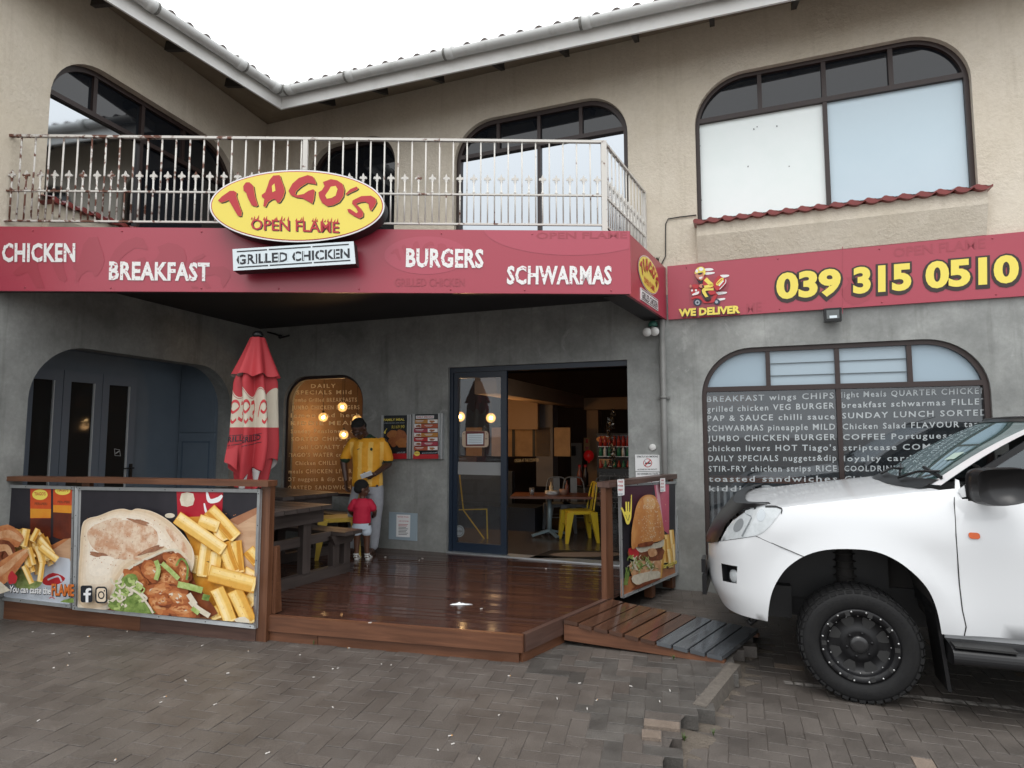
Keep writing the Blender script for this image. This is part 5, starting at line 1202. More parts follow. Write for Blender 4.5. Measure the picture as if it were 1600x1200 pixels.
# ------------------------------------------------------------------ deck
def woodmat(name, c1, c2, rough, sc=(1.6, 26, 26), bump=.25, wet=0.0, island=.15, rv=.08, ripple=0.0):
    m = bpy.data.materials.new(name); m.use_nodes = True; nt = m.node_tree; b = nt.nodes['Principled BSDF']; L = nt.links.new
    uv = nt.nodes.new('ShaderNodeUVMap'); uv.uv_map = 'UVMap'; mp = nt.nodes.new('ShaderNodeMapping'); mp.inputs['Scale'].default_value = sc; L(uv.outputs[0], mp.inputs[0])
    n = nt.nodes.new('ShaderNodeTexNoise'); n.inputs['Scale'].default_value = 1.0; n.inputs['Detail'].default_value = 8; n.inputs['Roughness'].default_value = .6; n.inputs['Distortion'].default_value = .6; L(mp.outputs[0], n.inputs['Vector'])
    n2 = nt.nodes.new('ShaderNodeTexNoise'); n2.inputs['Scale'].default_value = 1.7; n2.inputs['Detail'].default_value = 4; L(uv.outputs[0], n2.inputs['Vector'])
    mr = nt.nodes.new('ShaderNodeMapRange'); mr.inputs[1].default_value = .30; mr.inputs[2].default_value = .70; L(n.outputs['Fac'], mr.inputs[0])
    mx = nt.nodes.new('ShaderNodeMixRGB'); mx.inputs[1].default_value = (*c1, 1); mx.inputs[2].default_value = (*c2, 1); L(mr.outputs[0], mx.inputs[0])
    g = nt.nodes.new('ShaderNodeNewGeometry'); ad = nt.nodes.new('ShaderNodeMath'); ad.operation = 'MULTIPLY_ADD'; L(n2.outputs['Fac'], ad.inputs[0]); ad.inputs[1].default_value = .9; ad.inputs[2].default_value = .55
    sc_ = nt.nodes.new('ShaderNodeVectorMath'); sc_.operation = 'SCALE'; L(mx.outputs[0], sc_.inputs[0]); L(ad.outputs[0], sc_.inputs['Scale']); L(sc_.outputs[0], b.inputs['Base Color'])
    r2 = nt.nodes.new('ShaderNodeMapRange'); r2.inputs[1].default_value = .35; r2.inputs[2].default_value = .65; r2.inputs[3].default_value = rough - rv; r2.inputs[4].default_value = rough + rv; L(n2.outputs['Fac'], r2.inputs[0]); L(r2.outputs[0], b.inputs['Roughness'])
    bp = nt.nodes.new('ShaderNodeBump'); bp.inputs['Strength'].default_value = bump; bp.inputs['Distance'].default_value = .003; L(n.outputs['Fac'], bp.inputs['Height'])
    if ripple:
        sp = nt.nodes.new('ShaderNodeSeparateXYZ'); L(uv.outputs[0], sp.inputs[0]); ml = nt.nodes.new('ShaderNodeMath'); ml.operation = 'MULTIPLY'; ml.inputs[1].default_value = 2 * PI / .0235; L(sp.outputs['Y'], ml.inputs[0])
        sn = nt.nodes.new('ShaderNodeMath'); sn.operation = 'SINE'; L(ml.outputs[0], sn.inputs[0]); b2 = nt.nodes.new('ShaderNodeBump'); b2.inputs['Strength'].default_value = ripple; b2.inputs['Distance'].default_value = .0006; L(sn.outputs[0], b2.inputs['Height']); L(b2.outputs[0], bp.inputs['Normal'])
    if wet: b.inputs['Coat Weight'].default_value = wet; b.inputs['Coat Roughness'].default_value = .06
    L(bp.outputs[0], b.inputs['Normal']); MATS[name] = m; return m
m_deck = woodmat('wet_deck', (.040, .017, .012), (.072, .032, .022), .085, bump=.05, rv=.05, ripple=.30)
m_deckside = woodmat('deck_side_board', (.072, .028, .014), (.155, .064, .032), .40, bump=.3)
m_deckdark = woodmat('weathered_board', (.055, .030, .024), (.11, .062, .048), .38, bump=.3)
m_fence = woodmat('fence_timber', (.085, .032, .015), (.155, .066, .032), .45, bump=.3)
m_picnic = woodmat('grey_brown_timber', (.042, .033, .030), (.075, .060, .055), .42, bump=.3)
m_ramp = woodmat('ramp_plank', (.045, .024, .017), (.10, .046, .027), .16, bump=.25, rv=.08, wet=.35)
m_rampg = woodmat('grey_ramp_plank', (.050, .054, .059), (.10, .108, .118), .14, bump=.25, rv=.08, wet=.4)
dk = thing('timber_deck', DF.P(0, 0), 'wet reddish brown timber deck in front of the restaurant entrance', 'deck')
wcorner = xline(WR.o, WR.ax, DS.o, DS.ax); lcorner = xline(WL.o, WL.ax, DF.o, DF.ax)
hull = [DF.o + 0, wcorner, CORN, lcorner]
uv_ = lambda P: (float(np.dot(P - DF.o, DF.ax)), float(np.dot(P - DF.o, -DF.n)))
H2 = [uv_(q) for q in hull]; vmax = max(q[1] for q in H2); bw = .094; v = 0.0; p = MB(); rowi = 0
while v < vmax:
    c = clip(H2, -20, 20, v + .0025, v + bw - .0025)
    if len(c) >= 3:
        us_ = [q[0] for q in c]; L0, L1 = min(us_), max(us_); cuts = [L0]; x = L0 + (0.9 + (rowi * .83) % 2.2)
        while x < L1 - .5: cuts.append(x); x += 2.6
        cuts.append(L1)
        for a, b in zip(cuts[:-1], cuts[1:]):
            d = clip(c, a + .001, b - .001, -99, 99)
            if len(d) < 3: continue
            top = [DF.P(q[0], ZD, -q[1]) for q in d]; n = len(top); k0 = len(p.f); tl_ = random.gauss(0, .0015)
            top = [t + np.array([0, 0, tl_ * (q[1] - v - bw / 2) / bw * 2 + random.gauss(0, .0003)]) for t, q in zip(top, d)]
            bt = [t - np.array([0, 0, .022]) for t in top]
            p.add(top + bt, [tuple(range(n))] + [(i, (i + 1) % n, n + (i + 1) % n, n + i) for i in range(n)], m_deck); r0 = random.random() * 40
            p.uv[k0] = [(q[0] + r0, q[1] + r0) for q in d]
            for i in range(n): p.uv[k0 + 1 + i] = [(d[i][0] + r0, r0), (d[(i + 1) % n][0] + r0, r0), (d[(i + 1) % n][0] + r0, r0 + .02), (d[i][0] + r0, r0 + .02)]
    v += bw; rowi += 1
p.build('deck_boards', dk)
p = MB(); U0 = uv_(lcorner)[0]; uS_ = float(np.dot(wcorner - DS.o, DS.ax))
p.add([DF.P(U0, ZD - .04, -.03), DF.P(-.03, ZD - .04, -.03), DS.P(uS_, ZD - .04, -.03), np.append(CORN[:2], ZD - .04)], [(0, 1, 2, 3)], m_black); p.build('substructure', dk)
p = MB()
slab(p, DF, U0 - 1.0, 0.012, .075, ZD + .004, -.02, .022, m_deckside); p.build('edge_board', dk)
p = MB(); slab(p, DF, -1.6, -.02, -.06, .070, -.03, .002, m_deckside); slab(p, DF, -2.10, -1.605, -.06, .068, -.03, .004, m_deckside); p.build('skirt_board', dk)
p = MB(); slab(p, DS, 0.024, 1.28, .075, ZD + .004, -.02, .022, m_deckdark); slab(p, DS, .01, 0.55, -.08, .07, -.03, .002, m_deckside); p.build('side_board', dk)

# ------------------------------------------------------------------ front fence with food posters
fn_ = thing('front_fence', DF.P(-2.2, 0), 'brown timber fence along the deck front carrying two food posters', 'fence')
ztop = DF.uz(415, 751, .06)[1]
ur = DF.uz(424, 800, .03)[0]; ul = U0 - 1.0
p = MB(); slab(p, DF, ul, DF.uz(128, 752, .05)[0], ztop - .045, ztop - .005, -.02, .10, m_fence); slab(p, DF, DF.uz(128, 752, .05)[0] + .003, ur + .012, ztop - .045, ztop, -.02, .10, m_fence); p.build('top_rail', fn_)
for x in (398, 122, -120):
    p = MB(); uu = DF.uz(x, 850, .03)[0] if x < 390 else ur - .085; slab(p, DF, uu, uu + .085, .0, ztop - .045, -.012, .050 if x > 390 else .028, m_fence)
    if x > 390:
        q = [DF.P(ur + .002, .20, -.012), DF.P(ur + .002, .20, -.10), DF.P(ur + .002, .72, -.05), DF.P(ur + .002, .72, -.012)]; p.prism(q, DF.ax * .03, m_fence)
    p.build('post', fn_)
p = MB(); slab(p, DF, -3.2, ur - .09, -.03, .22, .024, .052, m_deckdark); p.build('base_board', fn_); p = MB(); slab(p, DF, ul, -3.204, -.01, .22, .024, .050, m_deckside); p.build('base_board', fn_)
def poster(pl, q, base, name, lab, framew=.028):
    """q = TL TR BR BL pixels; returns thing"""
    P = [pl.px(*a, base) for a in q]; t = thing(name, P[3], lab, 'poster'); n = pl.n
    p = MB(); p.prism([a for a in (P[3], P[2], P[1], P[0])], n * .012, M('poster_board', (.3, .3, .3), .5)); p.build('board', t)
    p = MB(); c = sum(P) / 4
    for i in range(4):
        a, b = P[i], P[(i + 1) % 4]; ia = a + nrm(c - a) * framew * 1.3; ib = b + nrm(c - b) * framew * 1.3
        ia = a + (nrm(P[(i + 1) % 4] - a) + nrm(P[i - 1] - a)) * framew; ib = b + (nrm(P[(i + 2) % 4] - b) + nrm(a - b)) * framew
        p.hexa([a + n * .0125, b + n * .0125, ib + n * .0125, ia + n * .0125, a + n * .03, b + n * .03, ib + n * .024, ia + n * .024], m_alu)
        for k in (0.02, .25, .5, .75, .98):
            s_ = a + (b - a) * k + (ia - a) * .5; p.ball(s_ + n * .029, .004, m_black, 6, 4)
    p.build('frame', t); return t
def pm(name, c1, c2, vs, thr=(.36, .64), detail=6, stretch=None):
    return M('print_' + name, c1, .30, col2=c2, vs=vs, thr=thr, detail=detail, stretch=stretch, spec=.4)
p_bg = pm('charcoal', (.018, .017, .022), (.030, .027, .034), 2); p_pita = pm('bread', (.68, .55, .40), (.76, .66, .53), 7); p_pitab = pm('bread_brown', (.55, .31, .19), (.72, .58, .44), 11, (.42, .60), 10); p_pitad = pm('bread_char', (.22, .095, .055), (.38, .19, .11), 18)
p_fry = pm('fry', (.70, .37, .07), (.76, .50, .15), 7); p_fry2 = pm('fry_deep', (.55, .22, .025), (.66, .34, .06), 8); p_fry3 = pm('fry_light', (.76, .53, .20), (.80, .63, .32), 6); p_chk = pm('sauced_chicken', (.40, .13, .045), (.58, .25, .10), 12); p_chk2 = pm('sauced_chicken_light', (.50, .23, .10), (.68, .42, .24), 14); p_chkd = pm('sauce_dark', (.13, .03, .012), (.25, .075, .03), 9)
p_let = pm('lettuce', (.26, .36, .09), (.46, .55, .22), 24); p_letd = pm('lettuce_dark', (.10, .17, .035), (.24, .33, .09), 20); p_onion = pm('onion', (.58, .52, .40), (.70, .64, .52), 20); p_can = pm('can_red', (.36, .012, .025), (.45, .02, .035), 3); p_tbl = pm('table_top', (.45, .27, .16), (.58, .38, .24), 3, stretch=(1, 1, 5)); p_tbl2 = pm('table_warm', (.38, .13, .05), (.50, .22, .09), 4); p_blur = pm('blur_brown', (.30, .12, .06), (.40, .2, .11), 4)
p_paper = pm('paper', (.50, .55, .62), (.60, .64, .70), 3); p_amb = pm('bottle_sauce', (.07, .015, .010), (.15, .03, .014), 4); p_lab1 = pm('label_red', (.50, .05, .02), (.60, .10, .02), 4); p_lab2 = pm('label_orange', (.65, .22, .02), (.70, .32, .03), 4)
pr = poster(DF, [(122, 760), (410, 764), (403, 981), (118, 951)], .052, 'food_poster', 'framed poster of a filled pita pocket with chips on the fence')
base0 = .052 + .0125
a = Art(arts(DF, 0, 730, 3.636, base0, .0002), DF.n, clip=[(462, 120), (1468, 136), (1445, 888), (440, 796)])
a.poly([(462, 120), (1466, 136), (1442, 886), (440, 796)], p_bg)
a.poly([(440, 690), (1180, 480), (1465, 380), (1442, 886), (440, 796)], p_tbl2)
a.poly([(1300, 300), (1466, 232), (1455, 620), (1380, 560)], p_tbl); a.poly([(1300, 300), (1466, 225), (1466, 262), (1350, 330)], p_blur)
a.poly([(1003, 131), (1268, 135), (1262, 250), (1235, 330), (1010, 300)], p_can); a.poly([(1030, 150), (1098, 150), (1096, 215), (1030, 218)], p_onion, smooth=2); a.stroke([(1175, 140), (1190, 190), (1235, 185), (1262, 160)], [10, 24, 28, 12], m_pure); a.stroke([(1160, 205), (1170, 250), (1185, 270)], [8, 14, 6], m_pure)
a.ell((965, 275), 28, 14, p_onion)
def tones(name, cs, vs=7):
    return [pm(name + str(i), c, tuple(min(1, x * 1.10) for x in c), vs * 3.2, (.38, .62), 10) for i, c in enumerate(cs)]
FRY = tones('chip_tone', [(.56, .25, .03), (.66, .36, .07), (.73, .45, .11), (.80, .54, .17), (.84, .62, .26), (.87, .69, .37)])
def fry(x0, y0, x1, y1, w, mat=None, edge=True):
    dx, dy = x1 - x0, y1 - y0; l = math.hypot(dx, dy); nx_, ny_ = -dy / l, dx / l; dx /= l; dy /= l; sd_ = -1 if nx_ * .6 + ny_ > 0 else 1; t_ = random.choice([0, 0, 1]); b_ = random.uniform(-.06, .06) * w
    def quad(o0, o1, e0, e1, c):          # strip between two offsets across, shortened at the ends, a little crooked
        P = []
        for k, t in enumerate(np.linspace(0, 1, 7)):
            q = e0 * w + (l - (e0 + e1) * w) * t; o = o0 * w + b_ * 4 * t * (1 - t) + random.uniform(-.02, .02) * w; P.append((x0 + dx * q + nx_ * o, y0 + dy * q + ny_ * o))
        for k, t in enumerate(np.linspace(1, 0, 7)):
            q = e0 * w + (l - (e0 + e1) * w) * t; o = o1 * w + b_ * 4 * t * (1 - t) + random.uniform(-.02, .02) * w; P.append((x0 + dx * q + nx_ * o, y0 + dy * q + ny_ * o))
        a.poly(P, FRY[max(0, c - t_)])
    s_ = sd_
    quad(-.55 * s_, .53 * s_, -.02, -.02, 0); quad(-.50 * s_, -.12 * s_, .02, .04, 2); quad(-.42 * s_, -.14 * s_, .05, .08, 1 + random.randint(0, 1)); quad(-.14 * s_, .49 * s_, .01, .02, 3); quad(-.08 * s_, .44 * s_, .06, .08, 4); quad(.08 * s_, .34 * s_, .15, .2, 5); quad(.44 * s_, .50 * s_, .04, .05, 3)
    for _ in range(5): q, o = random.uniform(.1, .9) * l, random.uniform(-.4, .45) * w; a.ell((x0 + dx * q + nx_ * o, y0 + dy * q + ny_ * o), w * .05, w * .02, FRY[1], rot=random.uniform(0, 180), n=7)
    a.poly([(x1 + dx * -.16 * w + nx_ * .44 * w, y1 + dy * -.16 * w + ny_ * .44 * w), (x1 + dx * .02 * w + nx_ * .40 * w, y1 + dy * .02 * w + ny_ * .40 * w), (x1 + nx_ * -.44 * w, y1 + ny_ * -.44 * w), (x1 + dx * -.14 * w + nx_ * -.46 * w, y1 + dy * -.14 * w + ny_ * -.46 * w)], FRY[4])
a.poly([(1020, 300), (1200, 300), (1340, 500), (1400, 700), (1440, 886), (1180, 850), (1090, 600), (1080, 430)], p_fry2, smooth=3)
for q in ((1410, 470, 1470, 540, 70), (1380, 600, 1450, 640, 80), (1400, 730, 1450, 770, 90), (1120, 500, 1100, 600, 70), (1175, 410, 1145, 620, 62), (1230, 480, 1215, 640, 66), (1330, 420, 1350, 600, 78), (1270, 430, 1330, 600, 70), (1230, 330, 1270, 420, 60), (1190, 240, 1340, 400, 74), (1130, 300, 1240, 340, 68), (1005, 285, 1270, 470, 72)): fry(*q, random.choice([p_fry, p_fry, p_fry3]))
for q in ((1215, 790, 1240, 860, 80), (1230, 690, 1310, 880, 74), (1330, 700, 1420, 890, 82), (1190, 600, 1450, 670, 88)): fry(*q, random.choice([p_fry, p_fry3]))
for i in range(40): a.ell((random.uniform(1110, 1430), random.uniform(260, 860)), random.uniform(2, 4), random.uniform(1.5, 3), p_chk, n=7, layer=a.k)
a.poly([(650, 690), (700, 610), (880, 500), (1000, 470), (1080, 560), (1110, 660), (1190, 760), (1195, 852), (640, 815), (610, 775)], p_chkd, smooth=3)
a.poly([(465, 335), (500, 292), (560, 276), (640, 245), (700, 236), (745, 245), (780, 235), (860, 250), (940, 290), (1010, 350), (1062, 410), (1095, 465), (1104, 530), (1085, 600), (1060, 560), (1010, 484), (940, 484), (880, 508), (800, 545), (740, 580), (700, 620), (660, 690), (625, 770), (608, 808), (442, 795), (452, 500)], p_pita, smooth=4)
BR = tones('bread_tone', [(.62, .48, .33), (.67, .55, .41), (.71, .60, .47), (.74, .65, .53), (.77, .69, .58)], 9)
_pita = spline([(465, 335), (500, 292), (560, 276), (640, 245), (700, 236), (745, 245), (780, 235), (860, 250), (940, 290), (1010, 350), (1062, 410), (1095, 465), (1090, 530), (1030, 478), (940, 470), (870, 498), (790, 535), (730, 570), (690, 610), (640, 690), (600, 790), (446, 780), (452, 500)], 4)
for k in range(5): a.poly([(690 + (p_[0] - 690) * (.985 - .085 * k) - 6 * k, 430 + (p_[1] - 430) * (.985 - .10 * k) - 8 * k) for p_ in _pita if True], BR[k])
a.poly([(500, 360), (600, 320), (700, 300), (850, 330), (900, 400), (860, 470), (720, 520), (600, 500), (520, 450)], p_pitab, smooth=5); a.poly([(520, 340), (640, 290), (690, 300), (560, 370)], p_pitab, smooth=4); a.poly([(930, 330), (1030, 400), (1070, 500), (1000, 440)], p_pitab, smooth=4)
for c, ra, rb_, ro in (((555, 495), 50, 13, 5), ((690, 515), 40, 9, 0), ((760, 520), 60, 8, 8), ((860, 470), 70, 14, -18), ((790, 310), 60, 12, 14), ((610, 320), 50, 9, -20), ((700, 390), 36, 10, 30), ((640, 420), 22, 9, 0), ((820, 390), 26, 8, 20)): a.ell(c, ra, rb_, p_pitad if rb_ > 10 else p_pitab, rot=ro, wob=.18)
for i in range(150): a.ell((random.uniform(480, 1030), random.uniform(290, 640 - random.random() * 120)), random.uniform(1.5, 4), random.uniform(1.2, 3), random.choice([p_pitad, p_pitab, p_chk]), n=7, layer=a.k)
rim = [(1085, 592), (1060, 550), (1010, 474), (940, 474), (880, 500), (800, 538), (738, 574), (696, 616), (654, 690), (618, 770), (606, 805)]
a.stroke(rim, 12, p_onion)
CK = tones('chicken_tone', [(.30, .085, .028), (.38, .12, .042), (.46, .17, .06), (.52, .22, .085), (.58, .29, .13)], 14)
for c, ra, rb_, ro, m_ in (((770, 650), 75, 62, 40, p_chk), ((880, 590), 80, 52, 10, p_chk2), ((990, 540), 60, 50, 30, p_chk), ((960, 640), 70, 50, -10, p_chk), ((800, 680), 45, 34, 60, p_chk2), ((1045, 600), 36, 60, 0, p_chkd), ((910, 705), 90, 42, -12, p_chk2), ((1010, 745), 75, 52, 12, p_chk2), ((905, 790), 66, 60, 30, p_chk), ((1040, 820), 80, 44, 8, p_chk2), ((930, 760), 40, 30, 0, p_chk2)):
    a.ell((c[0] + 5, c[1] + 8), ra * 1.05, rb_ * 1.05, p_chkd, rot=ro, wob=.10); [a.ell((c[0] - ra * .04 * k + random.uniform(-4, 4), c[1] - rb_ * .05 * k + random.uniform(-4, 4)), ra * (1.04 - .15 * k), rb_ * (1.04 - .17 * k), CK[k], rot=ro + random.uniform(-14, 14), wob=.22) for k in range(5)]; [a.ell((c[0] + random.gauss(0, .35) * ra, c[1] + random.gauss(-.1, .3) * rb_), ra * random.uniform(.06, .2), rb_ * random.uniform(.04, .14), random.choice([CK[0], CK[1], CK[4], p_onion]), rot=ro + random.uniform(-40, 40), wob=.3, n=12) for _ in range(9)]
for pts, wd, m_ in (([(885, 530), (900, 580), (885, 640)], 26, p_let), ([(920, 545), (970, 590), (1015, 635)], 26, p_let), ([(1000, 560), (1030, 520), (1065, 560), (1060, 640)], 12, p_letd), ([(1010, 665), (1080, 680), (1150, 700)], 36, p_let), ([(1150, 735), (1190, 745)], 34, p_letd), ([(1080, 760), (1120, 800), (1190, 845)], 30, p_onion), ([(1070, 720), (1110, 780)], 30, p_onion), ([(1090, 800), (1130, 830)], 26, p_let)): a.stroke(pts, wd, m_)
a.poly([(700, 625), (770, 610), (800, 700), (850, 790), (870, 832), (630, 808), (640, 730)], p_letd, smooth=3)
for i in range(34):
    x, y = random.uniform(650, 810), random.uniform(640, 800); an_ = random.uniform(0, PI); l = random.uniform(25, 55)
    a.stroke([(x, y), (x + l * math.cos(an_), y + l * .6 * math.sin(an_) + 8), (x + l * 1.5 * math.cos(an_ + .7), y + l * math.sin(an_ + .7))], random.uniform(8, 18), random.choice([p_let, p_let, p_letd, p_onion]))
a.stroke([(715, 680), (790, 720), (840, 780), (870, 830)], 12, p_onion); a.poly([(1340, 860), (1390, 850), (1420, 884), (1340, 878)], p_onion, smooth=2)
a.poly(rrect(458, 525, 672, 768, 12, 5, rb=12), m_ink); a.poly([(486, 768), (486, 728), (474, 728), (474, 714), (486, 714), (486, 702), (492, 690), (506, 686), (518, 688), (518, 700), (508, 700), (502, 706), (502, 714), (517, 714), (514, 728), (502, 728), (502, 768)], m_pure)
a.poly(rrect(541, 609, 678, 774, 20, 6, rb=20), m_ink); a.poly(rrect(549, 601, 687, 765, 15, 6, rb=15), p_pita); a.ell((575, 727), 19, 23, m_ink); a.ell((575, 727), 12, 15, p_pita); a.ell((593, 702), 4, 5, m_ink)
a.build('print', pr)
pr2 = poster(DF, [(-170, 752.5), (121, 759.5), (116.5, 949), (-172, 916)], .040, 'food_poster', 'framed poster of grilled chicken and chips with two sauce bottles')
a = Art(arts(DF, 0, 730, 3.636, .040 + .0125, .0002), DF.n, clip=[(-600, 95), (428, 112), (418, 786), (-600, 668)])
a.poly([(-600, 95), (432, 110), (424, 788), (-600, 668)], p_bg); a.poly([(-600, 430), (300, 440), (432, 370), (424, 788), (-600, 668)], p_tbl2); a.poly([(300, 470), (432, 380), (428, 560), (330, 520)], p_tbl)
for x0, x1 in ((172, 290), (302, 418)):
    a.poly([(x0, 118), (x1, 120), (x1 - 3, 400), (x0 + 40, 410), (x0, 395)], p_amb); a.poly([(x0, 116), (x1, 119), (x1 - 1, 290 - (x0 > 200) * 28), (x0, 290 - (x0 > 200) * 34)], p_lab1); a.poly([(x0, 235 - (x0 > 200) * 20), (x1, 238 - (x0 > 200) * 20), (x1 - 1, 288 - (x0 > 200) * 26), (x0, 288 - (x0 > 200) * 32)], p_lab2)
    cy_ = 156 if x0 < 200 else 134; a.ell(((x0 + x1) / 2 - 4, cy_), 44, 30 if x0 < 200 else 24, m_yel); a.word("TIAGO'S", ((x0 + x1) / 2 - 36, cy_ + 4), ((x0 + x1) / 2 + 28, cy_ + 4), ((x0 + x1) / 2 - 36, cy_ - 14), m_red); a.word('PERI-PERI', (x0 + 25, 215 - (x0 > 200) * 10), (x1 - 22, 215 - (x0 > 200) * 10), (x0 + 25, 200 - (x0 > 200) * 10), p_chkd)
a.poly([(-600, 640), (-200, 500), (310, 505), (395, 520), (432, 640), (424, 788), (-600, 668)], p_paper)
a.poly([(60, 600), (120, 580), (180, 640), (240, 650), (200, 690), (100, 690)], p_let, smooth=4); a.poly([(240, 640), (300, 600), (370, 630), (330, 665), (260, 670)], m_red, smooth=3); a.stroke([(270, 640), (330, 620), (350, 650)], 10, p_paper)
for i in range(34):
    x, y = random.uniform(120, 270), random.uniform(390, 560); an_ = random.uniform(.4, 1.5); l = random.uniform(60, 130); fry(x - l * .4 * math.cos(an_), y - l * .4 * math.sin(an_), x + l * .6 * math.cos(an_), y + l * .6 * math.sin(an_), random.uniform(28, 40), random.choice([p_fry, p_fry, p_fry3]))
for q in ((20, 355, 60, 470, 40), (95, 350, 70, 450, 34), (150, 350, 130, 450, 44), (215, 350, 180, 420, 30), (135, 560, 180, 660, 30), (240, 540, 225, 650, 30)): fry(*q, random.choice([p_fry, p_fry3]))
for pts, wd, m_ in (([(-60, 420), (40, 390), (120, 430)], [90, 130, 60], p_chk), ([(-40, 480), (30, 470), (60, 520)], [120, 110, 60], p_chkd), ([(-60, 640), (20, 590), (100, 520), (150, 480)], [140, 120, 80, 40], p_chk)): a.stroke(pts, wd, m_); a.stroke([(x + 5, y - 12) for x, y in pts], [w_ * .35 for w_ in wd], p_chk2)
a.ell((70, 630), 26, 36, m_red, wob=.1); a.poly([(-10, 640), (60, 700), (0, 720), (-60, 700)], p_onion)
a.word('You can taste the', (57, 712), (290, 724), (57, 672), m_ink, .05, .2); a.word('You can taste the', (55, 709), (288, 721), (55, 670), m_pure, .02, .2)
a.word('FLAME', (296, 730), (424, 735), (296, 662), m_ink, .05); a.word('FLAME', (292, 726), (420, 731), (292, 660), M('print_flame', (.60, .16, .03), .4), .03)
a.stroke([(280, 745), (295, 738), (310, 748)], 5, m_red); a.poly([(340, 765), (395, 745), (424, 750), (424, 770)], p_letd, smooth=2); a.build('print', pr2)

# ------------------------------------------------------------------ side fence with the burger poster
us0, us1 = DS.uz(956, 800, .03)[0], DS.uz(1056, 800, .03)[0]; zt2 = DS.uz(1005, 747, .05)[1]
sf = thing('side_fence', DS.P(us0, 0), 'short timber side fence by the ramp with a burger poster', 'fence')
p = MB(); slab(p, DS, us0 - .10, us1 + .02, zt2 - .045, zt2, -.06, .06, m_deckdark); p.build('top_rail', sf)
p = MB(); slab(p, DS, us0 - .09, us0 + .03, ZD - .05, zt2 - .046, -.03, .02, m_fence); p.build('post', sf); p = MB(); slab(p, DS, us1 - .10, us1 - .01, .02, zt2 - .046, -.09, .02, m_fence); p.build('post', sf); p = MB(); um = DS.uz(1020, 900, 0)[0]; slab(p, DS, um - .05, um + .03, .02, .26, -.07, .01, m_fence); p.build('post', sf)
pb_ = poster(DS, [(965, 756), (1056.5, 752), (1056, 897), (969.5, 934)], .03, 'burger_poster', 'framed poster of a tall burger with chips on the side fence', framew=.022)
a = Art(arts(DS, 950, 740, 5.458, .043, .0002), DS.n, clip=[(94, 102), (574, 88), (572, 848), (112, 1052)])
a.poly([(94, 102), (574, 88), (572, 845), (112, 1050)], p_bg); a.poly([(94, 102), (400, 90), (330, 330), (200, 420), (95, 380)], pm('plum', (.055, .018, .030), (.075, .028, .042), 3))
a.poly([(392, 92), (520, 89), (522, 520), (470, 480), (420, 300)], pm('pink_can', (.42, .07, .12), (.50, .12, .17), 4)); a.poly([(405, 92), (430, 91), (470, 420), (450, 420)], pm('pink_light', (.55, .28, .33), (.60, .35, .40), 4))
a.poly([(100, 900), (300, 850), (572, 760), (572, 845), (112, 1050)], p_tbl2)
for q in ((500, 520, 520, 700, 40), (540, 480, 560, 700, 36), (480, 560, 490, 760, 40), (560, 600, 572, 760, 30), (520, 640, 540, 800, 40), (470, 660, 430, 900, 44)): fry(*q, random.choice([p_fry2, p_fry]))
a.poly([(190, 760), (330, 730), (440, 720), (450, 850), (420, 910), (240, 950), (200, 860)], p_chk2, smooth=3); a.poly([(215, 870), (430, 830), (420, 910), (240, 945)], p_onion, smooth=3); a.poly([(200, 985), (300, 930), (440, 890), (440, 905), (250, 985)], p_chkd, smooth=2)
a.poly([(178, 650), (330, 640), (470, 640), (470, 700), (440, 740), (250, 740), (185, 720)], p_chkd, smooth=3); a.poly([(175, 640), (250, 640), (260, 700), (200, 715)], m_red, smooth=3); a.poly([(245, 620), (420, 590), (475, 560), (470, 620), (400, 640), (320, 665), (270, 670)], p_onion, smooth=3); a.poly([(340, 650), (400, 640), (420, 690), (360, 710)], p_chk2, smooth=3)
for i in range(46):
    x, y = random.uniform(190, 400), random.uniform(690, 790); a.stroke([(x, y), (x + random.uniform(-25, 25), y + 25), (x + random.uniform(-40, 40), y + random.uniform(40, 70))], random.uniform(4, 9), random.choice([p_let, p_letd, p_onion]))
for i in range(14): a.stroke([(random.uniform(150, 190), 800), (random.uniform(140, 180), 880), (random.uniform(130, 170), 950)], 5, p_letd)
a.poly([(205, 640), (200, 520), (215, 400), (245, 270), (290, 200), (345, 180), (400, 195), (440, 280), (468, 420), (480, 540), (440, 575), (330, 600), (250, 625)], pm('bun', (.45, .17, .05), (.60, .29, .10), 6), smooth=5); a.poly([(300, 215), (350, 195), (395, 220), (400, 290), (330, 300)], pm('bun_light', (.58, .30, .12), (.66, .40, .19), 7), smooth=4)
a.poly([(260, 600), (380, 575), (375, 612), (268, 628)], p_chkd, smooth=2)
for i in range(170): a.ell((random.gauss(370, 45), random.uniform(215, 570)), 3.2, 4.4, random.choice([p_onion, p_pita, p_chk2]), n=7, layer=a.k)
a.stroke([(170, 425), (150, 380), (125, 310), (112, 290)], 16, m_yel); a.stroke([(200, 180), (197, 290), (190, 380), (175, 420)], [6, 12, 14, 10], m_yel); a.stroke([(155, 240), (160, 420)], 14, m_yel); a.stroke([(175, 240), (175, 410)], 12, m_yel); a.poly([(140, 330), (190, 330), (185, 420), (155, 425)], m_yel, smooth=3); a.stroke([(150, 350), (170, 400), (185, 350)], 4, m_ink)
a.word('tiagos.co.za', (474, 812), (590, 765), (474, 772), m_ink, .05); a.word('tiagos.co.za', (472, 810), (588, 763), (472, 770), m_yel, .03)
a.build('print', pb_)
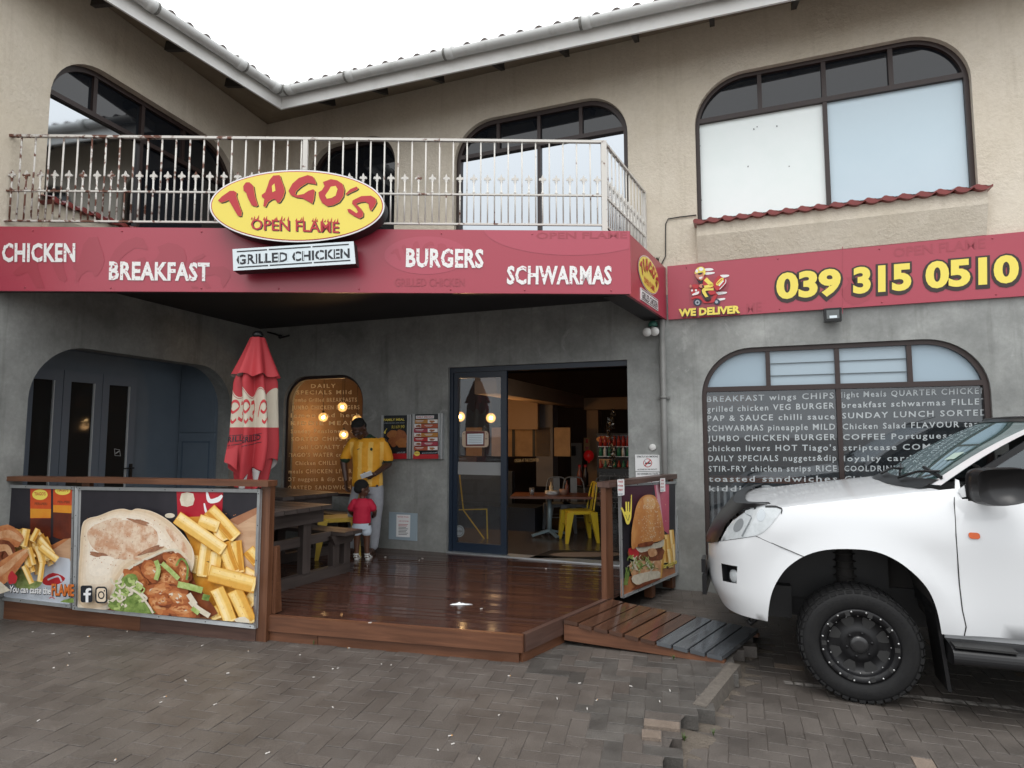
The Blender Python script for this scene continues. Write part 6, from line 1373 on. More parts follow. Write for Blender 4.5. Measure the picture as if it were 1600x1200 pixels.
def tagcard(q, lab):
    P = [DS.px(950 + x / 5.458, 740 + y / 5.458, .075) for x, y in q]; p = MB(); p.prism([P[3], P[2], P[1], P[0]], DS.n * .003, m_pure); o = tag(p.build('price_tag'), lab, 'tag')
    a = Art(lambda x, y, k=0: DS.px(950 + x / 5.458, 740 + y / 5.458, .0795), DS.n); (x0, y0), (x1, _), _, (_, y1) = q
    for k, s_ in enumerate(('TAKE', 'YOUR', 'TREAT', 'NOW')): a.word(s_, (x0 + 6, y0 + (k + .75) * (y1 - y0) / 4), (x1 - 8, y0 + (k + .72) * (y1 - y0) / 4), (x0 + 6, y0 + (k + .3) * (y1 - y0) / 4), m_red if k < 3 else m_pgrey, layer=1)
    b = a.build('print'); b.parent = o
tagcard([(80, 50), (136, 47), (138, 183), (84, 190)], 'larger white paper tag with red print on the side fence'); tagcard([(444, 42), (485, 38), (487, 152), (447, 156)], 'smaller white paper tag at the far end of the side fence')

# ------------------------------------------------------------------ ramp
rp = thing('ramp', DS.P(.6, 0), 'slatted timber ramp leading from the deck down to the parking', 'ramp')
a0, a1 = DS.P(.50, ZD - .005, .03), DS.P(1.24, ZD - .005, .03); b0, b1 = atz(1131, 1026, .045), atz(1187, 983, .045)
NP = 10
for i in range(NP):
    t0, t1 = i / NP + .004, (i + 1) / NP - .008; p = MB(); L4 = lambda t, s_: (a0 + (b0 - a0) * t) * (1 - s_) + (a1 + (b1 - a1) * t) * s_
    dz = np.array([0, 0, random.uniform(-.004, .004)]); c = [L4(t0, -.01), L4(t1, -.01 + random.uniform(-.012, .012)), L4(t1, 1.0), L4(t0, 1.0)]
    p.hexa([q - (0, 0, .028) + dz for q in c] + [q + dz for q in c], m_rampg if i >= 6 else m_ramp); o = p.build('plank', rp)
    if i >= 6: o['label'] = 'grey weathered ramp plank'
for s_ in (.03, .97):
    p = MB(); A, B = (a0 * (1 - s_) + a1 * s_), (b0 * (1 - s_) + b1 * s_); dn = np.array([0, 0, -.03]); e = nrm(a1 - a0) * .02
    p.hexa([A - e + (0, 0, -.15), B - e + (0, 0, -.055), B + e + (0, 0, -.055), A + e + (0, 0, -.15), A - e + dn, B - e + dn, B + e + dn, A + e + dn], m_deckside); p.build('side_beam', rp)
p = MB(); c = atz(1083, 1016, .022); p.box(c, (.055, .01, 0), (-.01, .012, 0), (0, 0, .028), m_red); tag(p.build('red_tag'), 'small red plastic reflector on the near edge of the ramp', 'reflector')

# ------------------------------------------------------------------ closed umbrella
m_umb = M('umbrella_red', (.41, .030, .038), .7, col2=(.35, .024, .032), vs=4); m_umbc = M('umbrella_cream', (.55, .50, .40), .7, col2=(.48, .44, .35), vs=5); m_umbg = M('umbrella_lining', (.42, .41, .40), .8)
uq = aty(397, 700, 5.62); UX, UY = uq[0], uq[1]; zz = lambda y: aty(397, y, UY)[2]
um_ = thing('umbrella', (UX, UY, ZD), 'closed red patio umbrella with a cream printed band behind the fence', 'umbrella')
p = MB(); p.tube([(UX, UY, ZD), (UX, UY, zz(524))], .019, m_alu, 12); p.build('pole', um_)
p = MB(); p.lathe([(0, .05), (.03, .05), (.05, .02), (.045, -.01), (0, -.01)], (UX, UY, zz(526)), (0, 0, 1), m_bplast, 16); p.build('finial', um_)
p = MB(); p.lathe([(0, 0), (.24, 0), (.24, .05), (.05, .07), (.05, .25), (.03, .25)], (UX, UY, ZD), (0, 0, 1), m_bplast, 20); p.build('base', um_)
kx = UY / 963
def cloth_r(t, z, flare):
    return flare * (1 + .27 * math.cos(7 * t + 1.5 * math.sin(3 * z)) + .07 * math.cos(3 * t + .6))
def canopy(z):
    pts = [(zz(528), 12), (zz(560), 19), (zz(598), 30), (zz(640), 31), (zz(700), 34), (zz(720), 33), (zz(752), 28), (zz(775), 26)]
    return float(np.interp(z, [q[0] for q in pts][::-1], [q[1] for q in pts][::-1])) * kx * .85
def hem(t): return zz(722) + .05 * math.sin(2 * t + .4) - .10 * math.cos(3.5 * t) * .5 - (.12 if math.sin(t) > .3 else 0)
def skin(t, z, k=1.0):
    r = cloth_r(t, z, canopy(z)) * k; return np.array([UX + r * math.cos(t) - .03 * max(0, zz(690) - z) * 1.2, UY + r * math.sin(t), z])
p = MB(); TT = np.linspace(0, 2 * PI, 113)
def zone(za, zb, mat, n, k=1.0):
    vs = np.linspace(0, 1, n)
    p.grid(lambda t, v: skin(t, (za(t) if callable(za) else za) * (1 - v) + (zb(t) if callable(zb) else zb) * v, k), TT, vs, mat)
zA = lambda t: zz(614) + .045 * math.cos(7 * t + .5); zB = zz(668); zH = lambda t: zz(735) + .07 * math.sin(2 * t + 2.2) + .05 * math.cos(5 * t)
zone(zz(585), zA, m_umb, 8); zone(zA, zB, m_umbc, 10); zone(zB, zH, m_umb, 14)
p.grid(lambda t, v: skin(t, zH(t), 1 - .25 * v) + np.array([0, 0, .10 * v]), TT, [0, .5, 1], m_umbg)
for t0, t1, z0 in ((-1.9, -1.45, 0), (-1.2, -.8, .03)):          # folded-back flaps that show the pale lining
    p.grid(lambda t, v: skin(t, zH(t) - .01, 1.02 - .1 * v) + np.array([0, 0, -.13 * v * math.sin((t - t0) / (t1 - t0) * PI)]), np.linspace(t0, t1, 12), np.linspace(0, 1, 5), m_umbg)
zone(lambda t: zH(t) + .02, lambda t: zz(765) - .03 * math.sin(3 * t), m_umb, 5, .80)
def top_t(t, v): z = zz(528) * (1 - v) + (zz(588) + .015 * math.cos(7 * t)) * v; r = (11 + 21 * v) * kx * (1 + (.05 + .13 * v) * math.cos(7 * t + 1.2)); return np.array([UX + r * math.cos(t), UY + r * math.sin(t), z])
p.grid(top_t, TT, np.linspace(0, 1, 10), m_umb)
p.grid(lambda t, v: top_t(t, 1) * (1 - v) + np.array([UX, UY, zz(580)]) * v, TT, [0, .6], m_umbg)
fl_ = [aty(x, y, UY - d) for x, y, d in ((368, 655, .10), (356, 690, .12), (350, 722, .15), (360, 726, .20), (370, 735, .16), (372, 690, .12))]
p.add(fl_, [(0, 1, 5), (1, 2, 3, 5), (3, 4, 5)], m_umb, True)
def onU(c, pts, w, mat, k=1.012):
    q = spline(pts, 5, False); A = []; B = []
    for i, s_ in enumerate(q):
        d = nrm(q[min(i + 1, len(q) - 1)] - q[max(i - 1, 0)]); nn = np.array([-d[1], d[0]]) * w / 2; A.append(s_ + nn); B.append(s_ - nn)
    n = len(A); p.add([skin(c + a_[0], a_[1], k) for a_ in A + B], [(i, i + 1, n + i + 1, n + i) for i in range(n - 1)], mat, True)
for c in (-2.35, -1.55, -.75):
    z0 = zz(640); onU(c, [(-.25, z0 - .07), (-.17, z0 + .05), (-.02, z0 + .07), (.08, z0 + .02), (-.05, z0 - .03), (-.16, z0 - .01)], .026, m_red); onU(c, [(.12, z0 + .05), (.25, z0 + .06), (.3, z0 - .01), (.2, z0 - .04)], .035, m_red); onU(c, [(-.1, z0 - .10), (-.02, z0 - .12), (.06, z0 - .09)], .026, m_red); onU(c, [(.1, z0 - .08), (.22, z0 - .10), (.26, z0 - .05)], .03, m_red)
    for zl in (zA,): onU(c, [(x, zA(c + x) - .012) for x in np.linspace(-.4, .4, 9)], .006, m_maroon2)
vs_, fs_, wd_ = text_mesh('GRILLED', .02, 0, 2)
for c in (-2.2, -1.3): p.add([skin(c + (x / wd_ - .5) * .85, zz(692) + y * .05 + (x / wd_) * .03, 1.015) for x, y in vs_], fs_, m_ink); onU(c, [(-.45, zz(694) - .02), (0, zz(694)), (.45, zz(694) + .02)], .006, m_ink); onU(c, [(-.45, zz(686) + .025), (0, zz(686) + .035), (.45, zz(686) + .05)], .006, m_ink)
p.build('canopy_cloth', um_)

# ------------------------------------------------------------------ picnic tables
def picnic(loc, rz, label):
    t = thing('picnic_table', (0, 0, 0), label, 'table', 'picnic tables on the deck'); Wd = .75; Ln = 1.7; zt_ = .74
    # x = across the table, y = along it (away from the visible end frame)
    for i in range(5): p = MB(); p.box((-.30 + .15 * i, Ln / 2 - .06, zt_ - .019), (.142, 0, 0), (0, Ln + .12, 0), (0, 0, .038), m_picnic); p.build('top_board', t, bevel=.003)
    for sx in (-1, 1):
        for k in range(2): p = MB(); p.box((sx * (.62 + .135 * k), Ln / 2 - .06, .425), (.128, 0, 0), (0, Ln + .12, 0), (0, 0, .036), m_picnic); p.build('bench_board', t, bevel=.003)
    for y in (.06, Ln - .18):
        p = MB(); p.box((0, y, .05), (1.62, 0, 0), (0, .07, 0), (0, 0, .10), m_picnic); p.build('skid', t, bevel=.003)
        p = MB(); p.box((0, y - .055, zt_ - .105), (.74, 0, 0), (0, .038, 0), (0, 0, .13), m_picnic); p.build('apron', t, bevel=.003)
        for sx in (-.27, .20): p = MB(); p.box((sx, y, .38), (.10, 0, 0), (0, .07, 0), (0, 0, .58), m_picnic); p.build('leg', t, bevel=.003)
        for sx in (-1, 1):
            p = MB(); p.box((sx * .60, y, .23), (.09, 0, 0), (0, .07, 0), (0, 0, .28), m_picnic); p.box((sx * .76, y, .23), (.09, 0, 0), (0, .07, 0), (0, 0, .28), m_picnic); p.build('bench_leg', t, bevel=.003)
            p = MB(); p.prism([(sx * .50, y - .06, .405), (sx * .87, y - .06, .405), (sx * .80, y - .06, .31), (sx * .56, y - .06, .31)], (0, .04, 0), m_picnic); p.build('bench_bearer', t)
        p = MB(); p.box((-.03, y + .02, .40), (1.3, 0, 0), (0, .035, 0), (0, 0, .09), m_picnic); p.build('cross_rail', t)
    t.location = Vector((loc[0], loc[1], loc[2])); t.rotation_euler = (0, 0, rz); return t
sk0, sk1 = atz(424, 930, ZD), atz(552, 893, ZD); dv = nrm(sk1 - sk0); ang = math.atan2(dv[1], dv[0]); ce = sk1 - dv * .83
picnic((ce[0], ce[1], ZD), ang, 'brown picnic table with attached benches nearest the front fence')
c2 = ce + np.array([.28, 1.30, 0]); picnic((c2[0] - .62, c2[1] + .02, ZD), ang - .15, 'brown picnic table standing behind by the arched window')
q = aty(528, 800, 7.25); Chair((q[0] - .03, q[1] + .12, ZD), -1.25, M('shaded_yellow_paint', (.36, .24, .02), .45), 'yellow metal chair by the arched window behind the picnic tables', scale=1.0)  # yellow darkened so that the paint carries the shade the chair stands in

# ------------------------------------------------------------------ litter, loose bricks, weeds
m_paper = M('white_tissue', (.70, .72, .74), .8)
c = atz(721, 945, ZD); p = MB()
n = 16
def tis(u, v):
    e = .10 * (u - .5) * 1.5; f = .05 * (v - .5); h = .004 + .020 * abs(math.sin(9 * u + 3 * v)) * math.sin(PI * v) * math.sin(PI * min(u * 1.3, 1)); return c + np.array([e * (1 + .3 * math.sin(7 * v)), f * (1.2 - .8 * abs(u - .4)), h])
p.grid(tis, np.linspace(0, 1, n), np.linspace(0, 1, 9), m_paper); tag(p.build('tissue'), 'crumpled white tissue lying on the wet deck', 'tissue')
m_butt = M('cigarette_paper', (.50, .48, .45), .8); m_filt = M('cigarette_filter', (.50, .27, .10), .8)
def butt(x, y, zg, lab, l=.026, w_=.0042, filt=True):
    l *= .8; w_ *= .72
    c = atz(x, y, zg); a = random.random() * PI; d = np.array([math.cos(a), math.sin(a), 0]) * l / 2; p = MB(); up = np.array([0, 0, w_])
    p.tube([c - d + up, c + d * .3 + up], w_, m_butt, 8); p.tube([c + d * .3 + up, c + d + up], w_ * 1.02, m_filt if filt else m_butt, 8); return tag(p.build('cigarette_butt'), lab, 'litter', 'butts and scraps on the paving')
c8 = [(62, 55), (128, 119), (208, 127), (270, 203), (210, 261), (265, 251), (725, 311), (645, 373), (628, 395), (1045, 594), (1300, 265), (1320, 262), (1225, 297), (1172, 210), (1490, 246), (1528, 249), (1362, 183), (790, 173), (970, 195), (150, 467), (1300, 415), (840, 403), (450, 622), (890, 282), (497, 118), (345, 138)]
for x, y in c8: butt(x / 2.5, 940 + y / 2.5, .001, 'small pale cigarette butt or paper scrap lying on the brick paving', l=random.choice([.022, .03, .014, .018]), w_=random.choice([.0042, .005, .006]), filt=random.random() < .35)
for x, y in ((615, 673), (708, 609), (922, 621), (1085, 640), (170, 828), (118, 888), (180, 862), (290, 925), (415, 578), (740, 715), (1042, 685), (1225, 505), (780, 680), (372, 742), (1272, 725)):
    xx, yy = 640 + x / 2.667, 840 + y / 2.667; butt(xx, yy, .001 if x < 1200 else ZP + .002, 'small pale cigarette butt or paper scrap lying on the brick paving', l=random.choice([.024, .03, .018]), w_=.005, filt=random.random() < .4)
for x, y, z in ((602, 871, ZD), (660, 873, ZD), (655, 876, ZD), (574, 885, ZD), (853, 889, ZD), (752, 952, ZD), (578, 974, ZD)): butt(x, y, z + .001, 'tiny white paper scrap lying on the wet deck', l=.03, w_=.006, filt=False)['group'] = 'scraps on the deck'
m_lb = m_brickt
for (x, y, rz, lab) in ((1034, 1136, -.25, 'loose tan brick lying across the broken pavement edge'), (1018, 1152, -.22, 'short tan half brick beside the loose one at the pavement edge')):
    c = atz(x, y, .0); p = MB(); l = .19 if 'across' in lab else .10; d = np.array([math.cos(rz), math.sin(rz), 0]); e = np.array([-d[1], d[0], 0]); p.box(c + (0, 0, -.012), d * l, e * .085, (0, 0, .06), m_lb); tag(p.build('loose_brick', bevel=.006), lab, 'brick')
for (x, y, z, h, lab) in ((1276, 660, ZP, .06, 'small green weed at the foot of the kerb'), (1300, 640, ZP, .05, 'tiny weed sprouting beside the kerb further back'), (1145, 853, ZP, .05, 'small weed below the loose bricks'), (1266, 825, ZP, .035, 'tiny weed in a parking joint'), (1215, 735, ZP, .04, 'dry weed against the jagged pavement edge'), (815, 438, 0, .04, 'small weed under the ramp edge'), (1100, 510, 0, .04, 'small weed in the paving by the ramp foot')):
    c = atz(640 + x / 2.667, 840 + y / 2.667, z); tuft(c, 16, h, m_weed, 'weed', lab, .8)
c = atz(490, 1008, 0); tuft(c, 12, .04, m_weed, 'weed', 'tiny weed against the deck skirt board', .6)

# ------------------------------------------------------------------ people: bodies grown from tapered limbs, fused into one skin
def fuse(parts, voxel, mat, name, parent, smooth=4, fac=.5, matfn=None):
    """parts = closed shapes in an MB; returns one continuous surface"""
    me = bpy.data.meshes.new('raw'); me.from_pydata(parts.v, [], parts.f); me.update()
    bm = bmesh.new(); bm.from_mesh(me); bmesh.ops.recalc_face_normals(bm, faces=bm.faces); bm.to_mesh(me); bm.free()
    o = bpy.data.objects.new('raw', me); COL.objects.link(o)
    r = o.modifiers.new('r', 'REMESH'); r.mode = 'VOXEL'; r.voxel_size = voxel; r.adaptivity = 0
    s = o.modifiers.new('s', 'SMOOTH'); s.factor = fac; s.iterations = smooth
    dg = bpy.context.evaluated_depsgraph_get(); dg.update()
    m2 = bpy.data.meshes.new_from_object(o.evaluated_get(dg)); bpy.data.objects.remove(o)
    b = MB(); vs = [tuple(v.co) for v in m2.vertices]; fs = [tuple(p.vertices) for p in m2.polygons]; bpy.data.meshes.remove(m2)
    if matfn:
        b.v = vs
        for f in fs: c = np.mean([vs[i] for i in f], 0); b.f.append(f); b.m.append(b.mi(matfn(c))); b.sm.append(True)
    else: b.add(vs, fs, mat, True)
    return b.build(name, parent)
def cap(mb, p, q, r1, r2, n=14):
    """tapered capsule"""
    p, q = np.array(p, float), np.array(q, float); d = q - p; l = np.linalg.norm(d); prof = [(0.0005, -r1)]
    for t in np.linspace(-80, 0, 5): prof.append((r1 * math.cos(math.radians(t)), r1 * math.sin(math.radians(t))))
    for t in np.linspace(0, 80, 5): prof.append((r2 * math.cos(math.radians(t)), l + r2 * math.sin(math.radians(t))))
    prof.append((.0005, l + r2)); mb.lathe(prof, p, d, m_black, n)
    k = len(mb.v); mb.f += [tuple(range(k - n, k)), tuple(range(k - len(prof) * n, k - len(prof) * n + n))[::-1]]; mb.m += [0, 0]; mb.sm += [True, True]
def chain(mb, pts, rs):
    for i in range(len(pts) - 1): cap(mb, pts[i], pts[i + 1], rs[i], rs[i + 1])
def ell(mb, o, r, rot=None):
    k = len(mb.v); mb.ball((0, 0, 0), r, m_black, 18, 12); R3 = Matrix.Identity(3) if rot is None else rot
    for i in range(k, len(mb.v)): mb.v[i] = tuple(np.array(R3 @ Vector(mb.v[i])) + np.array(o))
def hand(mb, w, d, palm_n, s=1.0, curl=.5):
    """hand at wrist w pointing along d; palm_n = palm normal; five separate fingers"""
    w, d, pn = np.array(w, float), nrm(d), nrm(palm_n); sd = nrm(np.cross(d, pn)); pn = np.cross(sd, d)
    for k in np.linspace(-1, 1, 4): cap(mb, w + sd * k * .016 * s, w + d * .085 * s + sd * k * .029 * s, .015 * s, .012 * s, 10)
    for k, l in ((-1, .062), (-.34, .078), (.34, .083), (1, .072)):
        a = w + d * .088 * s + sd * k * .031 * s; c1 = nrm(d + pn * curl * .5 + sd * k * .08); c2 = nrm(d + pn * curl * 1.3); c3 = nrm(d * .6 + pn * curl * 2.0)
        b1 = a + c1 * l * .45 * s; b2 = b1 + c2 * l * .32 * s; b3 = b2 + c3 * l * .25 * s; chain(mb, [a, b1, b2, b3], [.0095 * s, .0088 * s, .008 * s, .0068 * s])
    t0 = w + d * .025 * s + sd * .028 * s; t1 = t0 + nrm(d * .6 + sd * .9 + pn * .35) * .04 * s; t2 = t1 + nrm(d * .9 + sd * .3 + pn * .5) * .034 * s; chain(mb, [t0, t1, t2], [.014 * s, .0115 * s, .009 * s])
def shell(mb, rings, mat, n=36):
    """tube of elliptic rings (centre, half width x, half depth y)"""
    vs = []; fs = []
    for c, a, b in rings:
        for k in range(n): t = 2 * PI * k / n; vs.append((c[0] + a * math.cos(t), c[1] + b * math.sin(t), c[2]))
    for i in range(len(rings) - 1):
        for k in range(n): fs.append((i * n + k, i * n + (k + 1) % n, (i + 1) * n + (k + 1) % n, (i + 1) * n + k))
    fs += [tuple(range(n))[::-1], tuple(range((len(rings) - 1) * n, len(rings) * n))]; mb.add(vs, fs, mat, True)
m_skin = M('dark_skin', (.080, .037, .024), .45, col2=(.045, .020, .013), vs=9, coat=.1); m_skinc = M('child_skin', (.110, .048, .028), .45, col2=(.085, .037, .022), vs=12)
m_hair = M('short_black_hair', (.006, .0055, .005), .85, bump=.8, bs=300, bdist=.004); m_jersey = M('jersey_yellow', (.78, .36, .018), .7, col2=(.70, .31, .015), vs=14, bump=.7, bs=9, bdist=.03); m_jers2 = M('jersey_stripe', (.80, .48, .10), .7, bump=.7, bs=9, bdist=.03); m_green = M('jersey_green', (.012, .040, .022), .7)
m_sweat = M('grey_sweatpants', (.36, .375, .41), .85, col2=(.28, .29, .32), vs=16, bump=.4, bs=22, bdist=.012); m_sandal = M('brown_sandal', (.05, .025, .015), .6)
m_eyew = M('eye_white', (.10, .08, .07), .4); m_lip = M('lip', (.060, .022, .018), .5)
m_tee = M('raspberry_tee', (.52, .010, .045), .75, col2=(.46, .008, .038), vs=14, bump=.6, bs=16, bdist=.02); m_short = M('pale_denim', (.55, .62, .70), .8, col2=(.48, .55, .62), vs=30); m_wsand = M('white_sandal', (.62, .62, .60), .5)
def loc_frame(px_, py_, z0, depth_px):
    return atz(px_, py_, z0)
# ---- man in the yellow jersey, head bowed, phone in his left hand
mo = atz(561, 866, ZD); sM = mo[1] / 963 * 1.0
man = thing('person', (mo[0], mo[1], ZD), 'man in yellow and green jersey and grey sweatpants looking down, holding a white phone', 'person')
def V(x, z, y=0.0): return np.array([mo[0] + x, mo[1] + y, ZD + z])   # x right, z up, y away
neck, chest, belly, hip = V(.07, 1.405, .02), V(.075, 1.22), V(.08, 1.03, .0), V(.095, .86, .01)
shL, shR = V(-.115, 1.325, .01), V(.265, 1.325, .01); elL, elR = V(-.215, 1.085, .03), V(.325, 1.06, .03); wrL, wrR = V(-.165, .875, -.04), V(.215, .955, -.20)
hd = V(-.005, 1.485, -.105)                                             # bowed head, turned to his right
b = MB()
chain(b, [hip, belly, chest, V(.075, 1.32, .01)], [.13, .115, .125, .085]); chain(b, [neck + (0, .01, -.06), hd + (0.01, .05, -.02)], [.058, .055])
chain(b, [shL, elL, wrL], [.052, .042, .027]); chain(b, [shR, elR, wrR], [.052, .042, .027])
chain(b, [V(.0, .84), V(-.05, .47, -.02), V(-.07, .09, .02)], [.085, .058, .042]); chain(b, [V(.18, .84), V(.165, .47, .0), V(.155, .09, .03)], [.085, .058, .042])
for x in (-.075, .155): chain(b, [V(x, .05, .03), V(x - .01, .035, -.12)], [.035, .035])
hx = Matrix.Rotation(.62, 3, 'X') @ Matrix.Rotation(.30, 3, 'Z')      # bow forwards and turn
HR = Matrix.Rotation(-.40, 3, 'Z') @ Matrix.Rotation(.78, 3, 'X')
def Hd(x, y, z): return hd + np.array(HR @ Vector((x, y, z)))
ell(b, Hd(0, .015, .035), (.077, .098, .085), HR); ell(b, Hd(0, -.012, -.035), (.062, .075, .085), HR); ell(b, Hd(0, -.055, -.085), (.034, .030, .026), HR)
ell(b, Hd(0, -.092, -.018), (.017, .024, .026), HR); ell(b, Hd(0, -.078, -.052), (.028, .018, .014), HR); ell(b, Hd(0, -.076, .024), (.058, .018, .014), HR)
for s_ in (-1, 1): ell(b, Hd(s_ * .077, .012, -.012), (.012, .022, .032), HR); ell(b, Hd(s_ * .046, -.052, -.03), (.022, .028, .024), HR)
hand(b, wrL, V(-.15, .74, -.06) - V(-.165, .875, -.04), (1, -.2, 0), .95, .55); hand(b, wrR, V(.12, .94, -.27) - V(.215, .955, -.20), (-.2, .9, .5), .95, .9)
body = fuse(b, .0065, m_skin, 'body', man, smooth=3)
p = MB()
for s_ in (-1, 1): p.ball(Hd(s_ * .029, -.081, .004), (.010, .006, .004), m_eyew, 10, 6); p.ball(Hd(s_ * .029, -.0855, .003), (.005, .003, .0042), m_black, 8, 5)
p.build('eyes', body)
b = MB(); ell(b, Hd(0, .022, .052), (.0785, .096, .078), HR); ell(b, Hd(0, .05, .0), (.072, .070, .06), HR); fuse(b, .008, m_hair, 'hair', man, 2)
# jersey: body and sleeves, stripes by place on the cloth
b = MB(); chain(b, [V(.075, 1.34, .015)] + [V(.075, 1.25, .0)], [.09, .13])
shell(b, [(V(.085, .80, .0), .182, .135), (V(.085, .84, -.005), .186, .140), (V(.085, .92, -.005), .180, .138), (V(.08, 1.02), .172, .132), (V(.078, 1.14, -.005), .178, .132), (V(.076, 1.24, -.005), .188, .130), (V(.075, 1.32, .005), .182, .105), (V(.074, 1.365, .012), .135, .082), (V(.073, 1.395, .018), .078, .065)], m_black)
chain(b, [shL + (.02, 0, -.01), V(-.165, 1.20, .02), V(-.195, 1.135, .027)], [.070, .068, .066]); chain(b, [shR + (-.02, 0, -.01), V(.300, 1.20, .02), V(.318, 1.125, .027)], [.070, .068, .066])
def jmat(c):
    x, z = c[0] - mo[0], c[2] - ZD
    if (x < -.09 and z < 1.125 - (x + .2) * .5 * 0 and z > 1.0 and x < -.13) or (x > .262 and z < 1.105 and z > 1.0): return m_green
    if z > 1.375 and abs(x - .073) < .10: return m_green
    if -.02 < x < .17 or True:
        k = (x - .08) / .062
        if abs((k % 2.0) - 1.0) < .42 and z < 1.33 and abs(x - .08) < .20: return m_jers2
    return m_jersey
fuse(b, .009, m_jersey, 'jersey', man, 3, matfn=jmat)
p = MB(); p.box(V(.0, 1.245, -.142), (.028, .0, .012), (0, .004, 0), (.003, 0, .008), m_ink); p.ball(V(.155, 1.245, -.137), (.016, .006, .018), m_green, 10, 6); p.box(V(.225, .815, -.118), (.02, .01, 0), (0, .004, 0), (0, 0, .02), m_ink); p.build('badge', man)
b = MB(); shell(b, [(V(.09, .72), .175, .125), (V(.09, .80), .178, .125), (V(.09, .87), .168, .118)], m_black)
chain(b, [V(.005, .77), V(-.035, .60, -.015), V(-.05, .44, -.03), V(-.06, .25, .0), V(-.068, .10, .012)], [.105, .100, .088, .078, .062]); chain(b, [V(.175, .77), V(.178, .60), V(.172, .44, -.012), V(.165, .25, .012), V(.158, .10, .025)], [.105, .102, .090, .080, .064])
fuse(b, .010, m_sweat, 'sweatpants', man, 3)
for x in (-.08, .15):
    p = MB(); out = spline([(-.035, .06), (.035, .06), (.042, -.03), (.045, -.12), (.0, -.165), (-.042, -.12), (-.038, -.02)], 5)
    p.prism([V(x + q[0], .0, q[1]) for q in out], (0, 0, .022), m_sandal); p.tube([V(x - .042, .02, -.09), V(x - .02, .075, -.08), V(x + .02, .075, -.08), V(x + .044, .02, -.09)], .010, m_sandal, 8); p.build('sandal', man)
ph = thing('phone', V(.165, .945, -.275), 'white phone held in front of the waist by the man in yellow', 'phone')
p = MB(); ux = nrm((-.8, -.15, -.30)); uy = nrm(np.cross((0, .7, .7), ux)); un = np.cross(ux, uy); c = V(.135, .955, -.285); p.box(c, ux * .13, uy * .066, un * .009, M('phone_white', (.75, .78, .80), .3)); p.build('case', ph)
p = MB(); p.box(c + un * .006, ux * .115, uy * .058, un * .002, m_bplast); p.build('screen', ph)

# ---- toddler in a red tee seen from behind, head turned to the right
co = atz(564, 873, ZD)
kid = thing('person', (co[0], co[1], ZD), 'small child seen from behind in raspberry red tee, pale shorts and white sandals', 'person')
def V(x, z, y=0.0): return np.array([co[0] + x, co[1] + y, ZD + z])
b = MB(); hd = V(.000, .795, .01); HR = Matrix.Rotation(PI - 1.20, 3, 'Z') @ Matrix.Rotation(.12, 3, 'X')
HR = Matrix.Rotation(PI * .5 + .55, 3, 'Z') @ Matrix.Rotation(.15, 3, 'X')     # face points right and away
chain(b, [V(0, .40), V(0, .52), V(0, .62)], [.082, .080, .072]); chain(b, [V(0, .64, .01), hd + (0, 0, -.04)], [.034, .034])
shL, shR = V(-.098, .635), V(.098, .635); elL, elR = V(-.138, .535, .02), V(.142, .535, .02); wrL, wrR = V(-.125, .485, .10), V(.125, .475, .10)
chain(b, [shL, elL, wrL], [.034, .028, .020]); chain(b, [shR, elR, wrR], [.034, .028, .020])
chain(b, [V(-.048, .38), V(-.050, .21, .005), V(-.052, .045, -.01)], [.060, .037, .024]); chain(b, [V(.048, .38), V(.062, .21, .005), V(.070, .045, -.01)], [.060, .037, .024])
for x in (-.055, .072): chain(b, [V(x, .022, -.025), V(x + .012, .018, .060)], [.020, .019])
ell(b, Hd(0, .012, .02), (.068, .084, .076), HR); ell(b, Hd(0, -.015, -.03), (.053, .060, .060), HR); ell(b, Hd(0, -.05, -.062), (.026, .022, .02), HR); ell(b, Hd(0, -.078, -.018), (.011, .014, .013), HR); ell(b, Hd(0, -.066, -.045), (.018, .012, .010), HR)
for s_ in (-1, 1): ell(b, Hd(s_ * .064, .014, -.016), (.009, .018, .024), HR); ell(b, Hd(s_ * .032, -.045, -.035), (.022, .024, .024), HR)
hand(b, wrL, np.array([.3, .8, -.25]), (1, 0, 0), .55, .6); hand(b, wrR, np.array([-.3, .8, -.25]), (-1, 0, 0), .55, .6)
body = fuse(b, .0055, m_skinc, 'body', kid, 3)
p = MB()
for s_ in (-1, 1): p.ball(Hd(s_ * .024, -.068, .0), (.009, .006, .006), m_eyew, 8, 6); p.ball(Hd(s_ * .024, -.073, .0), (.0045, .003, .0045), m_black, 8, 5)
p.build('eyes', body)
b = MB(); ell(b, Hd(0, .020, .030), (.073, .086, .076), HR); ell(b, Hd(0, .045, -.012), (.062, .056, .05), HR); fuse(b, .006, m_hair, 'hair', kid, 2)
b = MB(); shell(b, [(V(0, .405), .105, .090), (V(0, .44), .104, .090), (V(0, .52), .098, .086), (V(0, .60), .102, .082), (V(0, .65), .090, .066), (V(0, .685), .050, .046)], m_black)
chain(b, [V(-.085, .635), V(-.122, .575, .005)], [.047, .046]); chain(b, [V(.085, .635), V(.124, .575, .005)], [.047, .046]); fuse(b, .007, m_tee, 'tee_shirt', kid, 3)
b = MB(); shell(b, [(V(0, .335), .100, .086), (V(0, .40), .100, .086), (V(0, .43), .092, .080)], m_black); chain(b, [V(-.050, .36), V(-.052, .305)], [.062, .058]); chain(b, [V(.050, .36), V(.060, .305)], [.062, .058]); fuse(b, .007, m_short, 'shorts', kid, 2)
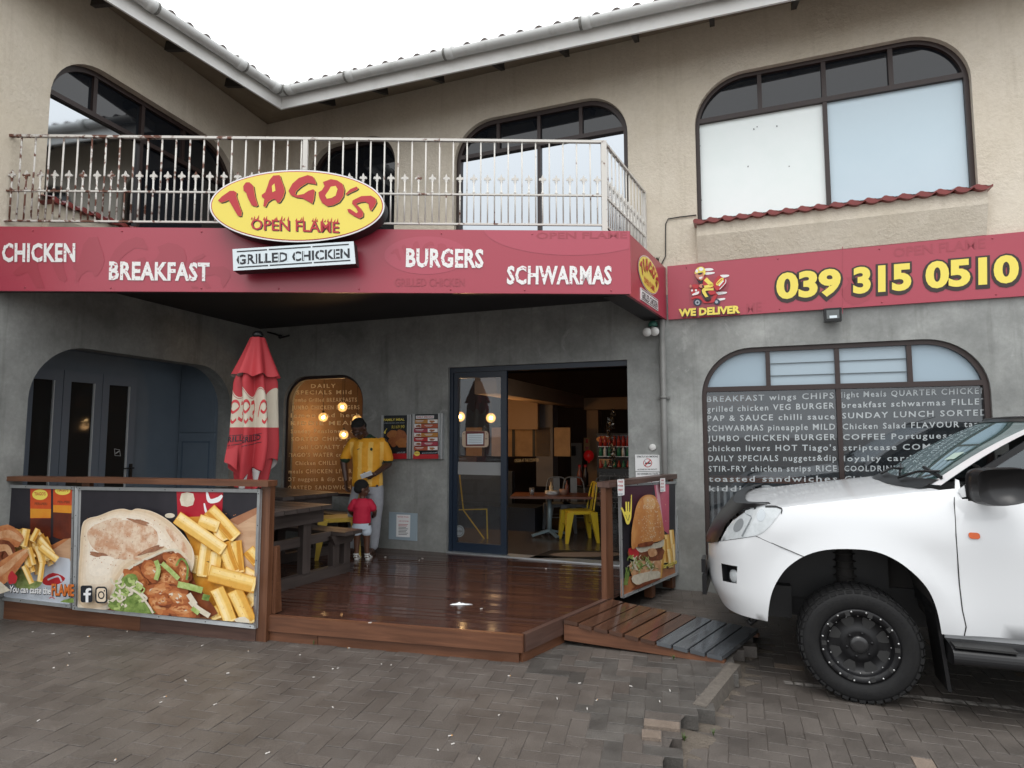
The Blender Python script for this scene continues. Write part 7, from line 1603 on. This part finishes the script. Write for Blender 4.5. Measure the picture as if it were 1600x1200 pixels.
for x in (-.055, .072):
    p = MB(); out = spline([(-.022, -.045), (.022, -.045), (.03, .03), (.026, .085), (-.01, .085), (-.026, .03)], 5); p.prism([V(x + q[0] + .012, .0, q[1]) for q in out], (0, 0, .016), m_wsand)
    p.tube([V(x - .024, .02, .03), V(x + .0, .045, .03), V(x + .030, .02, .03)], .011, m_wsand, 8); p.tube([V(x + .024 * math.cos(t), .055, -.012 + .026 * math.sin(t)) for t in np.linspace(0, 2 * PI, 13)], .009, m_wsand, 8); p.tube([V(x - .022, .03, -.03), V(x + .022, .03, -.03)], .012, m_wsand, 8); p.build('sandal', kid)

# ------------------------------------------------------------------ white pickup, nose towards the ramp
m_paint = M('white_car_paint', (.63, .645, .66), .30, coat=.7); m_tyre = M('tyre_rubber', (.009, .009, .010), .62, spec=.25, col2=(.015, .015, .015), vs=20, bump=.4, bs=90, bdist=.003); m_rim = M('black_rim', (.007, .007, .008), .38, spec=.3); m_bolt = M('steel_bolt', (.45, .45, .45), .3, metal=.9); m_liner = M('arch_liner', (.018, .017, .017), .8, col2=(.035, .030, .027), vs=6)
m_cargl = glass_mat('car_glass', (.020, .028, .028), .25, f0=.06); m_wsg = glass_mat('windscreen_glass', (.08, .16, .15), .35, f0=.10); m_lamp = M('headlamp_glass', (.40, .43, .44), .12, col2=(.55, .58, .60), vs=26, coat=1.0); m_lampd = M('headlamp_divider', (.20, .22, .23), .2); m_amb = M('amber_lens', (.60, .10, .015), .25); m_gap = M('shut_gap', (.02, .02, .02), .6)
TO = atz(1350, 1102, ZP); TH_ = np.array([-math.cos(AW), math.sin(AW), 0]); TN = np.array([math.sin(AW), math.cos(AW), 0]); TW = .93
trk = thing('pickup_truck', TO + TN * TW, 'white double cab pickup with black off road wheels and bonnet guard', 'pickup')
_ls = TW * (np.linspace(0, 1, 400) ** 2.2); _cs = .5 + .46 * (1 - np.abs(1 - _ls / TW) ** 2.6) ** (1 / 2.6); _al = np.concatenate([[0], np.cumsum(np.hypot(np.diff(_ls), np.diff(_cs)))])
AMAX = .5 + float(_al[-1])
def T(s, l, z): return TO + TH_ * s + TN * l + np.array([0, 0, z])
def tsl(a, z, off=0.0):
    t = min(max(a - .5, 0), _al[-1]); l = float(np.interp(t, _al, _ls)); s = a if a <= .5 else float(np.interp(t, _al, _cs))
    k = 1 - .22 * min((.6 - z) / .2, 2) if z < .6 else (1 if z < .88 else 1 - .50 * min((z - .88) / .32, 2) ** 1.25)
    if s > .5: s = .5 + (s - .5) * k
    d = .03 * ((.6 - z) / .2) ** 2 if z < .6 else (0 if z < 1 else .12 * ((z - 1) / .35) ** 2)
    for ca in (0.0, -3.1):
        r = math.hypot(a - ca, z - .39); d -= .03 * min(max(1 - (r - .55) / .16, 0), 1) ** 1.5 if z < 1.1 else 0
    return s, l + d * (1 - l / TW)
def TF(off=0.0, mir=False):
    def f(a, z):
        s, l = tsl(a, z)
        if off:
            s1, l1 = tsl(a + .01, z); s0, l0 = tsl(a - .01, z); ds, dl = s1 - s0, l1 - l0; m_ = math.hypot(ds, dl) or 1
            s += dl / m_ * off; l += -ds / m_ * off
        return T(s, 2 * TW - l if mir else l, z)
    return f
arch = [(.551, .456), (.535, .55), (.510, .65), (.470, .735), (.41, .818), (.31, .896), (.186, .945), (.03, .962), (-.102, .954), (-.214, .907), (-.311, .826), (-.375, .737), (-.410, .628), (-.430, .487)]
arch = [tuple(float(v) for v in q) for q in spline(arch, 4, False)]; _ia = 20
head_ = [(.935, .927), (.935, .977), (.935, 1.024), (.903, 1.095), (.819, 1.155), (.687, 1.193), (.555, 1.210), (.467, 1.212), (.43, 1.198), (.438, 1.17), (.463, 1.138), (.507, 1.081), (.567, 1.034), (.619, 1.008)]
fend = arch[_ia:] + [(-.540, .49), (-.552, .544), (-.539, .638), (-.535, .792), (-.535, 1.076), (-.551, 1.263), (-.585, 1.352), (-.33, 1.316), (0, 1.266), (.25, 1.229), (.43, 1.200), (.438, 1.17), (.463, 1.138), (.507, 1.081), (.567, 1.034), (.619, 1.008), (.455, .950)]
bump = [(.551, .456), (.75, .452), (1.0, .45), (1.3, .45), (AMAX, .45), (AMAX, .84), (1.3, .85), (1.1, .885), (.935, .925), (.619, 1.004), (.455, .946)] + arch[_ia:0:-1]
fogh = [(.905, .775), (.735, .786), (.745, .668), (.890, .655)]
door = [(-.546, .49), (-.558, .544), (-.545, .638), (-.541, .792), (-.541, 1.076), (-.557, 1.263), (-.590, 1.41), (-.61, 1.40), (-.60, 1.29), (-1.58, 1.335), (-1.60, 1.0), (-1.60, .50)]
def L0(z): return .088 + .30 * (z - 1.30)
for mir in (False, True):
    side = 'far' if mir else 'near'
    p = MB(); p.patch(fend, TF(0, mir), .05, m_paint)
    if not mir: pass
    p.build('fender', trk)
    p = MB(); p.patch(bump, TF(0, mir), .05, m_paint, holes=[fogh]); p.build('bumper', trk)
    p = MB(); p.patch(head_, TF(.004, mir), .04, m_lamp); h_ = p.build('headlight', trk)
    p = MB(); f = TF(.0055, mir)
    for q in ([(.839, 1.150), (.825, 1.150), (.690, 1.125), (.700, 1.135)], [(.695, 1.13), (.682, 1.12), (.715, .99), (.730, .995)]): p.patch(q, f, .05, m_lampd)
    for c_, r_ in (((.60, 1.145), .045), ((.80, 1.06), .052)):
        ring = [(c_[0] + r_ * math.cos(t), c_[1] + r_ * .9 * math.sin(t)) for t in np.linspace(0, 2 * PI, 21)[:-1]]; p.patch(ring, f, .03, M('lamp_reflector', (.42, .45, .47), .15, metal=.5)); pass
    hb = head_[3:10]; p.add([f(*q) for q in hb] + [f(q[0] * 1.0 - .004, q[1] - .014) for q in hb], [(i, i + 1, len(hb) + i + 1, len(hb) + i) for i in range(len(hb) - 1)], m_bplast)
    p.build('lamp_internals', h_)
    p = MB(); f = TF(-.05, mir); p.patch([(x * 1.0, z) for x, z in fogh], f, .04, m_bplast); g = TF(0, mir)
    for i in range(4): a_, b_ = fogh[i], fogh[(i + 1) % 4]; p.add([g(*a_), g(*b_), f(*b_), f(*a_)], [(0, 1, 2, 3)], m_bplast)
    p.lathe([(.0, .0), (.045, 0), (.050, .018), (.030, .026), (0, .028)], f(.80, .70), nrm(g(.80, .70) - f(.80, .70)), m_lamp, 16); p.build('fog_light', trk)
    p = MB(); p.patch(door, TF(0, mir), .09, m_paint); d1 = p.build('door', trk)
    p = MB(); p.patch([(-1.61, .50), (-1.61, 1.335), (-2.5, 1.36), (-2.5, .98), (-2.44, .80), (-2.35, .52)], TF(0, mir), .09, m_paint); d2_ = p.build('door', trk)
    for dd, a_ in ((d1, -1.42), (d2_, -2.30)):
        p = MB(); p.tube([TF(.012, mir)(a_ + .12, 1.17), TF(.035, mir)(a_ + .09, 1.17), TF(.035, mir)(a_ - .06, 1.175), TF(.012, mir)(a_ - .09, 1.175)], .014, m_paint, 8); p.build('handle', dd)
    # cab side above the belt: pillars, glass, roof edge
    def G(s, z): return T(s, (2 * TW - L0(z)) if mir else L0(z), z)
    p = MB(); p.patch([(-.640, 1.30), (-.640, 1.375), (-.70, 1.44), (-1.15, 1.745), (-2.25, 1.75), (-2.42, 1.36)], G, .12, m_cargl); w_ = p.build('side_window', trk)
    p = MB()
    for a_, b_ in (((-.640, 1.30), (-.640, 1.375)), ((-.640, 1.375), (-.70, 1.44)), ((-.70, 1.44), (-1.15, 1.75)), ((-1.15, 1.75), (-2.25, 1.755)), ((-.63, 1.298), (-2.45, 1.355)), ((-1.58, 1.33), (-1.62, 1.75))): p.bar(G(*a_), G(*b_), .035, .02, m_bplast, up=TN)
    p.build('window_trim', w_)
    Gp = lambda s, z: T(s, (2 * TW - L0(z) - .0) if mir else L0(z) + .0, z)
    p = MB(); q = [(-.585, 1.345), (-1.16, 1.79), (-1.3, 1.82), (-2.35, 1.81), (-2.55, 1.36), (-2.46, 1.36), (-2.27, 1.77), (-1.15, 1.765), (-.70, 1.455), (-.645, 1.385), (-.645, 1.31), (-.60, 1.30)]
    p.patch(q, lambda s, z: T(s, (2 * TW - L0(z) + .006) if mir else L0(z) - .006, z), .07, m_paint); p.build('pillar', trk)
    # load bed
    p = MB(); ra = [(-3.1 + .56 * math.cos(t), .42 + .54 * math.sin(t)) for t in np.linspace(.05, PI - .05, 18)]
    p.patch([(-2.52, .98), (-2.46, .80), (-2.40, .52)] + ra + [(-4.2, .55), (-4.25, 1.36), (-2.52, 1.36)], TF(0, mir), .12, m_paint); p.build('bed_side', trk)
# bonnet, cowl, windscreen, roof, front
def sF(l):                       # front edge of the bonnet
    q = abs(1 - l / TW); return .5 + .46 * (1 - min(q, 1) ** 2.6) ** (1 / 2.6) * .52 - (.07 if q > .9 else 0)
def sC(l): q = abs(1 - l / TW); return -.585 + .26 * (1 - q ** 2) ** .6
def hz_(s, l):
    q = abs(1 - l / TW); ze = 1.200 + (.43 - s) * .150 if s < .43 else 1.200 - (s - .43) * .06; return ze + .026 * (1 - q ** 2.5) - .05 * (max(0, s - .15) / .55) ** 2 * (1 - q ** 3) - (.02 * max(0, q - .88) / .1 if q > .88 else 0)
def bonnet(u, v):
    l = .075 + (2 * TW - .15) * u; e = .115 * abs(2 * u - 1) ** 8
    l2 = l; s = sF(l2) * (1 - v) + sC(l2) * v
    zz_ = hz_(s, l2); edge = tsl(s if s < .5 else .5, zz_)[1]
    lo = max(l2, 0); f = abs(2 * u - 1); 
    lw = TW + (2 * u - 1) * (TW - .02 - edge * 1.0); return T(s, lw, zz_)
p = MB(); p.grid(bonnet, np.linspace(0, 1, 33), np.linspace(0, 1, 25), m_paint); p.build('bonnet', trk)
p = MB()
gfn = TF(.02)
def guard(mir):
    f = TF(.014, mir); q = [(AMAX, .84), (1.25, .865), (.96, .915), (.950, .98), (.97, 1.04), (.92, 1.11), (.84, 1.165), (.62, 1.205), (.50, 1.222), (.70, 1.218), (.92, 1.200), (1.1, 1.185), (1.3, 1.18), (AMAX, 1.18)]
    p.patch(q, f, .045, m_bplast)
guard(False); guard(True)
for mir in (False, True):        # lip that wraps over the bonnet edge
    q = [(.50, 1.222), (.70, 1.218), (.92, 1.200), (1.1, 1.185), (1.3, 1.18), (AMAX, 1.18)]; f = TF(.014, mir); pts = [f(a_, z_) for a_, z_ in q]
    inn = [pt - TH_ * .09 + np.array([0, 0, .012]) for pt in pts]; inn[0] = pts[0] + np.array([0, 0, .004]); k = len(pts)
    p.add(pts + inn, [(i, i + 1, k + i + 1, k + i) for i in range(k - 1)], m_bplast, True)
p.build('bonnet_guard', trk)
p = MB()
for i in range(5): z = .90 + i * .06; p.tube([T(.86 - i * .045, TW - .40, z), T(.90 - i * .05, TW, z), T(.86 - i * .045, TW + .40, z)], .012, m_bplast, 6)
p.build('grille', trk)
p = MB(); f = TF(.006); p.box(T(.965, TW, .58), TN * 1.2, TH_ * .03, (0, 0, .14), m_bplast); p.box(T(.975, TW * .55, .70), TN * .18, TH_ * .03, (0, 0, .10), m_bplast); p.build('number_plate', trk)
def wsf(u, v):
    l = .13 + (2 * TW - .26) * u; q = abs(2 * u - 1); s0_ = sC(.1 + (2 * TW - .2) * u) - .02; s1_ = -1.17 + .10 * (1 - q ** 2); l1 = .235 + (2 * TW - .47) * u
    z0_ = hz_(s0_, TW) + .0 if q < .9 else 1.41; return T(s0_ + (s1_ - s0_) * v, l + (l1 - l) * v, (1.345 + .02 * q) * (1 - v) + (1.785 + .015 * (1 - q ** 2)) * v + .03 * math.sin(PI * v))
p = MB(); p.grid(wsf, np.linspace(0, 1, 21), np.linspace(0, 1, 12), m_wsg); ws_ = p.build('windscreen', trk)
p = MB(); p.grid(lambda u, v: wsf(.0 + .055 * u, v) + TN * -.0 + np.array([0, 0, .004]), [0, 1], np.linspace(0, 1, 12), m_paint); p.grid(lambda u, v: wsf(1 - .05 * u, v) + np.array([0, 0, .004]), [0, 1], np.linspace(0, 1, 12), m_paint); p.build('pillar', trk)
p = MB(); p.grid(lambda u, v: wsf(u, .93 + .08 * v) + np.array([0, 0, .006]), np.linspace(0, 1, 21), [0, 1], m_bplast); p.grid(lambda u, v: wsf(.04 + .92 * u, -.05 + .11 * v) + np.array([0, 0, .006]) + TH_ * .03 * (1 - v), np.linspace(0, 1, 21), [0, .5, 1], m_bplast); p.build('cowl', trk)
for l_, le in ((.55, .45), (1.20, .45)):
    p = MB(); a_ = wsf(l_ / 1.86, .02) + TH_ * .02 + (0, 0, .02); b_ = wsf((l_ - .42) / 1.86, .13) + (0, 0, .022) + TH_ * .012; p.tube([a_, (a_ + b_) / 2 + (0, 0, .02), b_], .009, m_bplast, 6); p.bar(wsf((l_ - .50) / 1.86, .06) + (0, 0, .02), wsf((l_ - .10) / 1.86, .17) + (0, 0, .02), .012, .02, m_bplast); p.build('wiper', trk)
a = Art(lambda x, y, k=0: wsf(x, y) + np.array([0, 0, .004 + .001 * k]) + TH_ * .003, TH_); a.poly([(.13, .32), (.19, .30), (.20, .40), (.14, .42)], M('disc_sticker', (.35, .45, .40), .5)); a.build('licence_disc', ws_)
def roof_(u, v):
    q = abs(2 * u - 1); l = .235 + (2 * TW - .47) * u; s = (-1.17 + .10 * (1 - q ** 2)) * (1 - v) - 2.4 * v; return T(s, l, 1.785 + .04 * (1 - q ** 4) * (.3 + .7 * math.sin(PI * min(v * 1.2 + .1, .9))) + .01)
p = MB(); p.grid(roof_, np.linspace(0, 1, 17), np.linspace(0, 1, 12), m_paint); p.build('roof', trk)
p = MB(); c = roof_(.06, .05); p.box(c + (0, 0, .015), TH_ * .08, TN * .04, (0, 0, .03), m_bplast); p.tube([c + (0, 0, .025), c + TH_ * -.25 + (0, 0, .10)], .004, m_bplast, 6); p.build('roof_bar_foot', trk)
p = MB(); p.box(T(-2.48, TW, 1.55), TN * 1.4, TH_ * .02, (0, 0, .40), m_cargl); p.box(T(-2.5, TW, 1.15), TN * 1.7, TH_ * .03, (0, 0, .45), m_paint); p.box(T(-4.23, TW, .97), TN * 1.75, TH_ * .04, (0, 0, .78), m_paint); p.box(T(-3.37, TW, .93), TN * 1.7, TH_ * 1.7, (0, 0, .05), m_bplast); p.build('rear_panel', trk)
# cabin interior, floor pan, wheel wells
p = MB(); p.box(T(-1.5, TW, .58), TN * 1.66, TH_ * 2.0, (0, 0, .16), m_black); p.box(T(-.45, TW, .95), TN * 1.6, TH_ * .08, (0, 0, .75), m_black); p.box(T(-.62, TW, 1.27), TN * 1.6, TH_ * .35, (0, 0, .12), m_black); p.box(T(.25, TW, .72), TN * .90, TH_ * 1.0, (0, 0, .40), m_black); p.box(T(-3.3, TW, .62), TN * .9, TH_ * 1.8, (0, 0, .16), m_black); p.box(T(.50, TW, .50), TN * 1.1, TH_ * .25, (0, 0, .22), m_black); p.box(T(-.1, TW, .50), TN * .8, TH_ * 1.1, (0, 0, .25), m_black); p.build('underbody', trk)
p = MB()
for l_ in (.45, 1.41): p.box(T(-1.35, l_, 1.15), TN * .48, TH_ * .16, (0, 0, .75), m_black); p.box(T(-1.37, l_, 1.60), TN * .26, TH_ * .11, (0, 0, .18), m_black)
p.build('seat', trk)
p = MB(); p.lathe([(.165, -.014), (.178, 0), (.165, .014)], T(-.86, TW - .38, 1.33), TH_ + np.array([0, 0, -.4]), m_black, 20); p.build('steering_wheel', trk)
for ca in (0.0, -3.1):
    for l0_, l1_ in ((.0, .55), (2 * TW, 2 * TW - .55)):
        p = MB(); P_ = [(x + ca if ca else x, z) for x, z in (arch if ca == 0 else [(.50 * math.cos(t), .42 + .50 * math.sin(t)) for t in np.linspace(0, PI, 14)])]
        sg = 1 if l1_ > l0_ else -1
        A_ = [T(x, l0_ - sg * .028 if i not in (0, len(P_) - 1) else l0_, z) for i, (x, z) in enumerate(P_)]; A2 = [T(x * 1.0, l0_ + sg * .03, z) for x, z in P_]; B_ = [T(x, l1_, z + .02) for x, z in P_]; n = len(P_)
        p.add(A_ + A2, [(i, i + 1, n + i + 1, n + i) for i in range(n - 1)], m_gap if ca else m_paint, True) if False else None
        p.add(A2 + B_, [(i, i + 1, n + i + 1, n + i) for i in range(n - 1)], m_liner, True); p.add(B_, [tuple(range(n))], m_liner); p.build('wheel_arch_liner', trk)
p = MB(); p.tube([T(.02, .50, .95), T(.02, .42, .55)], .055, m_liner, 12)
for k in range(7): z = .60 + .05 * k; p.lathe([(.055, -.008), (.075, 0), (.055, .008)], T(.02, .43 + .011 * k, z), (0, 0, 1), m_liner, 14)
p.tube([T(.25, .35, .50), T(.02, .45, .42), T(-.3, .6, .5)], .03, m_liner, 8); p.tube([T(.02, .3, .39), T(.02, 1.5, .39)], .045, m_liner, 10); p.build('suspension', trk)
def wheel(s, l, sg, steer=0.0):
    Rr = .352; c = T(s, l, Rr); ax = -TN * sg; t = MB()
    pr_ = [(.245, -.125), (.30, -.142), (.345, -.142), (.372, -.128), (.385, -.105), (.388, -.05), (.388, .05), (.385, .105), (.372, .128), (.345, .142), (.30, .142), (.262, .130), (.245, .118)]
    t.lathe(pr_, c, ax, m_tyre, 56)
    a_ = nrm(np.cross(ax, (0, 0, 1))); b_ = np.cross(ax, a_)
    for k in range(44):
        q = 2 * PI * k / 44; rd_ = a_ * math.cos(q) + b_ * math.sin(q); tg = -a_ * math.sin(q) + b_ * math.cos(q)
        for j, h in enumerate((-.085, -.03, .03, .085)): t.box(c + rd_ * .390 + ax * h, tg * (.040 if (k + j) % 2 else .036), ax * .050, rd_ * .007, m_tyre)
        for h in (-.131, .131): t.box(c + rd_ * (.372 if k % 2 else .369) + ax * h, tg * .040, ax * .014, rd_ * (.020 if k % 2 else .014), m_tyre)
    for k in range(60):          # fine ribs on the sidewall
        q = 2 * PI * k / 60; rd_ = a_ * math.cos(q) + b_ * math.sin(q); tg = -a_ * math.sin(q) + b_ * math.cos(q); t.box(c + rd_ * .322 + ax * .142, tg * .006, ax * .004, rd_ * .012, m_tyre)
    cc_ = np.array(c)
    t.v = [tuple(cc_ + (np.array(q) - cc_) * .905) for q in t.v]
    wt_ = t.build('wheel', trk)
    r = MB(); r.lathe([(.250, .118), (.252, .136), (.238, .140), (.212, .132), (.206, .118), (.196, .085), (.150, .075), (.115, .088), (.100, .098), (.085, .098), (.060, .094), (0, .094)], c, ax, m_rim, 48)
    for k in range(8):           # window recesses between the spokes
        q = 2 * PI * (k + .5) / 8; rd_ = a_ * math.cos(q) + b_ * math.sin(q); tg = -a_ * math.sin(q) + b_ * math.cos(q); ps = [c + ax * .080 + rd_ * x + tg * y for x, y in spline([(.125, -.018), (.185, -.040), (.190, .040), (.125, .018)], 4)]; r.prism(ps, ax * .004, m_gap)
    for k in range(20): q = 2 * PI * k / 20; rd_ = a_ * math.cos(q) + b_ * math.sin(q); r.box(c + rd_ * .226 + ax * .138, (-a_ * math.sin(q) + b_ * math.cos(q)) * .030, ax * .006, rd_ * .03, m_gap) if k % 2 == 0 else None
    r.lathe([(.062, .094), (.058, .110), (.030, .114), (0, .114)], c, ax, M('hub_cap', (.02, .02, .021), .25), 24)
    for k in range(6): q = 2 * PI * (k + .25) / 6; rd_ = a_ * math.cos(q) + b_ * math.sin(q); r.lathe([(.011, .09), (.011, .106), (0, .108)], c + rd_ * .082, ax, m_rim, 6)
    b = r
    for k in range(16): q = 2 * PI * (k + .5) / 16; rd_ = a_ * math.cos(q) + b_ * math.sin(q); b.lathe([(.0075, .135), (.0075, .144), (.003, .147), (0, .147)], c + rd_ * .238, ax, m_bolt, 8)
    for k in range(16): q = 2 * PI * k / 16; rd_ = a_ * math.cos(q) + b_ * math.sin(q); b.ball(c + rd_ * .196 + ax * .092, .0055, m_bolt, 6, 4)
    r.v = [tuple(cc_ + (np.array(q) - cc_) * .905) for q in r.v]
    r.build('rim', wt_)
for s_ in (0.005, -3.1): wheel(s_, .135, 1); wheel(s_, 2 * TW - .135, -1)
# mirror, indicator, mud flap, side step, tow hook, seams
p = MB(); mc = T(-.745, -.135, 1.385); k0 = len(p.v)
mk = spline([(.115, .085), (.13, -.01), (.11, -.085), (.02, -.105), (-.10, -.075), (-.135, -.02), (-.125, .095), (0, .105)], 5)
fr_ = [mc + TH_ * x + np.array([0, 0, z]) - TN * .045 for x, z in mk]; bk = [mc + TH_ * (x * 1.04 + .03) + np.array([0, 0, z * 1.04]) + TN * .05 for x, z in mk]; n = len(mk); md_ = [mc + TH_ * (x * 1.06 + .02) + np.array([0, 0, z * 1.06]) for x, z in mk]
p.add(fr_ + md_ + bk, [tuple(range(n))] + [(i, (i + 1) % n, n + (i + 1) % n, n + i) for i in range(n)] + [(n + i, n + (i + 1) % n, 2 * n + (i + 1) % n, 2 * n + i) for i in range(n)] + [tuple(range(2 * n, 3 * n))[::-1]], m_bplast, True)
p.bar(T(-.70, .08, 1.325), mc + np.array([0, 0, -.06]), .06, .05, m_bplast); mi_ = p.build('mirror', trk)
p = MB(); p.add([mc + TH_ * (-.139 + .012 * (i in (0, 1))) + TN * y + np.array([0, 0, z]) for i, (y, z) in enumerate(((-.04, -.06), (.04, -.06), (.04, .08), (-.04, .08)))], [(0, 1, 2, 3)], M('mirror_glass', (.6, .62, .64), .03, metal=1.0)); p.build('mirror_glass', mi_)
p = MB(); f = TF(.008); o_ = rrect(-.658, -.602, 1.062, 1.098, .014, 5, rb=.014); p.patch(o_, f, .02, m_amb)
p.add([TF(.0)(*q) for q in o_] + [f(*q) for q in o_], [(i, (i + 1) % len(o_), len(o_) + (i + 1) % len(o_), len(o_) + i) for i in range(len(o_))], m_amb); p.build('indicator', trk)
p = MB(); p.hexa([T(-.455, .02, .14), T(-.475, .02, .14), T(-.475, .30, .14), T(-.455, .30, .14), T(-.405, .02, .66), T(-.425, .02, .66), T(-.425, .30, .66), T(-.405, .30, .66)], m_bplast); p.build('mud_flap', trk)
p = MB(); pr_ = spline([(-.10, .34), (-.13, .37), (-.11, .425), (-.02, .445), (.12, .44), (.12, .36), (.0, .33)], 4); A_ = [T(-.46, l, z) for l, z in pr_]; B_ = [T(-2.25, l, z + .02) for l, z in pr_]; n = len(pr_)
p.add(A_ + B_, [(i, (i + 1) % n, n + (i + 1) % n, n + i) for i in range(n)] + [tuple(range(n)), tuple(range(n, 2 * n))[::-1]], m_bplast, False)
for k in range(4): p.box(T(-.62 - k * .42, -.07, .447), TH_ * .30, TN * .10, (0, 0, .012), m_gap)
p.build('side_step', trk)
p = MB(); p.hexa([T(-.46, .06, .42), T(-2.4, .06, .44), T(-2.4, .12, .44), T(-.46, .12, .42), T(-.46, .045, .50), T(-2.4, .045, .52), T(-2.4, .10, .52), T(-.46, .10, .50)], m_paint); p.build('sill', trk)
p = MB(); c = T(.62, .35, .38); p.tube([c + (0, 0, .08), c + (0, 0, -.02), c + TH_ * .03 + (0, 0, -.05), c + TH_ * .05 + (0, 0, -.02)], .018, m_bplast, 8); p.build('tow_hook', trk)
p = MB(); f = TF(.002)
def seam(pts, w=.005):
    for a_, b_ in zip(pts[:-1], pts[1:]): p.bar(f(*a_), f(*b_), w, .003, m_gap, up=-TN)
seam([(-.543, .49), (-.555, .544), (-.542, .638), (-.538, .792), (-.538, 1.076), (-.554, 1.263), (-.588, 1.41)]); seam([(.31, .894), (.455, .948), (.619, 1.006)], .004); p.build('panel_gap', trk)
